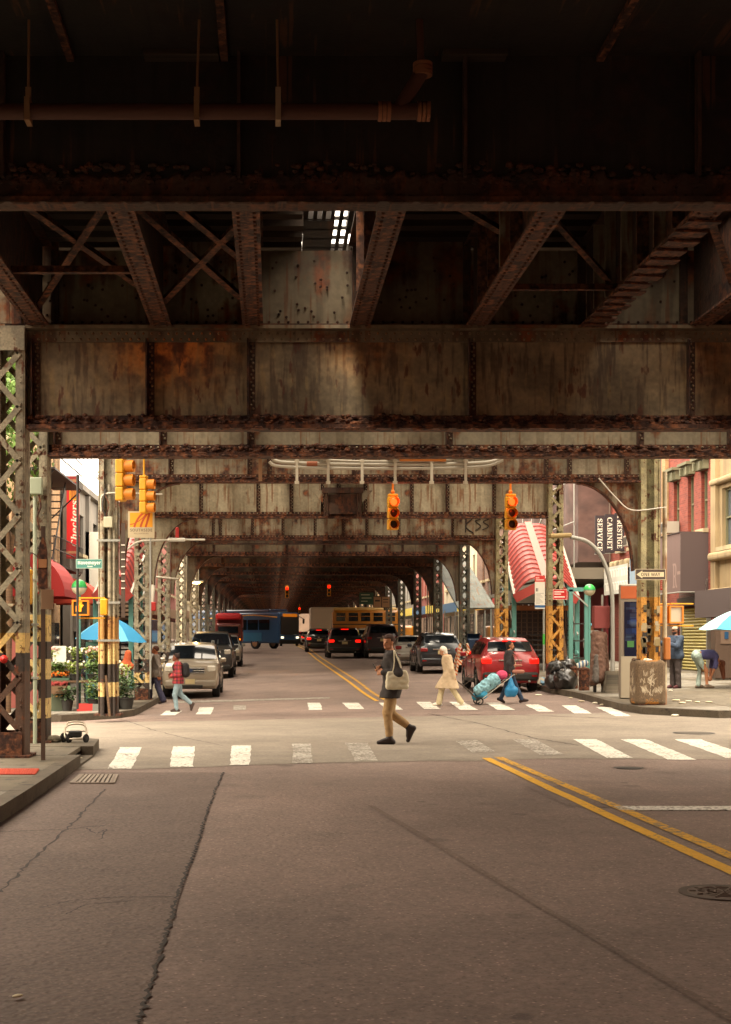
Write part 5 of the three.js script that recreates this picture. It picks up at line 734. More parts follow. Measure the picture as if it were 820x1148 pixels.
function person(o) {
  const t = thing('person', o.label, 'person', o.pos, o.yaw, o.group), k = o.h / 1.75, J = {}, def = { pelvis: [0, .95, 0], chest: [0, 1.3, 0], neck: [.01, 1.49, 0], head: [.03, 1.63, 0] };
  for (const [n, p] of Object.entries({ ...def, ...o.j })) J[n] = V3(p[2] * k, p[1] * k, p[0] * k);
  const fw = o.fat || 1, hl = J.hipL || J.pelvis.clone().add(V3(.09 * k, -.03 * k, 0)), hr = J.hipR || J.pelvis.clone().add(V3(-.09 * k, -.03 * k, 0)), sl = J.shL || J.chest.clone().add(V3(.17 * k * fw, .13 * k, 0)), sr = J.shR || J.chest.clone().add(V3(-.17 * k * fw, .13 * k, 0));
  const R = (a) => a * k, torso = (e) => [bone(J.pelvis, J.chest, R(.125 * fw + e), R(.13 * fw + e)), bone(hl, hr, R(.105 * fw + e)), bone(sl.clone().lerp(sr, .12), sr.clone().lerp(sl, .12), R(.075 + e)), bone(J.chest.clone().lerp(sl, .45), J.pelvis.clone().lerp(hl, .5), R(.1 * fw + e)), bone(J.chest.clone().lerp(sr, .45), J.pelvis.clone().lerp(hr, .5), R(.1 * fw + e))];
  const arm = (s, el, wr, e) => [bone(s, el, R(.048 * fw + e), R(.04 + e)), bone(el, wr, R(.041 + e), R(.028 + e))];
  const leg = (h, kn, an, e, e2 = e) => [bone(h, kn, R(.085 * fw + e), R(.055 + e)), bone(kn, an, R(.056 + e), R(.037 + e2))];
  const foot = (an, he, to, e) => [bone(an, he, R(.034 + e), R(.03 + e)), bone(he, to, R(.03 + e), R(.026 + e)), bone(an, to.clone().lerp(an, .35), R(.034 + e), R(.03 + e))];
  // the body, one surface; head and hands on finer grids
  const skin = lin(o.skin), body = net([...torso(0), bone(J.chest, J.neck, R(.08), R(.056)), bone(J.neck, J.head, R(.054), R(.05)), ...arm(sl, J.elL, J.wrL, 0), ...arm(sr, J.elR, J.wrR, 0), ...leg(hl, J.knL, J.anL, 0), ...leg(hr, J.knR, J.anR, 0), ...foot(J.anL, J.heL, J.toL, -.004), ...foot(J.anR, J.heR, J.toR, -.004)], .02, R(.04), null, () => skin);
  const geos = [body], hy = o.headYaw || 0, hp = o.headPitch || 0, rot = new THREE.Euler(hp, hy, 0, 'YXZ'), q = new THREE.Quaternion().setFromEuler(rot), qi = q.clone().invert();
  const H = (x, y, z) => V3(x * k, y * k, z * k).applyQuaternion(q).add(J.head), hb = [bone(H(0, .035, -.012), H(0, .03, -.02), R(.082)), bone(H(0, .03, .02), H(0, -.045, .04), R(.066), R(.048)), bone(H(0, -.07, .055), H(0, -.075, .06), R(.03)), bone(H(0, .0, .085), H(0, -.028, .104), R(.009), R(.013)), bone(H(.074, .005, -.005), H(.078, -.025, 0), R(.012)), bone(H(-.074, .005, -.005), H(-.078, -.025, 0), R(.012)), bone(H(0, -.05, -.02), J.neck, R(.055), R(.056))];
  const tp = V3(), face = (x, y, z) => { tp.set(x, y, z).sub(J.head).applyQuaternion(qi).divideScalar(k); const { x: a, y: b, z: c } = tp; if (c > .055) { if (Math.abs(Math.abs(a) - .03) < .014 && Math.abs(b - .012) < .007) return lin('#2a1c16'); if (Math.abs(Math.abs(a) - .03) < .018 && Math.abs(b - .032) < .006) return lin(o.hairCol || '#2a1c14'); if (Math.abs(a) < .022 && Math.abs(b + .055) < .006) return lin('#8a4a40'); } if (o.beard && b < -.03 && c > .0) return lin(o.beard); return skin; };
  geos.push(net(hb, .0065 * k, R(.03), null, face));
  const hand = (el, wr, s, dir, up, curl) => { const d = dir ? V3(dir[2], dir[1], dir[0]) : wr.clone().sub(el); geos.push(net(handBones(wr, d, up ? V3(up[2], up[1], up[0]) : V3(s, .2, 0), k, curl ?? .55, s), .0055 * k, R(.012), null, () => skin)); };
  hand(J.elL, J.wrL, 1, o.hdL, o.huL, o.curl); hand(J.elR, J.wrR, -1, o.hdR, o.huR, o.curl);
  const merged = mergeGeometries(geos.map(g => g.index ? g.toNonIndexed() : g)); merged.userData.done = true; const bm = new THREE.Mesh(merged, std({ vertexColors: true, roughness: .65 })); bm.name = 'body'; bm.castShadow = bm.receiveShadow = true; t.add(bm);
  // clothes
  const seam = .016, hem = (o.hem ?? .86) * k, e = (o.topLoose ?? .018), sk = o.sleeve ?? 1;
  const wl = J.elL.clone().lerp(J.wrL, sk), wr2 = J.elR.clone().lerp(J.wrR, sk);
  const topB = [...torso(e), ...arm(sl, J.elL, wl, e + .006).map((b, i) => b), ...arm(sr, J.elR, wr2, e + .006), bone(J.chest, J.neck, R(.085 + e), R(.06 + e * .5))];
  const axd = J.chest.clone().sub(J.pelvis), axl = axd.lengthSq();
  if (hem < J.pelvis.y - .04 && !o.bent) { for (const [h, kn] of [[hl, J.knL], [hr, J.knR]]) { const tt = clamp((h.y - hem) / Math.max(.05, h.y - kn.y), 0, 1.1), p = h.clone().lerp(kn, tt); topB.push(bone(h, p, R(.115 * fw + e), R(.11 + e + (o.flare || 0)))); } const m = hl.clone().lerp(hr, .5), m2 = J.knL.clone().lerp(J.knR, .5); m2.y = hem; topB.push(bone(m, m2, R(.13 * fw + e), R(.13 + e + (o.flare || 0)))); }
  const ny = J.neck.y + .015 * k; mk('jacket', creased(topB, .013, R(.05), o.bent ? (x, y, z) => { const q2 = ((x - J.pelvis.x) * axd.x + (y - J.pelvis.y) * axd.y + (z - J.pelvis.z) * axd.z) / axl; return Math.max(.22 - q2, q2 - 1.42) * .4; } : (x, y, z) => Math.max(hem - y, y - ny)), o.top, t);
  if (o.shirt) mk('shirt', net([...torso(e + .004), bone(J.chest, J.neck, R(.085), R(.062))], .015, R(.05), (x, y, z) => Math.max(Math.abs(x - J.chest.x) - .055 * k, J.chest.z - z, .93 * k - y, y - ny - .02 * k)), o.shirt, t);
  if (o.collar) mk('collar', new THREE.TorusGeometry(R(.07), R(.022), 8, 16).rotateX(Math.PI / 2).translate(J.neck.x, J.neck.y + .005, J.neck.z), o.top, t);
  const le = o.legLoose ?? .014, l2 = o.cuff ?? .02, cut = o.cut ?? 0, aL = J.anL.clone().lerp(J.knL, cut), aR = J.anR.clone().lerp(J.knR, cut), waist = J.pelvis.y + .1 * k;
  mk('trousers', creased([bone(hl, hr, R(.11 * fw + le)), ...leg(hl, J.knL, aL, le, l2), ...leg(hr, J.knR, aR, le, l2), bone(J.pelvis, o.bent ? J.pelvis.clone().lerp(J.chest, .3) : J.pelvis.clone().add(V3(0, .1 * k, 0)), R(.125 * fw + .008))], .013, R(.035), o.bent ? (x, y, z) => (((x - J.pelvis.x) * axd.x + (y - J.pelvis.y) * axd.y + (z - J.pelvis.z) * axd.z) / axl - .36) * .4 : (x, y, z) => y - waist), o.trousers, t);
  const sh = (an, he, to, kn) => { const b = foot(an, he, to, .008); if (o.boot) b.push(bone(an, an.clone().lerp(kn, .3), R(.045), R(.05))); return mk('shoe', net(b, .011, R(.03)), o.shoe, t); };
  sh(J.anL, J.heL, J.toL, J.knL); sh(J.anR, J.heR, J.toR, J.knR);
  // hair
  if (o.hairCol) {
    const hair = o.hair || 'short', hB = [bone(H(0, .05, -.022), H(0, .04, -.03), R(.092))]; if (hair === 'bob') hB.push(bone(H(0, .02, -.04), H(0, -.06, -.04), R(.088), R(.075))); if (hair === 'long') hB.push(o.bent ? bone(H(0, .03, -.03), H(0, .03, -.03).add(V3(0, -.42 * k, .06)), R(.09), R(.045)) : bone(H(0, .02, -.05), H(0, -.3, -.06), R(.08), R(.06))); if (hair === 'top') hB.push(bone(H(0, .06, 0), H(0, .07, .03), R(.08), R(.06)));
    const f = field(hB, R(.03)), b = boundsOf(hB); const v = V3();
    mk('hair', surfaceNets((x, y, z) => { v.set(x, y, z).sub(J.head).applyQuaternion(qi).divideScalar(k); const cut2 = o.bent ? -1 : hair === 'bob' || hair === 'long' ? Math.max(v.z - .045 - (v.y > .07 ? .05 : 0)) : Math.max(v.z - .03 - (v.y > .065 ? .07 : 0), -.03 - v.y); return Math.max(f(x, y, z) + .004 * Math.sin(x * 190) * Math.sin(y * 140 + z * 160), cut2 * k); }, b.min, b.max, .009), plain(o.hairCol, .85), t);
  }
  if (o.cap) { const c = part('cap', t); c.position.copy(J.head); c.quaternion.copy(q); mk('crown', new THREE.SphereGeometry(.1 * k, 14, 8, 0, 6.3, 0, 1.55).scale(.92, .9, 1.05).translate(0, .055 * k, -.01 * k), plain(o.cap, .8), c); mk('brim', new THREE.CylinderGeometry(.075 * k, .075 * k, .01, 14).scale(1, 1, 1.1).translate(0, .058 * k, .08 * k), plain(o.cap, .8), c); }
  return { t, J, k };
}
{
  // walking man in the middle of the near crosswalk
  const L = -Math.PI / 2, Rt = Math.PI / 2;
  const a = person({ label: 'man in dark jacket and tan trousers walking left with phone and white tote bag', pos: G(440, 834), yaw: L, h: 1.76, skin: '#b07a58', hairCol: '#3a2318', hair: 'top', headYaw: .75, top: cloth('#2c2624', 11), trousers: cloth('#a08258', 12, .2), shoe: plain('#241713', .5), boot: 1, hem: .74, flare: .01, collar: 1, legLoose: .018, cuff: .024, cut: .16, curl: .8,
    j: { pelvis: [0, .94, 0], chest: [.02, 1.29, 0], neck: [.03, 1.48, 0], head: [.06, 1.625, 0], elL: [-.08, 1.14, .25], wrL: [.15, 1.15, .13], elR: [-.03, 1.14, -.24], wrR: [.19, 1.2, -.04], knL: [.09, .5, .1], anL: [.05, .09, .1], heL: [0, .04, .1], toL: [.23, .03, .11], knR: [.02, .49, -.1], anR: [-.27, .27, -.09], heR: [-.35, .25, -.09], toR: [-.26, .05, -.09] } });
  const tb = thing('tote_bag', 'white cloth tote bag on the shoulder of the walking man', 'bag', a.t.position.clone(), L);
  mk('pouch', creased([bone(V3(.25, .93, -.2), V3(.25, .93, .08), .045), bone(V3(.25, 1.02, -.2), V3(.25, 1.0, .08), .05), bone(V3(.25, 1.1, -.19), V3(.25, 1.08, .08), .045), bone(V3(.25, 1.17, -.18), V3(.25, 1.15, .08), .03)], .012, .05, null, .012), cloth('#cfc6ac', 14), tb);
  for (const z of [-.12, .02]) mk('strap', tube([V3(.26, 1.14, z), V3(.27, 1.3, z * .6 - .02), V3(.215, 1.51, -.01), V3(.17, 1.3, z * .6 - .04), V3(.2, 1.14, z)], .012, 6, 24), cloth('#d2c8ae', 15), tb);
  const ph = tag(mk('phone', rbox(.012, .14, .07, .005), M.black, null), 'dark phone in the hands of the walking man', 'phone'); ph.position.copy(a.t.position).add(V3(-.285, 1.24, .03)); ph.rotation.set(0, 0, .5);
  // white-haired woman in the long cream coat
  const b = person({ label: 'white-haired woman in a long cream coat crossing to the left', pos: G(503, 791.5), yaw: L, h: 1.56, skin: '#c09070', hairCol: '#d8d4c6', hair: 'bob', headPitch: .35, top: cloth('#c6b091', 21), trousers: cloth('#c4b692', 22), shoe: plain('#d8d4c8', .7), hem: .5, flare: .05, topLoose: .03, legLoose: .02, cuff: .045,
    j: { pelvis: [-.02, .93, 0], chest: [.04, 1.27, 0], neck: [.09, 1.44, 0], head: [.16, 1.56, 0], elL: [-.05, 1.06, .24], wrL: [-.12, .83, .22], elR: [.02, 1.06, -.23], wrR: [.08, .82, -.2], knL: [-.1, .5, .09], anL: [-.34, .12, .09], heL: [-.4, .07, .09], toL: [-.22, .03, .09], knR: [.18, .5, -.09], anR: [.26, .09, -.09], heR: [.21, .04, -.09], toR: [.42, .04, -.09] } });
  // woman in dark top pulling the cart to the right
  const c = person({ label: 'woman in dark top and jeans crossing right beside the red SUV', pos: G(571, 788.5), yaw: Rt, h: 1.6, skin: '#a8704e', hairCol: '#20140f', hair: 'bob', headYaw: -.4, top: cloth('#2b2728', 31), trousers: cloth('#31445c', 32, .25), shoe: plain('#2a1a18', .6), hem: .84,
    j: { pelvis: [0, .94, 0], chest: [.0, 1.29, 0], neck: [.01, 1.48, 0], head: [.03, 1.62, 0], elR: [-.05, 1.12, -.24], wrR: [-.02, .88, -.24], elL: [.08, 1.1, .24], wrL: [.16, .92, .22], knR: [.16, .5, -.09], anR: [.34, .12, -.09], heR: [.3, .06, -.09], toR: [.5, .09, -.09], knL: [-.06, .5, .09], anL: [-.22, .13, .09], heL: [-.29, .12, .09], toL: [-.13, .03, .09] } });
  const pb = thing('shoulder_bag', 'brownish pink shoulder bag on the woman in the dark top', 'bag', c.t.position.clone(), Rt); mk('pouch', net([bone(V3(-.27, .82, .08), V3(-.27, .82, .3), .05), bone(V3(-.27, .98, .1), V3(-.27, .98, .26), .03)], .014, .1), cloth('#a06a58', 33), pb); mk('strap', tube([V3(-.28, 1, .1), V3(-.24, 1.2, .08), V3(-.12, 1.39, 0), V3(-.22, 1.2, .16), V3(-.28, 1, .26)], .01, 6, 20), cloth('#7a4a3c', 34), pb);
  const bag = thing('plastic_bag', 'bright blue plastic bag carried by the woman in the dark top', 'bag', c.t.position.clone(), Rt); mk('sack', net([bone(V3(-.26, .35, -.06), V3(-.26, .35, .1), .1, .09), bone(V3(-.26, .48, 0), V3(-.25, .7, 0), .09, .02), bone(V3(-.24, .24, -.08), V3(-.24, .24, .08), .07)], .016, .08), plain('#2a84b8', .45), bag); mk('handle', tube([V3(-.25, .68, 0), V3(-.25, .76, .02), V3(-.25, .8, 0)], .012, 6), plain('#2a84b8', .45), bag);
  // folding cart loaded with bundles, between the two women
  const cp = G(535.5, 790), ct = thing('folding_cart', 'two-wheeled cart loaded with cyan bundles and a pink ball between the two women', 'cart', cp), fr = plain('#4a4038', .5, .4), ax = (s, d = 0, z = 0) => V3(.02 + s * .72 + d * .55, .1 + s * .55 - d * .72 + d * 1.2, z);
  for (const z of [-.19, .19]) mk('rail', tube([ax(0, 0, z), ax(.5, 0, z), ax(1.25, 0, z)], .013, 6, 12), plain('#b8b2a4', .4, .5), ct);
  for (const s of [.05, .35, .7, 1.0]) mk('crossbar', cyl(.011, .011, ax(s, 0, -.19), ax(s, 0, .19), 6), plain('#b8b2a4', .4, .5), ct); mk('grip', cyl(.018, .018, ax(1.25, 0, -.2), ax(1.25, 0, .2), 8), M.black, ct);
  for (const z of [-.24, .24]) { const w = part('wheel', ct, V3(.02, .1, z)); mk('tyre', new THREE.TorusGeometry(.085, .018, 8, 20), M.rubber, w); mk('hub', new THREE.CylinderGeometry(.03, .03, .04, 10).rotateX(Math.PI / 2), M.zinc, w); } mk('axle', cyl(.012, .012, V3(.02, .1, -.24), V3(.02, .1, .24), 6), fr, ct);
  mk('toe_plate', bar(ax(.02, 0, 0), V3(-.26, .34, 0), .36, .012, V3(.5, .8, 0)), fr, ct);
  mk('bundle', creased([bone(V3(.06, .36, -.05), V3(.42, .62, -.03), .15, .16), bone(V3(.02, .38, .09), V3(.4, .66, .1), .11, .13)], .016, .08, null, .05), cloth('#8ab8c4', 35), ct); mk('bundle', net([bone(V3(-.04, .2, -.08), V3(.14, .26, .08), .1, .11)], .016, .06), cloth('#3a92b4', 36), ct); mk('ball', ball(.13, .62, .76, .02, 1.15, .95, 1), cloth('#c8486c', 37), ct); mk('bungee', tube([V3(.1, .55, -.2), V3(.22, .68, 0), V3(.3, .5, .2)], .012, 6), M.black, ct);
  for (const z of [-.15, .15]) mk('tow_handle', tube([V3(.02, .1, z), V3(-.3, .42, z), V3(-.62, .68, z * .6)], .012, 6), fr, ct); mk('tow_frame', tube([V3(-.42, .5, -.1), V3(-.2, .75, -.1), V3(-.1, .72, .1), V3(-.38, .48, .1)], .01, 6), fr, ct);
  // woman in the red plaid jacket
  const d = person({ label: 'woman in red plaid jacket and pale jeans crossing left by the beige SUV', pos: G(200, 798), yaw: L, h: 1.54, skin: '#7a4630', hairCol: '#2a1812', hair: 'short', top: std({ map: metres(tex(128, 128, (u, v) => { const a = (u * 4 % 1) < .4 ? .72 : 1, b = (v * 4 % 1) < .4 ? .7 : 1; return [176 * a * b, 62 * a, 66 * b]; }), .4), roughness: .95 }), trousers: cloth('#8fa6ae', 42), shoe: plain('#4a3a34', .7), hem: .84, topLoose: .026, cuff: .022,
    j: { pelvis: [0, .94, 0], chest: [.01, 1.29, 0], neck: [.04, 1.48, 0], head: [.07, 1.61, 0], elL: [-.04, 1.12, .25], wrL: [.18, 1.06, .14], elR: [-.02, 1.12, -.24], wrR: [.2, 1.1, -.1], knL: [.1, .5, .09], anL: [.04, .09, .09], heL: [-.02, .04, .09], toL: [.2, .03, .09], knR: [-.06, .52, -.09], anR: [-.36, .26, -.09], heR: [-.44, .24, -.09], toR: [-.38, .06, -.09] } });
  const bp = thing('backpack', 'small black backpack on the woman in the red plaid jacket', 'bag', d.t.position.clone(), L); mk('pack', net([bone(V3(-.06, 1.0, -.2), V3(-.06, 1.2, -.19), .1, .09), bone(V3(.06, 1.0, -.2), V3(.06, 1.2, -.19), .1, .09)], .016, .08), plain('#1e1a1c', .8), bp); mk('strap', tube([V3(.1, 1.24, -.15), V3(.11, 1.31, 0), V3(.11, 1.2, .14), V3(.12, 1.0, .06)], .014, 6), M.black, bp);
  // man in grey blazer stepping up to the left kerb
  person({ label: 'man in grey blazer and navy trousers stepping onto the far left kerb', pos: G(176, 789), yaw: L, h: 1.72, skin: '#9c5c3c', hairCol: '#4a2a1c', hair: 'short', top: cloth('#6e6258', 51), shirt: cloth('#7fa8ba', 52), trousers: cloth('#33324a', 53), shoe: plain('#3a2a24', .6), hem: .8, legLoose: .03, cuff: .06,
    j: { pelvis: [0, .95, 0], chest: [.02, 1.3, 0], neck: [.03, 1.49, 0], head: [.05, 1.63, 0], elL: [-.12, 1.1, .25], wrL: [-.1, .86, .25], elR: [.16, 1.1, -.24], wrR: [.27, .9, -.22], knL: [-.04, .52, .1], anL: [-.2, .13, .1], heL: [-.27, .09, .1], toL: [-.08, .03, .1], knR: [.22, .58, -.09], anR: [.24, .24, -.09], heR: [.19, .18, -.09], toR: [.4, .17, -.09] } });
  // standing man at the right column
  person({ label: 'stout man in blue jacket and cap standing behind the right column', pos: G(758, 771.5, KH), yaw: L + .35, h: 1.68, fat: 1.25, skin: '#8a5c44', hairCol: '#1c1614', beard: '#1a1614', cap: '#b09a84', top: cloth('#38465a', 61), trousers: cloth('#3a302e', 62), shoe: plain('#4a1c20', .6), hem: .84, topLoose: .03, legLoose: .024, cuff: .045,
    j: { pelvis: [0, .95, 0], chest: [0, 1.3, 0], elL: [.16, 1.2, .26], wrL: [.38, 1.26, .2], elR: [.18, 1.24, -.25], wrR: [.4, 1.3, -.18], knL: [.02, .5, .12], anL: [0, .09, .12], heL: [-.05, .04, .12], toL: [.17, .03, .14], knR: [.03, .5, -.12], anR: [.02, .09, -.12], heR: [-.03, .04, -.12], toR: [.2, .03, -.13] } });
  // person bending down at the right
  person({ label: 'person in pale jeans bending down to the pavement at the right', pos: G(789, 771.5, KH), yaw: Rt, h: 1.68, skin: '#a8704e', hairCol: '#6a3c26', hair: 'long', bent: 1, headPitch: 2.2, top: cloth('#4a4a78', 71), trousers: cloth('#93a39a', 72), shoe: plain('#6a5a4a', .7), hem: .2, topLoose: .01, sleeve: -.4, cuff: .03,
    j: { pelvis: [-.2, .95, 0], chest: [.22, .95, 0], neck: [.37, .82, 0], head: [.46, .7, 0], hipL: [-.2, .9, .1], hipR: [-.2, .9, -.1], shL: [.3, .9, .16], shR: [.3, .9, -.16], elL: [.28, .6, .2], wrL: [.22, .33, .16], elR: [.26, .6, -.2], wrR: [.16, .33, -.16], knL: [-.06, .5, .11], anL: [-.12, .09, .11], heL: [-.17, .04, .11], toL: [.05, .03, .13], knR: [.04, .5, -.11], anR: [.06, .09, -.11], heR: [.01, .04, -.11], toR: [.24, .03, -.12] } });
  const ST = { elL: [.02, 1.13, .25], wrL: [.08, .88, .26], elR: [.02, 1.13, -.25], wrR: [.08, .88, -.26], knL: [.02, .5, .1], anL: [0, .09, .1], heL: [-.05, .04, .1], toL: [.17, .03, .12], knR: [.02, .5, -.1], anR: [.01, .09, -.1], heR: [-.04, .04, -.1], toR: [.18, .03, -.12] };
  person({ label: 'man in grey hooded top and blue cap by the green subway railing', pos: G(664, 752, KH), yaw: -.2, h: 1.74, skin: '#9a6a4a', hairCol: '#2a1c14', cap: '#4a8aa0', top: cloth('#6c665e', 81), trousers: cloth('#2c3c50', 82), shoe: M.black, hem: .84, topLoose: .03, j: ST });
  person({ label: 'flower seller in dark clothes under the blue umbrella at the left', pos: on(-5.35, 41.8, KH), yaw: .3, h: 1.7, skin: '#6a4030', hairCol: '#1a1210', top: cloth('#23222c', 91), trousers: cloth('#242230', 92), shoe: M.black, hem: .8, topLoose: .03, j: ST });
}
// ---------------------------------------------------------------- signals, signs, lamps
M.sigYellow = plain('#d99a14', .5); M.sigOrange = plain('#d07c12', .5); M.lensDark = phy({ color: '#2a2a20', roughness: .3 });
M.redLit = std({ color: '#ff3010', emissive: '#ff3a10', emissiveIntensity: .9, roughness: .4 }); M.handLit = std({ color: '#ff9a20', emissive: '#ff9a20', emissiveIntensity: .14 });
M.redFar = std({ color: '#ff1808', emissive: '#ff1206', emissiveIntensity: .8, roughness: .4 });
function signalHead(name, label, pos, turn, h, lit, mats, group) {    // three sections, lenses facing local +z
  const t = thing(name, label, 'traffic light', pos, turn, group), s = h / 3, w = s * .98;
  for (let i = 0; i < 3; i++) {
    const y = h / 2 - s * (i + .5), sec = part('signal_section', t, V3(0, y, 0)); mk('housing', rbox(w, s * .98, w * .62, .03, 0, 0, 0), mats[0], sec);
    mk('lens', new THREE.SphereGeometry(w * .36, 16, 8, 0, 6.3, 0, Math.PI / 2).scale(1, .35, 1).rotateX(Math.PI / 2).translate(0, 0, w * .3), lit === i ? (group ? M.redFar : M.redLit) : M.lensDark, sec);
    const v = new THREE.CylinderGeometry(w * .43, w * .43, w * .72, 18, 1, true, Math.PI * .1, Math.PI * 1.8); v.rotateX(Math.PI / 2); v.rotateZ(Math.PI); v.translate(0, 0, w * .62); mk('visor', v, mats[1], sec);
  }
  mk('cap', rbox(w * .9, .06, w * .6, .02, 0, h / 2 + .03, 0), mats[0], t); return t;
}
const lampLight = (parent, x, y, z, col, i) => { const l = new THREE.PointLight(col, i, 0, 2); l.position.set(x, y, z); l.castShadow = true; l.name = 'lamp_light'; parent.add(l); };
{
  const ym = [M.sigYellow, M.sigOrange];
  const a = signalHead('traffic_signal', 'yellow traffic signal seen from the side, higher of the left pair', P(136, 538.5, 28), 1.35, .82, -1, ym); mk('hanger', cyl(.02, .02, V3(0, .41, 0), V3(0, .9, 0), 8), M.sigYellow, a);
  const b = signalHead('traffic_signal', 'yellow traffic signal seen from the side above the yellow bridge sign', P(161.5, 556, 31), 1.4, .76, -1, ym); mk('hanger', cyl(.022, .022, V3(0, .38, 0), V3(0, 1, 0), 8), M.sigYellow, b);
  const c = signalHead('traffic_signal', 'hanging traffic signal showing red over the middle of the street', P(440.5, 575.5, 33.2), .12, .78, 0, [M.sigYellow, M.sigOrange]); mk('hanger', [cyl(.025, .025, V3(0, .39, 0), V3(0, .8, 0), 8), ball(.05, 0, .5, 0)], M.sigOrange, c); lampLight(c, 0, .26, .55, '#ff3a14', .1);
  const d = signalHead('traffic_signal', 'hanging traffic signal showing red in front of the red stair canopy', P(572.5, 575.5, 33.2), .1, .78, 0, [M.sigYellow, M.sigOrange]); mk('hanger', [cyl(.025, .025, V3(0, .39, 0), V3(0, .8, 0), 8), ball(.05, 0, .5, 0)], M.sigOrange, d); lampLight(d, 0, .26, .55, '#ff3a14', .1);
  for (const [u, v, D, l] of [[322, 664, 100, 'left of two distant red traffic lights under the viaduct'], [369, 662, 100, 'right of two distant red traffic lights under the viaduct'], [336, 685, 165, 'small red traffic light at the far end of the street']]) { const e = signalHead('distant_signal', l, P(u, v, D), 0, .8, 0, [M.sigYellow, M.sigOrange], 'distant traffic lights'); mk('hanger', cyl(.03, .03, V3(0, .4, 0), V3(0, 5.3 + .0035 * (D - 52) - P(u, v, D).y, 0), 6), M.sigYellow, e); }
  // pedestrian signals
  const ped = (label, pos, turn, w, h, hand) => { const t = thing('pedestrian_signal', label, 'traffic light', pos, turn); mk('housing', rbox(w, h, w * .55, .03, 0, 0, -w * .28), M.sigOrange, t); mk('rim', [box(w, .035, .06, 0, h / 2 - .018, .02), box(w, .035, .06, 0, -h / 2 + .018, .02), box(.035, h - .07, .06, w / 2 - .018, 0, .02), box(.035, h - .07, .06, -w / 2 + .018, 0, .02)], M.sigOrange, t); mk('face', box(w - .06, h - .06, .02, 0, 0, .006), hand ? M.lensDark : plain('#b8ac94', .6), t); if (hand) { const g = []; for (const [x, y, l, r] of [[-.02, 0, .09, 0], [-.085, .1, .1, .1], [-.05, .13, .12, .04], [-.012, .135, .12, -.02], [.024, .12, .1, -.06]]) g.push(rbox(.03, l + .04, .012, .012, x * w * 2.2, y * w * 2.2, .02, 0, 0, r)); g.push(rbox(.12, .13, .012, .03, -.055 * w * 2, -.02, .02), rbox(.03, .09, .012, .012, .045 * w * 2, .03, .02, 0, 0, -.6)); mk('hand_symbol', g, M.handLit, t); } for (const q of [1, -1]) mk('bracket', box(w * 1.6, .03, .03, w * .6, q * (h / 2 + .05), -.1), M.sigYellow, t); return t; };
  const pl = ped('pedestrian signal with lit orange hand by the left corner', P(90.5, 681.5, 31), 0, .37, .34, true); mk('back_box', rbox(.16, .36, .22, .03, .5, .02, -.1), M.sigYellow, pl);
  const pr = ped('orange pedestrian signal box right of the gold column', P(757.5, 689, 32.2), .25, .36, .4, false); mk('back_box', rbox(.2, .4, .24, .03, -.3, 0, -.15), M.sigOrange, pr); for (const y of [.24, -.24]) mk('arm', cyl(.018, .018, V3(-.75, y, -.12), V3(0, y, -.12), 6), M.sigYellow, pr);
  const pc = thing('signal_back', 'yellow signal housing seen from behind on the left columns', 'traffic light', P(30.5, 660, 20.8)); mk('housing', rbox(.15, .46, .14, .03, 0, 0, 0), M.sigYellow, pc); mk('lid', rbox(.16, .08, .15, .02, 0, .24, 0), M.sigYellow, pc); mk('clamp', box(.12, .05, .1, -.12, -.14, 0), M.rust, pc); mk('second_housing', rbox(.1, .13, .1, .02, -.3, .12, 0), M.sigOrange, pc); mk('arm', box(.7, .035, .035, -.3, .22, .14), M.olive2, pc); mk('arm', box(.7, .035, .035, -.3, -.24, .14), M.olive2, pc);
}
const signTex = (w, h, fn) => std({ map: canvasTex(w, h, fn), roughness: .55 });
function signPlate(name, label, pos, w, h, mat, turn = 0, back = '#8a8478') { const t = thing(name, label, 'sign', pos, turn); mk('plate', box(w, h, .012, 0, 0, -.008), plain(back, .6, .2), t); mk('legend', new THREE.PlaneGeometry(w, h), mat, t, true); return t; }
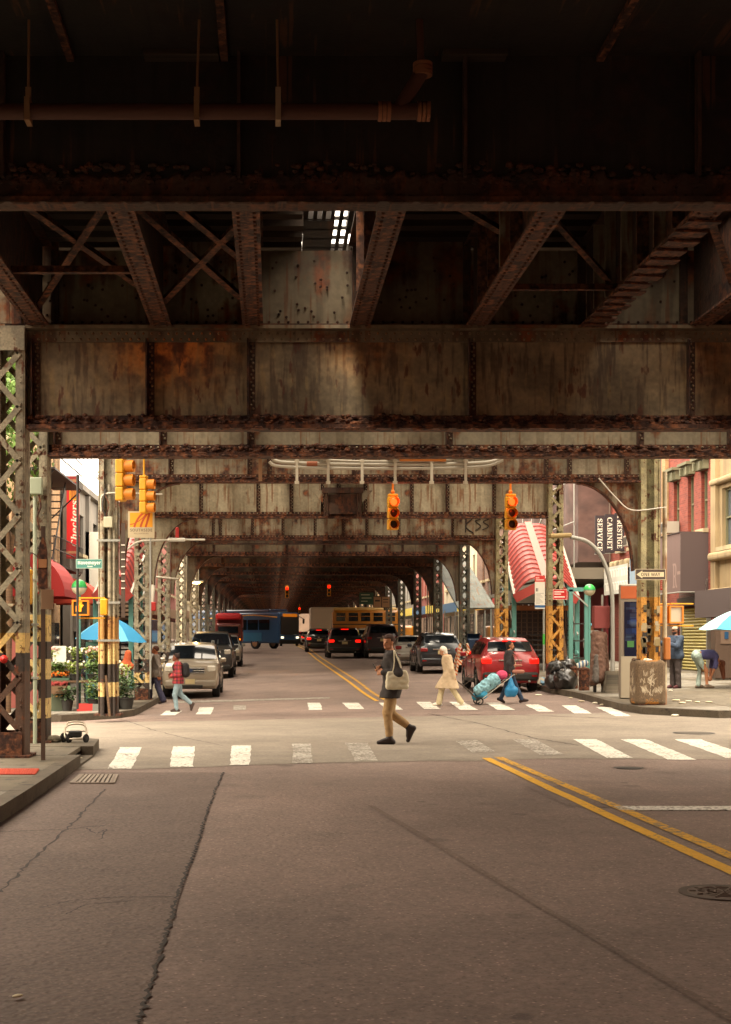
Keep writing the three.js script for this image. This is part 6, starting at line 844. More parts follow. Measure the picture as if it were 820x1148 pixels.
{
  // southside bridge sign
  const t1 = signPlate('bridge_sign', 'cream sign with an orange bridge drawing below the left signals', P(158.5, 588, 31.2), .58, .58, signTex(256, 256, (c, w, h) => { c.fillStyle = '#b8a888'; c.fillRect(0, 0, w, h); c.fillStyle = '#e09a20'; c.fillRect(18, 14, 220, 140); c.strokeStyle = '#b04a1e'; c.lineWidth = 20; for (const [a, b] of [[60, 150], [120, 190], [170, 206]]) { c.beginPath(); c.moveTo(a, 154); c.quadraticCurveTo(a + 30, 60, b, 16); c.stroke(); } c.lineWidth = 8; c.beginPath(); c.moveTo(18, 130); c.quadraticCurveTo(120, 110, 180, 16); c.stroke(); c.fillStyle = '#6a5a44'; c.font = 'bold 40px sans-serif'; c.textAlign = 'center'; c.fillText('SOUTHSIDE', 128, 196, 220); c.font = '20px sans-serif'; c.fillText('WILLIAMSBURG', 128, 222, 200); }));
  mk('post', cyl(.02, .02, V3(.2, -.3, -.03), V3(.2, -3.6, -.03), 6), M.zinc, t1);
  const t2 = signPlate('street_name_sign', 'green street name sign reading Havemeyer at the left corner', P(100, 632, 30.4), .56, .2, signTex(256, 92, (c, w, h) => { c.fillStyle = '#3f7a70'; c.fillRect(0, 0, w, h); c.strokeStyle = '#c8d2c4'; c.lineWidth = 3; c.strokeRect(3, 3, w - 6, h - 6); c.fillStyle = '#e8e6d8'; c.font = 'bold 46px sans-serif'; c.fillText('Havemeyer', 16, 52, 226); c.font = 'bold 18px sans-serif'; c.fillText('Street', 110, 78); })); mk('pole', cyl(.028, .028, V3(-.25, 1.9, -.04), V3(-.25, -3.1, -.04), 8), M.iron, t2);
  const t3 = signPlate('one_way_sign', 'black and white ONE WAY arrow sign on the gold column', P(729.5, 644, 31.6), .68, .25, signTex(384, 140, (c, w, h) => { c.fillStyle = '#4a3d34'; c.fillRect(0, 0, w, h); c.strokeStyle = '#cdbf9f'; c.lineWidth = 6; c.strokeRect(5, 5, w - 10, h - 10); c.fillStyle = '#d6c8a4'; c.beginPath(); c.moveTo(16, 70); c.lineTo(90, 20); c.lineTo(90, 40); c.lineTo(360, 40); c.lineTo(360, 100); c.lineTo(90, 100); c.lineTo(90, 120); c.fill(); c.fillStyle = '#43372e'; c.font = 'bold 54px sans-serif'; c.fillText('ONE WAY', 70, 89, 280); }));
  mk('strap', box(.5, .03, .03, 0, 0, -.03), M.zinc, t3);
  // parking sign stack seen from behind at the left, on a brown post
  const D = 18, o = G(49, 852, KH), sp = thing('sign_post', 'brown post with backs of two street signs at the near left kerb', 'sign', o), s = -o.z / F, Y = (v) => (852 - v) * s;
  mk('post', [box(.03, Y(590), .05, 0, Y(590) / 2, 0), box(.055, Y(590), .012, 0, Y(590) / 2, .03)], plain('#4e3a2e', .7, .2), sp);
  mk('sign_back', extr([[-.06, 0], [.06, 0], [.06, .46], [.04, .58], [0, .66], [-.04, .58], [-.06, .46]], .012).translate(0, Y(660), .045), M.rust, sp); mk('patch', box(.1, .11, .01, 0, Y(632), .064), plain('#a8744a', .7), sp); mk('sign_back', box(.16, .25, .014, .055, Y(672), .05, 0, .35), plain('#a88a6e', .6, .2), sp);
  const r0 = signPlate('small_red_sign', 'small red notice on the post by the gold column', P(742.5, 656, 32), .09, .22, signTex(64, 128, (c, w, h) => { c.fillStyle = '#b8201c'; c.fillRect(0, 0, w, h); c.fillStyle = '#e8d8c8'; for (let k = 0; k < 4; k++) c.fillRect(10, 18 + k * 26, 44, 8); }));
  // bus stop and red parking sign on the right
  const bs = signPlate('bus_stop_sign', 'tall white bus stop panel with a red top by the stair canopy', P(605.5, 664, 41), .29, .95, signTex(128, 400, (c, w, h) => { c.fillStyle = '#d2cdbf'; c.fillRect(0, 0, w, h); c.fillStyle = '#c02a22'; c.fillRect(0, 0, w, 74); c.fillStyle = '#f0e4d8'; c.font = 'bold 24px sans-serif'; c.fillText('BUS', 12, 34); c.fillRect(12, 46, 100, 8); c.fillStyle = '#3a3a3a'; c.fillRect(14, 150, 12, 40); c.fillRect(32, 150, 8, 40); c.fillStyle = '#8a8880'; for (let k = 0; k < 9; k++) c.fillRect(16, 210 + k * 15, 96 - (k * 37 % 50), 5); c.fillStyle = '#2a5a8a'; c.fillRect(0, 356, w, 30); })); mk('post', cyl(.03, .03, V3(.12, .5, -.05), V3(.12, -1.35 - .95, -.05), 8), M.zinc, bs); mk('green_band', cyl(.034, .034, V3(.12, -1.2, -.05), V3(.12, -1.5, -.05), 8), plain('#3f9a3a', .6), bs);
  signPlate('parking_sign', 'small red notice sign on the latticed column at the right', P(628, 666.5, 41.6), .42, .3, signTex(192, 136, (c, w, h) => { c.fillStyle = '#c4201e'; c.fillRect(0, 0, w, h); c.strokeStyle = '#f0dcd0'; c.lineWidth = 5; c.strokeRect(4, 4, w - 8, h - 8); c.fillStyle = '#f4e6da'; c.fillRect(20, 26, 130, 14); c.fillRect(20, 56, 90, 12); c.fillRect(20, 92, 140, 16); }));
  signPlate('direction_sign', 'green overhead direction sign near the school bus', P(411, 671, 96), .95, .8, signTex(128, 96, (c, w, h) => { c.fillStyle = '#2c4a36'; c.fillRect(0, 0, w, h); c.fillStyle = '#a8b09a'; c.fillRect(14, 14, 80, 8); c.fillRect(20, 40, 90, 8); c.fillRect(14, 66, 60, 8); }));
  signPlate('brown_sign', 'pale brown sign pair beside the green direction sign', P(428, 675, 94), 1.1, .75, signTex(192, 128, (c, w, h) => { c.fillStyle = '#a8805c'; c.fillRect(0, 0, w, h); c.strokeStyle = '#4a3424'; c.lineWidth = 6; c.strokeRect(4, 4, 90, 120); c.strokeRect(98, 4, 90, 120); c.fillStyle = '#3a2a1e'; c.fillRect(20, 40, 56, 18); c.fillRect(112, 30, 60, 8); c.fillRect(112, 60, 60, 8); }));
  // curved street lamp at the right corner with its concrete foot
  const lo = G(687, 776, KH), ls = -lo.z / F, lp = thing('street_lamp', 'grey street lamp with curved arm behind the gold column', 'street lamp', lo), q = (u, v) => V3((u - 687) * ls, (776 - v) * ls, 0);
  mk('pole', [tube([q(687, 755), q(687, 700), q(686, 665), q(681, 640), q(671, 619), q(658, 607), q(640, 602)], .055, 10, 50)], M.zinc, lp); mk('lamp_head', rbox(.6, .12, .24, .05, (628 - 687) * ls, (776 - 600.5) * ls, 0, 0, 0, .04), plain('#a08a5c', .5, .3), lp); mk('foot', new THREE.CylinderGeometry(.26, .34, .56, 4).rotateY(Math.PI / 4).translate(0, .28, 0), M.concrete2, lp);
  // lamp arm at the left side and the lit lamp under the viaduct
  const la = thing('lamp_arm', 'pale lamp arm reaching from the left latticed columns', 'street lamp', P(170, 606, 40)); mk('arm', tube([V3(-.75, -.32, 0), V3(-.4, -.05, 0), V3(.1, 0, 0), V3(.8, .02, 0), V3(1.5, .02, 0)], .03, 8, 24), M.pipe, la); mk('luminaire', rbox(.5, .1, .2, .04, .7, .02, 0), M.white, la); mk('finial', rbox(.1, .3, .1, .03, .72, .22, 0), plain('#a8201c', .5), la);
  const lb = thing('lamp_arm', 'white fluorescent tube stanchion beside the left lattice columns', 'street lamp', P(172, 650, 48)); mk('tube', cyl(.07, .07, V3(-.05, -.75, 0), V3(.1, .8, 0), 8), M.white, lb); mk('arm', cyl(.035, .035, V3(.05, .1, 0), V3(.85, .02, 0), 8), M.pipe, lb); mk('base', rbox(.28, .3, .2, .03, -.05, -.9, 0), plain('#a82420', .6), lb);
  const ll = thing('lit_lamp', 'glowing street lamp hung under the viaduct at the left', 'street lamp', P(218, 653, 66)); mk('arm', tube([V3(-1.3, -.02, 0), V3(-.6, .02, 0), V3(0, .02, 0)], .03, 6, 12), M.zinc, ll); mk('hood', rbox(.66, .1, .24, .04, .1, .05, 0), M.zinc, ll); mk('bulb', rbox(.4, .07, .16, .03, .08, -.02, 0), std({ color: '#ffd890', emissive: '#ffc860', emissiveIntensity: .9 }), ll); lampLight(ll, .08, -.14, .1, '#ffc878', 2.5);
  const pole = mk('pole', cyl(.05, .05, V3(-1.3, 0, 0), V3(-1.3, -4, 0), 8), M.zinc, ll);
}
// ---------------------------------------------------------------- column fittings
{
  // left corner column: conduits, boxes, cables
  const o = P(122, 716, D3 - .3), c = thing('conduit_riser', 'pale conduits and junction boxes strapped to the left corner column', 'conduit', V3(o.x, gh(-3.6, D3) + KH, o.z)), H = yAt(545, D3) - c.position.y;
  for (const [x, r] of [[.02, .04], [.12, .028], [-.14, .05]]) mk('pipe', cyl(r, r, V3(x, 0, 0), V3(x, H - (r < .03 ? 1 : 0), 0), 10), M.colG3, c); mk('box', rbox(.2, .24, .14, .02, 0, yAt(587, D3) - c.position.y, .06), plain('#a9a78e', .6), c);
  for (const v of [607, 676, 718]) mk('strap', box(.52, .05, .02, 0, yAt(v, D3) - c.position.y, .06), M.zinc, c); mk('cable', tube([V3(-.06, H - .1, .05), V3(-.12, H - .5, .12), V3(-.02, H - .8, .1), V3(0, H - 1, .08)], .018, 6, 20), M.iron, c); mk('cable', tube([V3(-.1, H - .2, .05), V3(.02, H - .45, .14), V3(-.05, H - .75, .1), V3(0, H - 1, .08)], .014, 6, 20), M.rust, c);
  mk('bent_pipe', tube([V3(-.16, H - .6, .05), V3(-.16, H - .3, .05), V3(-.1, H - .22, .05), V3(1.2, H - .22, .05)], .02, 6, 30), M.pipe, c); mk('marker_strip', box(.09, 2.1, .03, .32, yAt(640, D3) - c.position.y, -.02), plain('#4a3a30', .7), c); for (let k = 0; k < 7; k++) mk('marker_band', box(.085, .025, .02, .32, yAt(612 + k * 8, D3) - c.position.y, .0), M.white, c);
  mk('loose_board', bar(V3(.05, 0, .25), V3(-.05, .9, .12), .05, .02), M.wood, c);
  // near left column: box, conduit
  const o2 = P(41, 716, D2 - .35), d = thing('junction_box', 'pale green junction box and conduit on the second left column', 'junction box', V3(o2.x, KH, o2.z)), yy = (v) => yAt(v, D2 - .35) - KH; mk('box', rbox(.18, .25, .12, .015, .0, yy(545), 0), plain('#a9b39a', .6), d); mk('conduit', cyl(.03, .03, V3(-.02, 0, 0), V3(-.02, yy(556), 0), 10), plain('#9fa892', .6), d); mk('cable', tube([V3(.04, yy(555), .02), V3(.07, yy(568), .04), V3(.02, yy(580), .03), V3(.06, yy(595), .02)], .014, 6, 20), M.rust, d); mk('cable', tube([V3(-.2, yy(629), -.02), V3(-.1, yy(620), .06), V3(.02, yy(624), .06), V3(.06, yy(640), .02)], .008, 5, 20), M.iron, d); for (const v of [650, 700, 760]) mk('strap', box(.1, .03, .07, -.02, yy(v), 0), M.zinc, d);
  const fb = tag(mk('round_reflector', [lathe([[0, 0], [.05, 0], [.055, .03], [.03, .07], [0, .08]], 14).rotateX(Math.PI / 2)], plain('#c4231c', .5), null), 'small round red reflector fixed to the nearest left column', 'reflector'); fb.position.copy(P(5, 739, D1 - .26));
  // gold column: concrete collar with painted scrawl, stickers, conduit
  const cb = thing('concrete_collar', 'battered concrete base with white scrawls around the gold column', 'concrete base', on(8.42, D3, KH));
  const gt = std({ map: canvasTex(512, 512, (x, w, h) => { const r = rngOf(5); x.fillStyle = '#66543f'; x.fillRect(0, 0, w, h); for (let k = 0; k < 900; k++) { x.fillStyle = `rgba(${r() < .5 ? '60,46,36' : '150,128,100'},.22)`; x.fillRect(r() * w, r() * h, 3 + r() * 22, 3 + r() * 18); } for (let k = 0; k < 60; k++) { x.fillStyle = `rgba(52,40,32,.3)`; const X = r() * w; x.fillRect(X, r() * h * .4, 2 + r() * 4, 60 + r() * 240); } x.strokeStyle = 'rgba(186,172,148,.8)'; x.lineWidth = 7; x.lineJoin = 'round'; for (let k = 0; k < 17; k++) { const X = 70 + r() * 370, Y = 110 + r() * 320; x.beginPath(); x.moveTo(X, Y); for (let m = 0; m < 6; m++) x.lineTo(X + m * 13 * (r() < .8 ? 1 : -1), Y + (m % 2 ? -1 : 1) * (14 + r() * 30)); x.stroke(); } x.fillStyle = 'rgba(190,120,40,.5)'; for (let k = 0; k < 120; k++) x.fillRect(140 + r() * 240, h - 70 * r() * r() - 8, 18, 8); }), roughness: .95 });
  const bg = new RoundedBoxGeometry(.68, 1.0, .66, 5, .09); { const p = bg.attributes.position; for (let i = 0; i < p.count; i++) { const n = (vn(p.getX(i) * 6 + 9, p.getY(i) * 6 + 9, 64, 64, 3) - .5) * .03, f = 1 + n - .05 * (p.getY(i) + .5) * .5; p.setX(i, p.getX(i) * f); p.setZ(i, p.getZ(i) * f); } bg.computeVertexNormals(); }
  mk('block', bg.translate(0, .5, 0), gt, cb, true); for (let k = 0; k < 14; k++) mk('rubble', new THREE.IcosahedronGeometry(.035 + .03 * hash(k, 1, 4), 0).scale(1.3, .7, 1).translate(-.3 + .6 * hash(k, 2, 4), 1.0, -.25 + .5 * hash(k, 3, 4)), [M.concrete2, M.white, M.rust][k % 3], cb);
  const st = thing('sticker_sheet', 'torn flyers pasted on the foot of the gold column', 'flyers', V3(8.44, gh(8.4, D3) + KH, -D3 + .22)), fc = ['#a0906e', '#8a7850', '#a89c82', '#5e5236', '#a08430', '#7e725c', '#2e2a26', '#3a322a']; for (let k = 0; k < 34; k++) { const col = k % 3 - 1, w = .05 + .07 * hash(k, 1, 9); mk('flyer', box(w, .06 + .14 * hash(k, 2, 9), .003, col * .15 + .05 * (hash(k, 3, 9) - .5), 1.1 + 1.15 * hash(k, 4, 9), .004 + .003 * (k % 4) + (col === 0 ? -.19 : 0), 0, 0, .3 * (hash(k, 5, 9) - .5)), plain(fc[Math.floor(hash(k, 6, 9) * 8)], .85), st); }
  const cd = thing('conduit_riser', 'pale conduit standing right of the gold column', 'conduit', V3(8.78, gh(8.7, D3) + KH, -D3 + .1)); mk('pipe', cyl(.05, .05, V3(0, .0, 0), V3(0, 5.2, 0), 10), M.olive2, cd); mk('meter_box', rbox(.13, .5, .14, .03, .03, 1.25, .08), plain('#a8662c', .7), cd); mk('cable', tube([V3(-1.5, 5.05, .1), V3(-1.1, 4.6, .1), V3(-.8, 4.35, .1), V3(0, 4.4, .1)], .014, 6, 30), M.white, cd);
}
// ---------------------------------------------------------------- stair canopies, stands, bins, plants, litter
M.canopyRed = plain('#88291f', .6); M.canopyDark = plain('#561616', .6); M.canopyPink = plain('#8e5448', .6); M.gutter = plain('#8a8074', .6);
function stairCanopy(name, label, o) {   // ribbed gable roof over a stair that falls towards the viewer; near and far ends given as [ridge, left eave, right eave]
  const t = thing(name, label, 'stair canopy', o.at), [r0, a0, b0] = o.near.map(p => p.clone().sub(o.at)), [r1, a1, b1] = o.far.map(p => p.clone().sub(o.at)), n = o.n || 12;
  for (const [e0, e1, nm] of [[a0, a1, 'left_slope'], [b0, b1, 'right_slope']]) {
    const sl = part(nm, t), cv = (f, q, up = 0) => { const p = r0.clone().lerp(r1, f).lerp(e0.clone().lerp(e1, f), q); p.y += .34 * Math.sin(q * Math.PI) + up; return p; }; mk('sheet', gridGeo(8, 8, (q, f) => cv(f, q)), M.canopyDark, sl);
    for (let i = 0; i < n; i++) { const f = (i + .1) / n, f2 = (i + .58) / n, pc = []; for (let k = 0; k < 6; k++) pc.push(slab([cv(f, k / 6, .05), cv(f, (k + 1) / 6, .05), cv(f2, (k + 1) / 6, .05), cv(f2, k / 6, .05)], .05)); mk('rib', pc, M.canopyRed, sl); }
    mk('eave_gutter', bar(e0, e1, .12, .16, V3(0, 1, 0)), M.gutter, sl);
  }
  mk('ridge_cap', bar(r0.clone().add(V3(0, .1, 0)), r1.clone().add(V3(0, .1, 0)), .3, .05, V3(0, 1, 0)), M.canopyPink, t);
  mk('front_fascia', [bar(a0.clone().add(V3(0, -.1, .02)), r0.clone().add(V3(0, -.02, .02)), .34, .06, V3(0, 0, 1)), bar(r0.clone().add(V3(0, -.02, .02)), b0.clone().add(V3(0, -.1, .02)), .34, .06, V3(0, 0, 1))], M.canopyRed, t);
  for (const [e0, e1] of [[a0, a1], [b0, b1]]) { for (const f of [.04, .5]) { const p = e0.clone().lerp(e1, f), y = -o.at.y + gh(o.at.x, -o.at.z) + KH - .02; mk('post', box(.16, p.y - y, .16, p.x, (p.y + y) / 2, p.z), M.teal, t); } mk('side_stringer', bar(e0.clone().add(V3(0, -2.3, 0)), e1.clone().add(V3(0, -2.3, 0)), .4, .06, V3(1, 0, 0)), M.teal, t); mk('handrail', bar(e0.clone().add(V3(0, -1.4, 0)), e1.clone().add(V3(0, -1.4, 0)), .05, .05, V3(1, 0, 0)), M.zinc, t); }
  for (let i = 0; i < 14; i++) { const f = i / 14, A = a0.clone().lerp(a1, f), B = b0.clone().lerp(b1, f); mk('step', box(B.x - A.x - .1, .05, .32, (A.x + B.x) / 2, A.y - 2.25, A.z), M.iron, t); }
  return t;
}
{
  stairCanopy('stair_canopy', 'red ribbed canopy over the subway stairs at the right', { at: V3(10.4, 3.3, -54), near: [P(613, 652, 54), P(577, 668, 54), P(648, 670, 54)], far: [P(592, 588, 63), P(564, 606, 63), P(628, 606, 63)], n: 13 });
  stairCanopy('stair_canopy', 'red ribbed canopy over the subway stairs at the left', { at: V3(-6.2, 3.4, -50), near: [P(128, 650, 50), P(146, 668, 50), P(106, 668, 50)], far: [P(150, 592, 58), P(168, 606, 58), P(132, 606, 58)], n: 12 });
  const s2 = thing('stair_housing', 'grey metal stair housing behind the right columns', 'stair', V3(9.6, 0, -76)); mk('hood', [bar(V3(0, 6.6, -4), V3(.6, 3.2, 5), 1.9, .08, V3(0, 1, .3))], M.greyPaint, s2); for (let k = 0; k < 5; k++) mk('side_panel', box(.04, 1.3, 1.2, -1, 5.6 - k * .55, -3 + k * 1.6), M.zinc, s2); for (let k = 0; k < 9; k++) mk('bar', cyl(.03, .03, V3(-1, .9, -3 + k), V3(-1, 5.6 - k * .36, -3 + k), 6), M.zinc, s2); for (let k = 0; k < 5; k++) mk('bar', cyl(.03, .03, V3(-1 + k * .5, .9, 5), V3(-1 + k * .5, 3.1, 5), 6), M.zinc, s2); mk('rail', cyl(.04, .04, V3(-1, 1.9, -3), V3(-1, 1.9, 5), 6), M.zinc, s2);
  // subway globes
  const globe = (label, pos, h) => { const t = thing('globe_lamp', label, 'lamp', pos); mk('post', cyl(.045, .045, V3(0, 0, 0), V3(0, h, 0), 8), M.teal, t); mk('green_half', new THREE.SphereGeometry(.2, 16, 8, 0, 6.3, 0, Math.PI / 2).translate(0, h + .2, 0), phy({ color: '#2f9a4a', roughness: .3 }), t); mk('white_half', new THREE.SphereGeometry(.2, 16, 8, 0, 6.3, Math.PI / 2, Math.PI / 2).translate(0, h + .2, 0), plain('#c8bfa4', .4), t); mk('cap', lathe([[.2, h + .2], [.21, h + .19], [.2, h + .18]], 16), M.teal, t); };
  const gp = on(xAt(661, 48), 48, KH); globe('green and white globe lamp on a post by the right stairs', gp, yAt(668, 48) - gp.y); const g2 = on(xAt(89, 37), 37, KH); globe('green globe lamp rising behind the left pedestrian signal', g2, yAt(667, 37) - g2.y);
  // teal railing of the right entrance
  const rl = thing('subway_railing', 'teal steel frame of the subway entrance at the right', 'railing', on(xAt(640, 50), 50, KH)); for (const x of [0, .55]) mk('post', box(.14, 3.0, .14, x, 1.5, 0), M.teal, rl); mk('top_rail', box(.8, .14, .14, .28, 3.0, 0), M.teal, rl); mk('brace', bar(V3(.05, 2.9, .09), V3(.6, 2.4, .09), .05, .03), M.zinc, rl); for (const y of [.6, 1.2, 1.8]) mk('rail', box(.5, .04, .04, .28, y, 0), M.iron, rl);
  for (const [u, l] of [[634, 'left'], [638, 'right']]) { const p = on(xAt(u, 46), 46, KH); const b = tag(mk('leaning_board', bar(V3(0, 0, 0), V3(-.25, 2.3, -.2), .1, .03), M.wood, null), `pale timber board leaning behind the trash bags, ${l} one`, 'board', 'leaning boards'); b.position.copy(p); }
  // steel grille wall behind the red SUV
  const gw = thing('grille_wall', 'brown steel grille screen behind the red SUV', 'fence', on(xAt(600, 57), 57, KH)); mk('panel', box(2.6, 2.1, .04, 0, 1.25, -.06), plain('#3a2a22', .8), gw); for (let k = 0; k < 12; k++) mk('upright', box(.04, 2.3, .04, -1.2 + k * .22, 1.2, 0), plain('#5c4432', .7), gw); for (let k = 0; k < 12; k++) mk('crossbar', box(2.6, .03, .03, 0, .2 + k * .18, .03), plain('#523c2c', .7), gw); mk('top_beam', box(2.8, .2, .14, 0, 2.4, 0), plain('#8a5226', .7), gw); mk('advert', box(1.4, .5, .04, -.5, 2.85, .05), plain('#a8a89e', .6), gw);
}
// digital kiosk on the right pavement
{
  const o = G(710, 783, KH), s = -o.z / F, k = thing('digital_kiosk', 'tall slim digital kiosk with dark blue screen behind the gold column', 'kiosk', o, -.12), H = 128 * s;
  mk('body', rbox(.86, H, .26, .04, .1, H / 2, 0), plain('#8f8678', .45, .4), k); mk('top_panel', box(.82, .3, .02, .1, H - .2, .135), plain('#a85428', .6), k);
  const scr = std({ map: canvasTex(192, 384, (c, w, h) => { c.fillStyle = '#171c30'; c.fillRect(0, 0, w, h); const r = rngOf(8); for (let i = 0; i < 60; i++) { c.fillStyle = `rgba(${r() < .5 ? '40,70,130' : '70,90,110'},.3)`; c.fillRect(r() * w, r() * h, 20 + r() * 60, 6 + r() * 30); } c.fillStyle = '#4a7a4a'; c.fillRect(20, 250, 44, 40); }), roughness: .12 });
  mk('screen', new THREE.PlaneGeometry(.7, 1.45).translate(.12, H - 1.15, .142), scr, k, true); mk('base_panel', box(.8, 1.0, .02, .1, .52, .135), plain('#b0a690', .5, .2), k);
}
// trash: bags, bollards, litter
{
  const bagM = phy({ color: '#161413', roughness: .28, clearcoat: .4 });
  const bag = (label, pos, r, seed, sy = .85) => { const g = new THREE.IcosahedronGeometry(r, 5), p = g.attributes.position; for (let i = 0; i < p.count; i++) { const v = V3(p.getX(i), p.getY(i), p.getZ(i)), d = v.clone().normalize(), a = Math.atan2(d.z, d.x), n = 1 + .16 * (vn(d.x * 5 + 9, d.y * 5 + d.z * 4 + 9, 64, 64, seed) - .5) + .07 * (vn(d.x * 13 + 20, d.y * 13 + d.z * 11 + 20, 128, 128, seed + 4) - .5) + .035 * Math.sin(a * 11 + seed) * Math.max(0, d.y); v.multiplyScalar(n); v.y = Math.max(v.y * sy, -r * .72); p.setXYZ(i, v.x, v.y, v.z); } g.computeVertexNormals(); const t = thing('trash_bag', label, 'trash bag', pos.clone().add(V3(0, r * .72, 0)), seed, 'black trash bags'); mk('sack', mergeVertices(g.deleteAttribute('uv').deleteAttribute('normal')).deleteAttribute ? (() => { const q = mergeVertices(g); q.computeVertexNormals(); return q; })() : g, bagM, t); mk('knot', new THREE.ConeGeometry(.07, .14, 8).translate(0, r * sy + .03, 0), bagM, t); };
  const D = 41, b = (u, dD, dy = 0) => on(xAt(u, D + dD), D + dD, KH + dy);
  bag('black trash bag, lowest left of the pile by the right kerb', b(622, 0), .29, 1); bag('big shiny black trash bag at the front of the pile', b(634, -.3), .34, 2, 1); bag('black trash bag on top of the pile, left', b(624, .2, .4), .27, 3); bag('black trash bag on top of the pile, right', b(636, .2, .43), .28, 4); bag('black trash bag at the back of the pile', b(629, .7, .1), .36, 5);
  for (const [u, v, l, c] of [[644, 772, 'rusty steel bollard, left of the pair by the trash bags', 0], [655, 774, 'rusty steel bollard, right of the pair by the trash bags', 1]]) { const t = thing('bollard', l, 'bollard', G(u, v, KH), 0, 'rusty bollards'); mk('post', lathe([[.1 + .05 * c, 0], [.1 + .05 * c, .55], [.08 + .05 * c, .62], [0, .66]], 14), M.rust, t); mk('collar', lathe([[.12 + .05 * c, .56], [.13 + .05 * c, .58], [.12 + .05 * c, .6]], 14), M.rust, t); if (c) mk('chain', tube([V3(0, .55, .1), V3(.2, .3, .12), V3(.16, .1, .1)], .012, 5, 14), M.iron, t); }
  const bk = thing('striped_sack', 'striped blue and white sack lying on the trash bags', 'bag', on(xAt(650, 41.3), 41.3, KH + .55)); mk('sack', net([bone(V3(-.16, 0, 0), V3(.16, .16, 0), .12, .1)], .02, .05), std({ map: metres(tex(64, 64, (u, v) => (u * 4 % 1) < .5 ? [190, 184, 170] : [60, 90, 120]), .4), roughness: .8 }), bk);
  const jn = thing('litter_heap', 'small heap of blue and white rubbish beside the red SUV', 'litter', on(xAt(612, 43.6), 43.6, KH)); for (let k = 0; k < 8; k++) mk('scrap', box(.22, .05 + .2 * hash(k, 5, 3), .16, (hash(k, 1, 3) - .5) * .6, .1, (hash(k, 2, 3) - .5) * .4, hash(k, 3, 3), hash(k, 4, 3) * 3, .4), plain(['#8fb0c0', '#c9c2b0', '#6a90a8', '#b8a888'][k % 4], .8), jn);
  // shrouded figure-like hand truck by the lamp: a covered cart
  const cv = thing('covered_rack', 'tall rack under a brown cloth beside the street lamp', 'rack', G(672, 776, KH)); mk('cover', creased([bone(V3(-.12, 1.55, 0), V3(.12, 1.5, 0), .1), bone(V3(-.16, .3, .06), V3(-.12, 1.5, 0), .12, .09), bone(V3(.17, .25, -.04), V3(.12, 1.5, 0), .13, .09), bone(V3(0, .4, .08), V3(0, 1.4, .05), .16, .12), bone(V3(-.2, .2, 0), V3(-.05, .9, .1), .06, .1)], .02, .06, (x, y) => .16 - y, .026), cloth('#6a4e40', 95, .4), cv); mk('hanging_cloth', creased([bone(V3(-.13, .35, .16), V3(-.1, .95, .14), .1, .07)], .02, .05, null, .03), cloth('#5c5650', 97, .3), cv); mk('box', rbox(.42, .6, .3, .02, .05, 2.0, -.05), plain('#7a3430', .7), cv); mk('pole', cyl(.03, .03, V3(.1, 0, -.1), V3(.1, 2.6, -.1), 8), M.zinc, cv); for (const x of [-.12, .12]) mk('foot', rbox(.06, .2, .2, .02, x, .1, 0), M.black, cv);
  // scattered paper on ground, a countable few
  const lit = [[604, 780], [640, 783], [652, 787], [668, 789], [676, 791], [682, 790], [757, 803], [758, 786, 1], [765, 789, 1], [772, 787, 1], [782, 788, 1], [795, 788, 1], [752, 775, 1], [88, 852, 0], [84, 850, 0], [148, 795, 0], [152, 792, 0], [102, 806, 0], [108, 805, 0], [20, 1121, 0]];
  lit.forEach(([u, v, k], i) => { const m = mk('paper_scrap', new THREE.IcosahedronGeometry(.05 + .035 * hash(i, 3, 8), 1).scale(1.5, .35, 1), plain(['#d0c8b4', '#c4b89a', '#b8aa90'][i % 3], .9), null); m.position.copy(G(u, v, k ? KH : 0)).add(V3(0, .02, 0)); m.rotation.y = i * 1.7; tag(m, 'crumpled scrap of paper littering the kerbs and roadway', 'litter', 'paper litter'); if (v > 900) m.scale.setScalar(.25); });
  // folding barricade
  const ba = G(521, 757), s = -ba.z / F, t = thing('a_frame_barricade', 'orange and white striped folding barricade by the black SUV', 'barricade', ba, .3), bm = std({ map: metres(tex(64, 64, (u, v) => ((u + v) * 3 % 1) < .5 ? [208, 196, 170] : [196, 92, 40]), .5), roughness: .7 });
  for (const [x, z] of [[-.42, .12], [.42, .12], [-.42, -.3], [.42, -.3]]) mk('leg', bar(V3(x, 0, z), V3(x * .35, 1.25, -.08), .09, .03), bm, t); for (const y of [.5, .85]) mk('board', bar(V3(-.34 + y * .1, y, .05), V3(.34 - y * .1, y, .05), .2, .025, V3(0, .2, 1)), bm, t);
  // mailbox and posts between the right columns
  const mb = thing('mailbox', 'dark blue mailbox between the right columns', 'mailbox', on(xAt(531, 60), 60, KH)); mk('body', [rbox(.5, .9, .46, .05, 0, .75, 0), new THREE.CylinderGeometry(.23, .23, .5, 16, 1, false, 0, Math.PI).rotateZ(Math.PI / 2).rotateX(-Math.PI / 2).translate(0, 1.18, 0)], plain('#1e3450', .5), mb); for (const x of [-.18, .18]) for (const z of [-.16, .16]) mk('leg', box(.06, .32, .06, x, .16, z), plain('#1e3450', .5), mb);
}
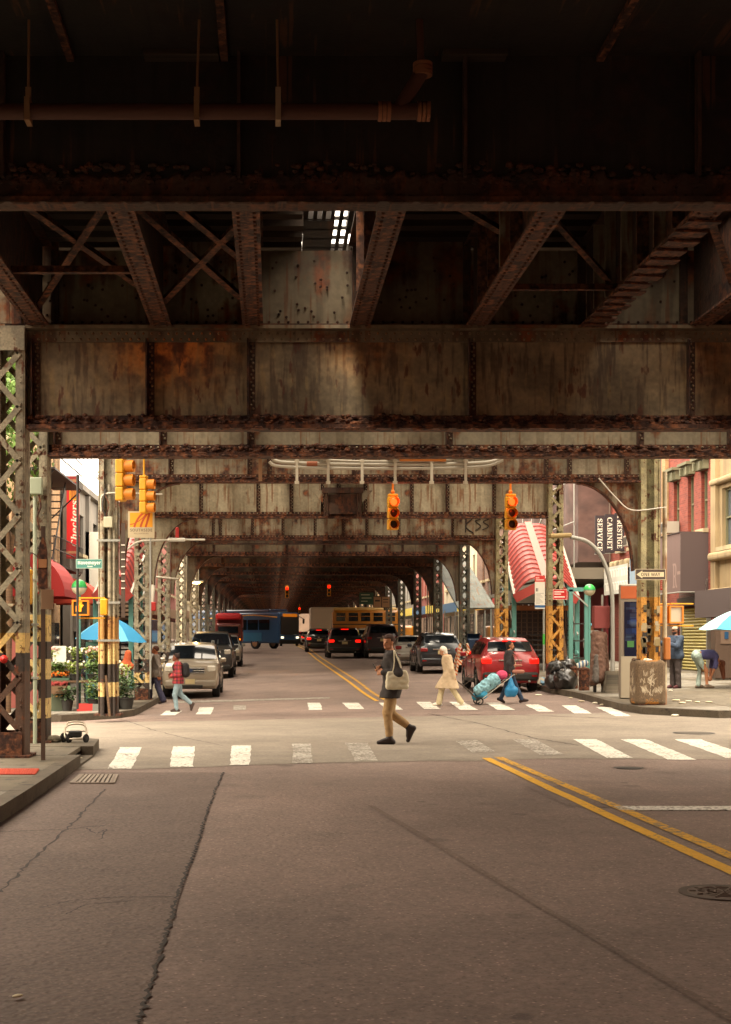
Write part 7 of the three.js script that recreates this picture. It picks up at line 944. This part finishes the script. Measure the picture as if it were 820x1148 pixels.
// left corner: bin, flower stand, umbrella, bicycle, cabinet
const leafGeo = (L, W) => { const g = gridGeo(2, 4, (s, t) => V3((s - .5) * W * Math.sin(Math.PI * (.08 + .9 * t)), L * t * (1 - .25 * t), L * .5 * t * t)); return g; };
function plantPot(label, pos, o) {
  const t = thing('potted_plant', label, 'plant', pos, o.seed, 'flower stall plants'), r = rngOf(o.seed * 91 + 7), h = o.pot; mk('pot', lathe([[o.r * .7, 0], [o.r, h], [o.r * 1.06, h], [o.r * 1.06, h - .03], [o.r * .9, h - .03], [0, h - .04]], 14), plain(o.potCol || '#2a2824', .7), t);
  const leaves = [], fl = []; for (let i = 0; i < o.n; i++) { const g = leafGeo(.1 + .1 * r(), .05 + .04 * r()); g.rotateX(.3 + 1.1 * r()); g.rotateY(r() * 6.28); const a = r() * 6.28, q = Math.sqrt(r()) * o.sp, y = h + o.h * r(); g.translate(Math.cos(a) * q * (.5 + .5 * (y - h) / o.h), y, Math.sin(a) * q * (.5 + .5 * (y - h) / o.h)); leaves.push(g); }
  stuff(mk('leaves', leaves, o.leaf, t)); if (o.flower) { for (let i = 0; i < o.fn; i++) { const a = r() * 6.28, q = Math.sqrt(r()) * o.sp; fl.push(new THREE.IcosahedronGeometry(.03 + .025 * r(), 0).translate(Math.cos(a) * q, h + o.h * (.7 + .45 * r()), Math.sin(a) * q)); } stuff(mk('flowers', fl, o.flower, t)); }
  const st = []; for (let i = 0; i < 5; i++) st.push(cyl(.008, .006, V3(0, h - .03, 0), V3((r() - .5) * o.sp, h + o.h * .8, (r() - .5) * o.sp), 5)); mk('stems', st.slice(0, 1), M.leafDk, t); return t;
}
{
  const leaf = (c) => phy({ color: c, roughness: .8, transmission: .25, thickness: 0 }); M.leaf = leaf('#5d7a2c'); M.leafDk = leaf('#3a5424'); M.leafLt = leaf('#8a9c44'); const pink = plain('#d8a8a0', .8), whiteF = plain('#d8d2bc', .8), orange = plain('#d8701c', .8), redF = plain('#7a2420', .8);
  // litter bin
  const o = G(67.5, 797, KH), s = -o.z / F, b = thing('litter_bin', 'green litter bin with posters at the far left corner', 'bin', o), w = 22 * s / 2, h = 36 * s; const poster = std({ map: canvasTex(128, 192, (c, W, H) => { const r = rngOf(4); c.fillStyle = '#4c5440'; c.fillRect(0, 0, W, H); for (let k = 0; k < 260; k++) { c.fillStyle = ['#8a9078', '#2c3028', '#b8aa80', '#6a7a58', '#c08a40'][Math.floor(r() * 5)]; c.fillRect(20 + r() * 90, 90 + r() * 95, 3 + r() * 12, 3 + r() * 9); } c.fillStyle = '#c8c4b0'; c.fillRect(48, 10, 30, 60); c.fillStyle = '#3a5a48'; c.beginPath(); c.arc(63, 28, 9, 0, 7); c.fill(); c.fillRect(54, 44, 18, 16); }), roughness: .7 });
  mk('shell', new THREE.CylinderGeometry(w * 1.36, w * 1.2, h, 4, 1, true).rotateY(Math.PI / 4).translate(0, h / 2, 0), plain('#47604c', .6), b); mk('front_poster', quadsGeo([[V3(-w * .82, .02, w * .866), V3(w * .82, .02, w * .866), V3(w * .92, h - .04, w * .972), V3(-w * .92, h - .04, w * .972)]]), plain('#4c5440', .7), b); const fp = new THREE.PlaneGeometry(w * 1.66, h * .95); fp.rotateX(.17 * .65).translate(0, h / 2, w * .935); mk('poster', fp, poster, b, true); mk('rim', [box(w * 2.1, .06, .05, 0, h, w), box(w * 2.1, .06, .05, 0, h, -w), box(.05, .06, w * 1.95, w, h, 0), box(.05, .06, w * 1.95, -w, h, 0)], plain('#35503e', .6), b);
  plantPot('orange and red flowers standing in the litter bin', o.clone().add(V3(0, h - .22, 0)), { seed: 1, r: .12, pot: .12, n: 60, sp: .24, h: .25, leaf: M.leafDk, flower: orange, fn: 40 });
  // tiered flower stand
  const f = on(xAt(84, 36.5), 36.5, KH), st = thing('flower_stand', 'wooden flower stand with two shelves at the far left corner', 'stand', f); for (const [y, d, w2] of [[.75, 0, 1.5], [1.1, -.4, 1.4]]) mk('shelf', box(w2, .05, .45, 0, y, d), M.wood, st); for (const x of [-.68, .68]) for (const z of [.18, -.55]) mk('leg', box(.05, z > 0 ? .75 : 1.1, .05, x, z > 0 ? .375 : .55, z), M.wood, st); mk('price_board', box(.34, .5, .03, -.42, 1.4, -.2), M.white, st); mk('back_panel', box(.8, 1.9, .05, -1.4, 1.0, -.4), plain('#8a4a42', .8), st);
  const pots = [[-.5, 1.13, -.4, 'pale pink flowers on the top shelf, left', pink, 16], [0, 1.13, -.4, 'white flowers on the top shelf, middle', whiteF, 16], [.45, 1.13, -.4, 'pink flowers on the top shelf, right', pink, 14], [-.45, .78, 0, 'leafy green plant on the lower shelf, left', null, 0], [0, .78, 0, 'bushy lime green plant on the lower shelf, middle', whiteF, 12], [.45, .78, 0, 'dense green plant on the lower shelf, right', null, 0]];
  pots.forEach(([x, y, z, l, fl, fn], i) => plantPot(l, f.clone().add(V3(x, y, z)), { seed: 11 + i, r: .14, pot: .16, n: 150, sp: .25, h: .28, leaf: i < 3 ? M.leafLt : i === 4 ? M.leafLt : M.leaf, flower: fl, fn }));
  [[.9, 0, .2, 'tall leafy plant in a black tub right of the stand', .2, .7], [1.35, 0, .25, 'dark leafy plant in a black tub near the striped column', .2, .6], [.55, 0, .35, 'broad leafy plant in a grey tub on the pavement', .18, .6], [1.15, 0, -.3, 'bright leafy plant behind the tubs', .2, 1.0], [-.15, 0, .3, 'low bush in a tub under the stand', .16, .35]].forEach(([x, y, z, l, r, h], i) => plantPot(l, f.clone().add(V3(x, gh(f.x + x, 36.5 - z) - gh(f.x, 36.5), z)), { seed: 31 + i, r, pot: .3, n: 230, sp: .34, h: h * .8, leaf: [M.leaf, M.leafDk, M.leaf, M.leafLt, M.leafDk][i], flower: i === 3 ? whiteF : null, fn: 10 }));
  for (let k = 0; k < 3; k++) { const c = thing('flower_crate', ['crate of dark red flowers beside the litter bin', 'low red crate under the flower stand', 'small grey crate at the foot of the stand'][k], 'crate', f.clone().add(V3([-.35, .35, .75][k], [.45, 0, 0][k], [.35, .5, .55][k])), 0, 'flower stall crates'); for (const [w2, d, x, z] of [[.4, .02, 0, .15], [.4, .02, 0, -.15], [.02, .3, .2, 0], [.02, .3, -.2, 0]]) mk('side', box(w2, .2, d, x, .1, z), [M.wood, plain('#b02a24', .6), plain('#6a6a64', .7)][k], c); mk('floor', box(.38, .02, .28, 0, .015, 0), M.wood, c); if (!k) { const g = []; for (let i = 0; i < 60; i++) g.push(new THREE.IcosahedronGeometry(.035, 0).translate((hash(i, 1, 6) - .5) * .38, .2 + .08 * hash(i, 2, 6), (hash(i, 3, 6) - .5) * .28)); stuff(mk('flowers', g, redF, c)); } }
  // umbrellas: eight panels, ribs, pole
  const umbrella = (label, top, R, hgt, base, tilt, col, group) => { const t = thing('market_umbrella', label, 'umbrella', top, 0, group), cm = [plain(col[0], .7), plain(col[1], .7)]; t.rotation.z = tilt; for (let k = 0; k < 8; k++) { const a = k * Math.PI / 4 + .2, b2 = a + Math.PI / 4; mk('panel', gridGeo(4, 5, (s, q) => { const an = mix(a, b2, s), rr = R * q * (1 - .06 * Math.sin(s * Math.PI) * q); return V3(Math.cos(an) * rr, -hgt * (q * .35 + q * q * .65) - .03 * Math.sin(s * Math.PI) * q, Math.sin(an) * rr); }), cm[k % 2 ? 1 : 0], t); mk('rib', bar(V3(0, -.04, 0), V3(Math.cos(a) * R, -hgt - .02, Math.sin(a) * R), .015, .015), M.zinc, t); } mk('pole', cyl(.022, .022, V3(0, .06, 0), V3(0, base, 0), 8), M.zinc, t); mk('tip', lathe([[0, .12], [.02, .06], [.03, 0]], 8), M.zinc, t); };
  const ut = P(126, 692, 39); umbrella('bright blue market umbrella over the left flower stall', ut, 1.02, .62, gh(-4.4, 39) + KH - ut.y, -.06, ['#2b86b4', '#58aacb']);
  const ur = P(838, 680, 38); umbrella('pale blue market umbrella at the right edge', ur, 1.25, .6, gh(12, 38) + KH - ur.y, 0, ['#2f8fb4', '#8fb6bf']);
  // vendor booth under the right umbrella
  const pay = thing('vending_cabinet', 'brown cabinet with a small screen at the right edge', 'cabinet', on(xAt(815, 44), 44, KH)); mk('body', rbox(.85, 1.75, .5, .03, 0, .9, 0), plain('#4e3c30', .6), pay); mk('panel', box(.36, .5, .03, -.1, 1.35, .26), plain('#6a5648', .5), pay); mk('screen', box(.12, .22, .03, -.1, 1.36, .275), plain('#2a4a6a', .2), pay); mk('light_strip', box(.26, .06, .04, -.1, 1.68, .27), M.white, pay);
  // graffiti cabinet and bicycle
  const cab = thing('utility_cabinet', 'green utility cabinet covered in stickers behind the flowers', 'cabinet', on(xAt(106, 38.5), 38.5, KH)); mk('body', rbox(.42, 1.75, .4, .03, 0, .88, 0), plain('#3f6a5c', .6), cab); const stc = ['#c9c4b0', '#4a86a8', '#b04a6a', '#c8a848', '#8fb0a0', '#e0d8c8']; for (let k = 0; k < 16; k++) mk('sticker', box(.07 + .07 * hash(k, 1, 2), .08 + .1 * hash(k, 2, 2), .004, (hash(k, 3, 2) - .5) * .3, .5 + 1.15 * hash(k, 4, 2), .203 + .002 * (k % 3)), plain(stc[k % 6], .7), cab);
  const bi = thing('bicycle', 'parked bicycle with an orange bag behind the striped column', 'bicycle', G(146, 778, KH), .6), fr = plain('#30343c', .4, .3); for (const x of [-.5, .5]) { const w = part('wheel', bi, V3(x, .34, 0)); mk('tyre', new THREE.TorusGeometry(.32, .022, 8, 28), M.rubber, w); for (let k = 0; k < 10; k++) mk('spoke', cyl(.003, .003, V3(0, 0, 0), V3(Math.cos(k * .628) * .31, Math.sin(k * .628) * .31, 0), 4), M.zinc, w); mk('hub', new THREE.CylinderGeometry(.03, .03, .09, 8).rotateX(Math.PI / 2), M.zinc, w); }
  for (const [a, c] of [[[-.5, .34], [-.12, .3]], [[-.12, .3], [.36, .72]], [[-.5, .34], [-.2, .78]], [[-.2, .82], [-.1, .3]], [[-.18, .74], [.36, .78]], [[.5, .34], [.34, .92]]]) mk('frame_tube', cyl(.017, .017, V3(a[0], a[1], 0), V3(c[0], c[1], 0), 7), fr, bi); mk('saddle', rbox(.26, .06, .14, .03, -.22, .86, 0), M.black, bi); mk('handlebar', tube([V3(.4, .98, -.26), V3(.34, .98, -.1), V3(.34, .96, .1), V3(.4, .98, .26)], .013, 6), M.zinc, bi); mk('crank', new THREE.CylinderGeometry(.09, .09, .02, 14).rotateX(Math.PI / 2).translate(-.12, .3, .05), M.iron, bi);
  const ob = tag(mk('orange_bag', net([bone(V3(0, .1, 0), V3(.05, .42, 0), .14, .11), bone(V3(-.08, .05, .05), V3(.12, .0, 0), .12)], .018, .08), cloth('#b8552e', 96), null), 'bulky orange bag hung on the parked bicycle', 'bag'); ob.position.copy(bi.position).add(V3(-.1, .9, .12));
  const bp = thing('steel_post', 'slim rusty steel post beside the striped column', 'post', G(137, 782, KH)); mk('tube', cyl(.04, .04, V3(0, 0, 0), V3(0, .95, 0), 10), M.rust, bp); mk('cap', ball(.045, 0, .95, 0, 1, .6, 1), M.rust, bp);
  const tp = thing('steel_post', 'thin grey stake between the potted plants', 'post', G(100, 781, KH)); mk('tube', cyl(.02, .02, V3(0, 0, 0), V3(0, 1.0, 0), 8), M.zinc, tp); mk('cap', ball(.024, 0, 1, 0), M.zinc, tp);
  // overturned wheeled frame and a brick on the near left pavement
  const wc = G(84, 832, KH), wf = thing('wheeled_frame', 'overturned chrome cart frame with wheels on the near left pavement', 'cart', wc, .1), ch = plain('#b8ab98', .35, .6); for (const [x, z, r] of [[-.16, .05, .075], [-.08, .16, .07], [.17, .12, .065]]) { const w = part('wheel', wf, V3(x, r, z), .9); mk('tyre', new THREE.TorusGeometry(r * .78, r * .24, 8, 18), M.rubber, w); mk('hub', new THREE.CylinderGeometry(r * .6, r * .6, .03, 12).rotateX(Math.PI / 2), M.iron, w); }
  mk('frame', tube([V3(-.14, .08, .1), V3(-.12, .24, 0), V3(.14, .25, 0), V3(.17, .08, .1), V3(.1, .06, .16), V3(-.08, .06, .16)], .014, 8, 40, true), ch, wf); mk('frame', tube([V3(-.12, .24, -.02), V3(-.1, .29, -.04), V3(.12, .29, -.04), V3(.14, .25, -.02)], .012, 8, 20), ch, wf); mk('seat_mesh', rbox(.2, .1, .16, .03, .01, .13, .08), M.black, wf); mk('crossbar', cyl(.012, .012, V3(-.12, .17, .06), V3(.16, .17, .06), 8), ch, wf);
  const br = tag(mk('loose_stone', new THREE.IcosahedronGeometry(.1, 2).scale(1.45, .62, .9), M.concrete3, null), 'broken lump of stone at the foot of the second left column', 'stone'); br.position.copy(G(60, 832.5, KH)).add(V3(0, .05, 0)); { const p = br.geometry.attributes.position; for (let i = 0; i < p.count; i++) { const n = 1 + .25 * (vn(p.getX(i) * 22 + 50, p.getY(i) * 22 + p.getZ(i) * 22 + 50, 256, 256, 4) - .5); p.setXYZ(i, p.getX(i) * n, p.getY(i) * n, p.getZ(i) * n); } br.geometry.computeVertexNormals(); }
  // street tree seen through the lattice of the near left column
  const tree = (label, pos, h, cr, n, seed) => { const t = thing('street_tree', label, 'tree', pos, 0, 'street trees'), r = rngOf(seed), tr = [cyl(.14, .09, V3(0, 0, 0), V3(.1, h * .45, 0), 9)]; const tips = []; for (let k = 0; k < 9; k++) { const a = r() * 6.28, e = V3(.1 + Math.cos(a) * cr * .7 * r(), h * (.6 + .38 * r()), Math.sin(a) * cr * .7); tr.push(cyl(.06, .015, V3(.1, h * (.38 + .1 * r()), 0), e, 6)); tips.push(e); } mk('trunk', tr.slice(0, 1), M.wood, t); const tk = t.children[0]; for (const g of tr.slice(1)) mk('limb', g, M.wood, tk);
    const lv = []; const base = leafGeo(.16, .09); for (let i = 0; i < n; i++) { const c = tips[Math.floor(r() * tips.length)], g = base.clone(); g.rotateX(r() * 3.1); g.rotateY(r() * 6.28); const d = V3(r() - .5, r() - .5, r() - .5).normalize().multiplyScalar(cr * .55 * Math.cbrt(r())); g.translate(c.x + d.x, c.y + d.y * .8, c.z + d.z); lv.push(g); } stuff(mk('crown', lv, M.leaf, t)); };
  tree('leafy street tree behind the nearest left column', on(-6.75, 36.2, KH), 9, 2.1, 5200, 5); tree('second leafy tree down the left side street', on(-15, 41, KH), 9, 2.4, 2600, 9);
  // overhead wires at the left
  for (let k = 0; k < 4; k++) tag(mk('overhead_wire', tube([P(80 + k * 4, 505 - k * 4, 52), P(103 + k * 3, 530 + k, 62), P(128 + k * 2, 556 + k * 3, 74)], .02, 5, 20), M.iron, null), 'thin dark overhead wire sloping across the sky at the left', 'wire', 'overhead wires');
  // letters sprayed on the third girder
  const sp = std({ color: '#2a211b', roughness: .8 }), D = 52 - .03, gf = thing('spray_tag', 'black sprayed letters on the third girder beyond the crossing', 'graffiti', P(533, 590, D)), k2 = D / F; let X = 0; for (const stroke of [[[-10, -9], [-11, 7]], [[-3, -9], [-11, 0], [-2, 8]], [[6, -8], [0, -6], [6, 0], [0, 5]], [[15, -8], [9, -5], [15, 0], [8, 4]]]) mk('stroke', tube(stroke.map(p => V3(p[0] * k2, -p[1] * k2, .018)), .022, 5, 16).scale(1, 1, .2), sp, gf);
}
renderer.render(scene, camera);
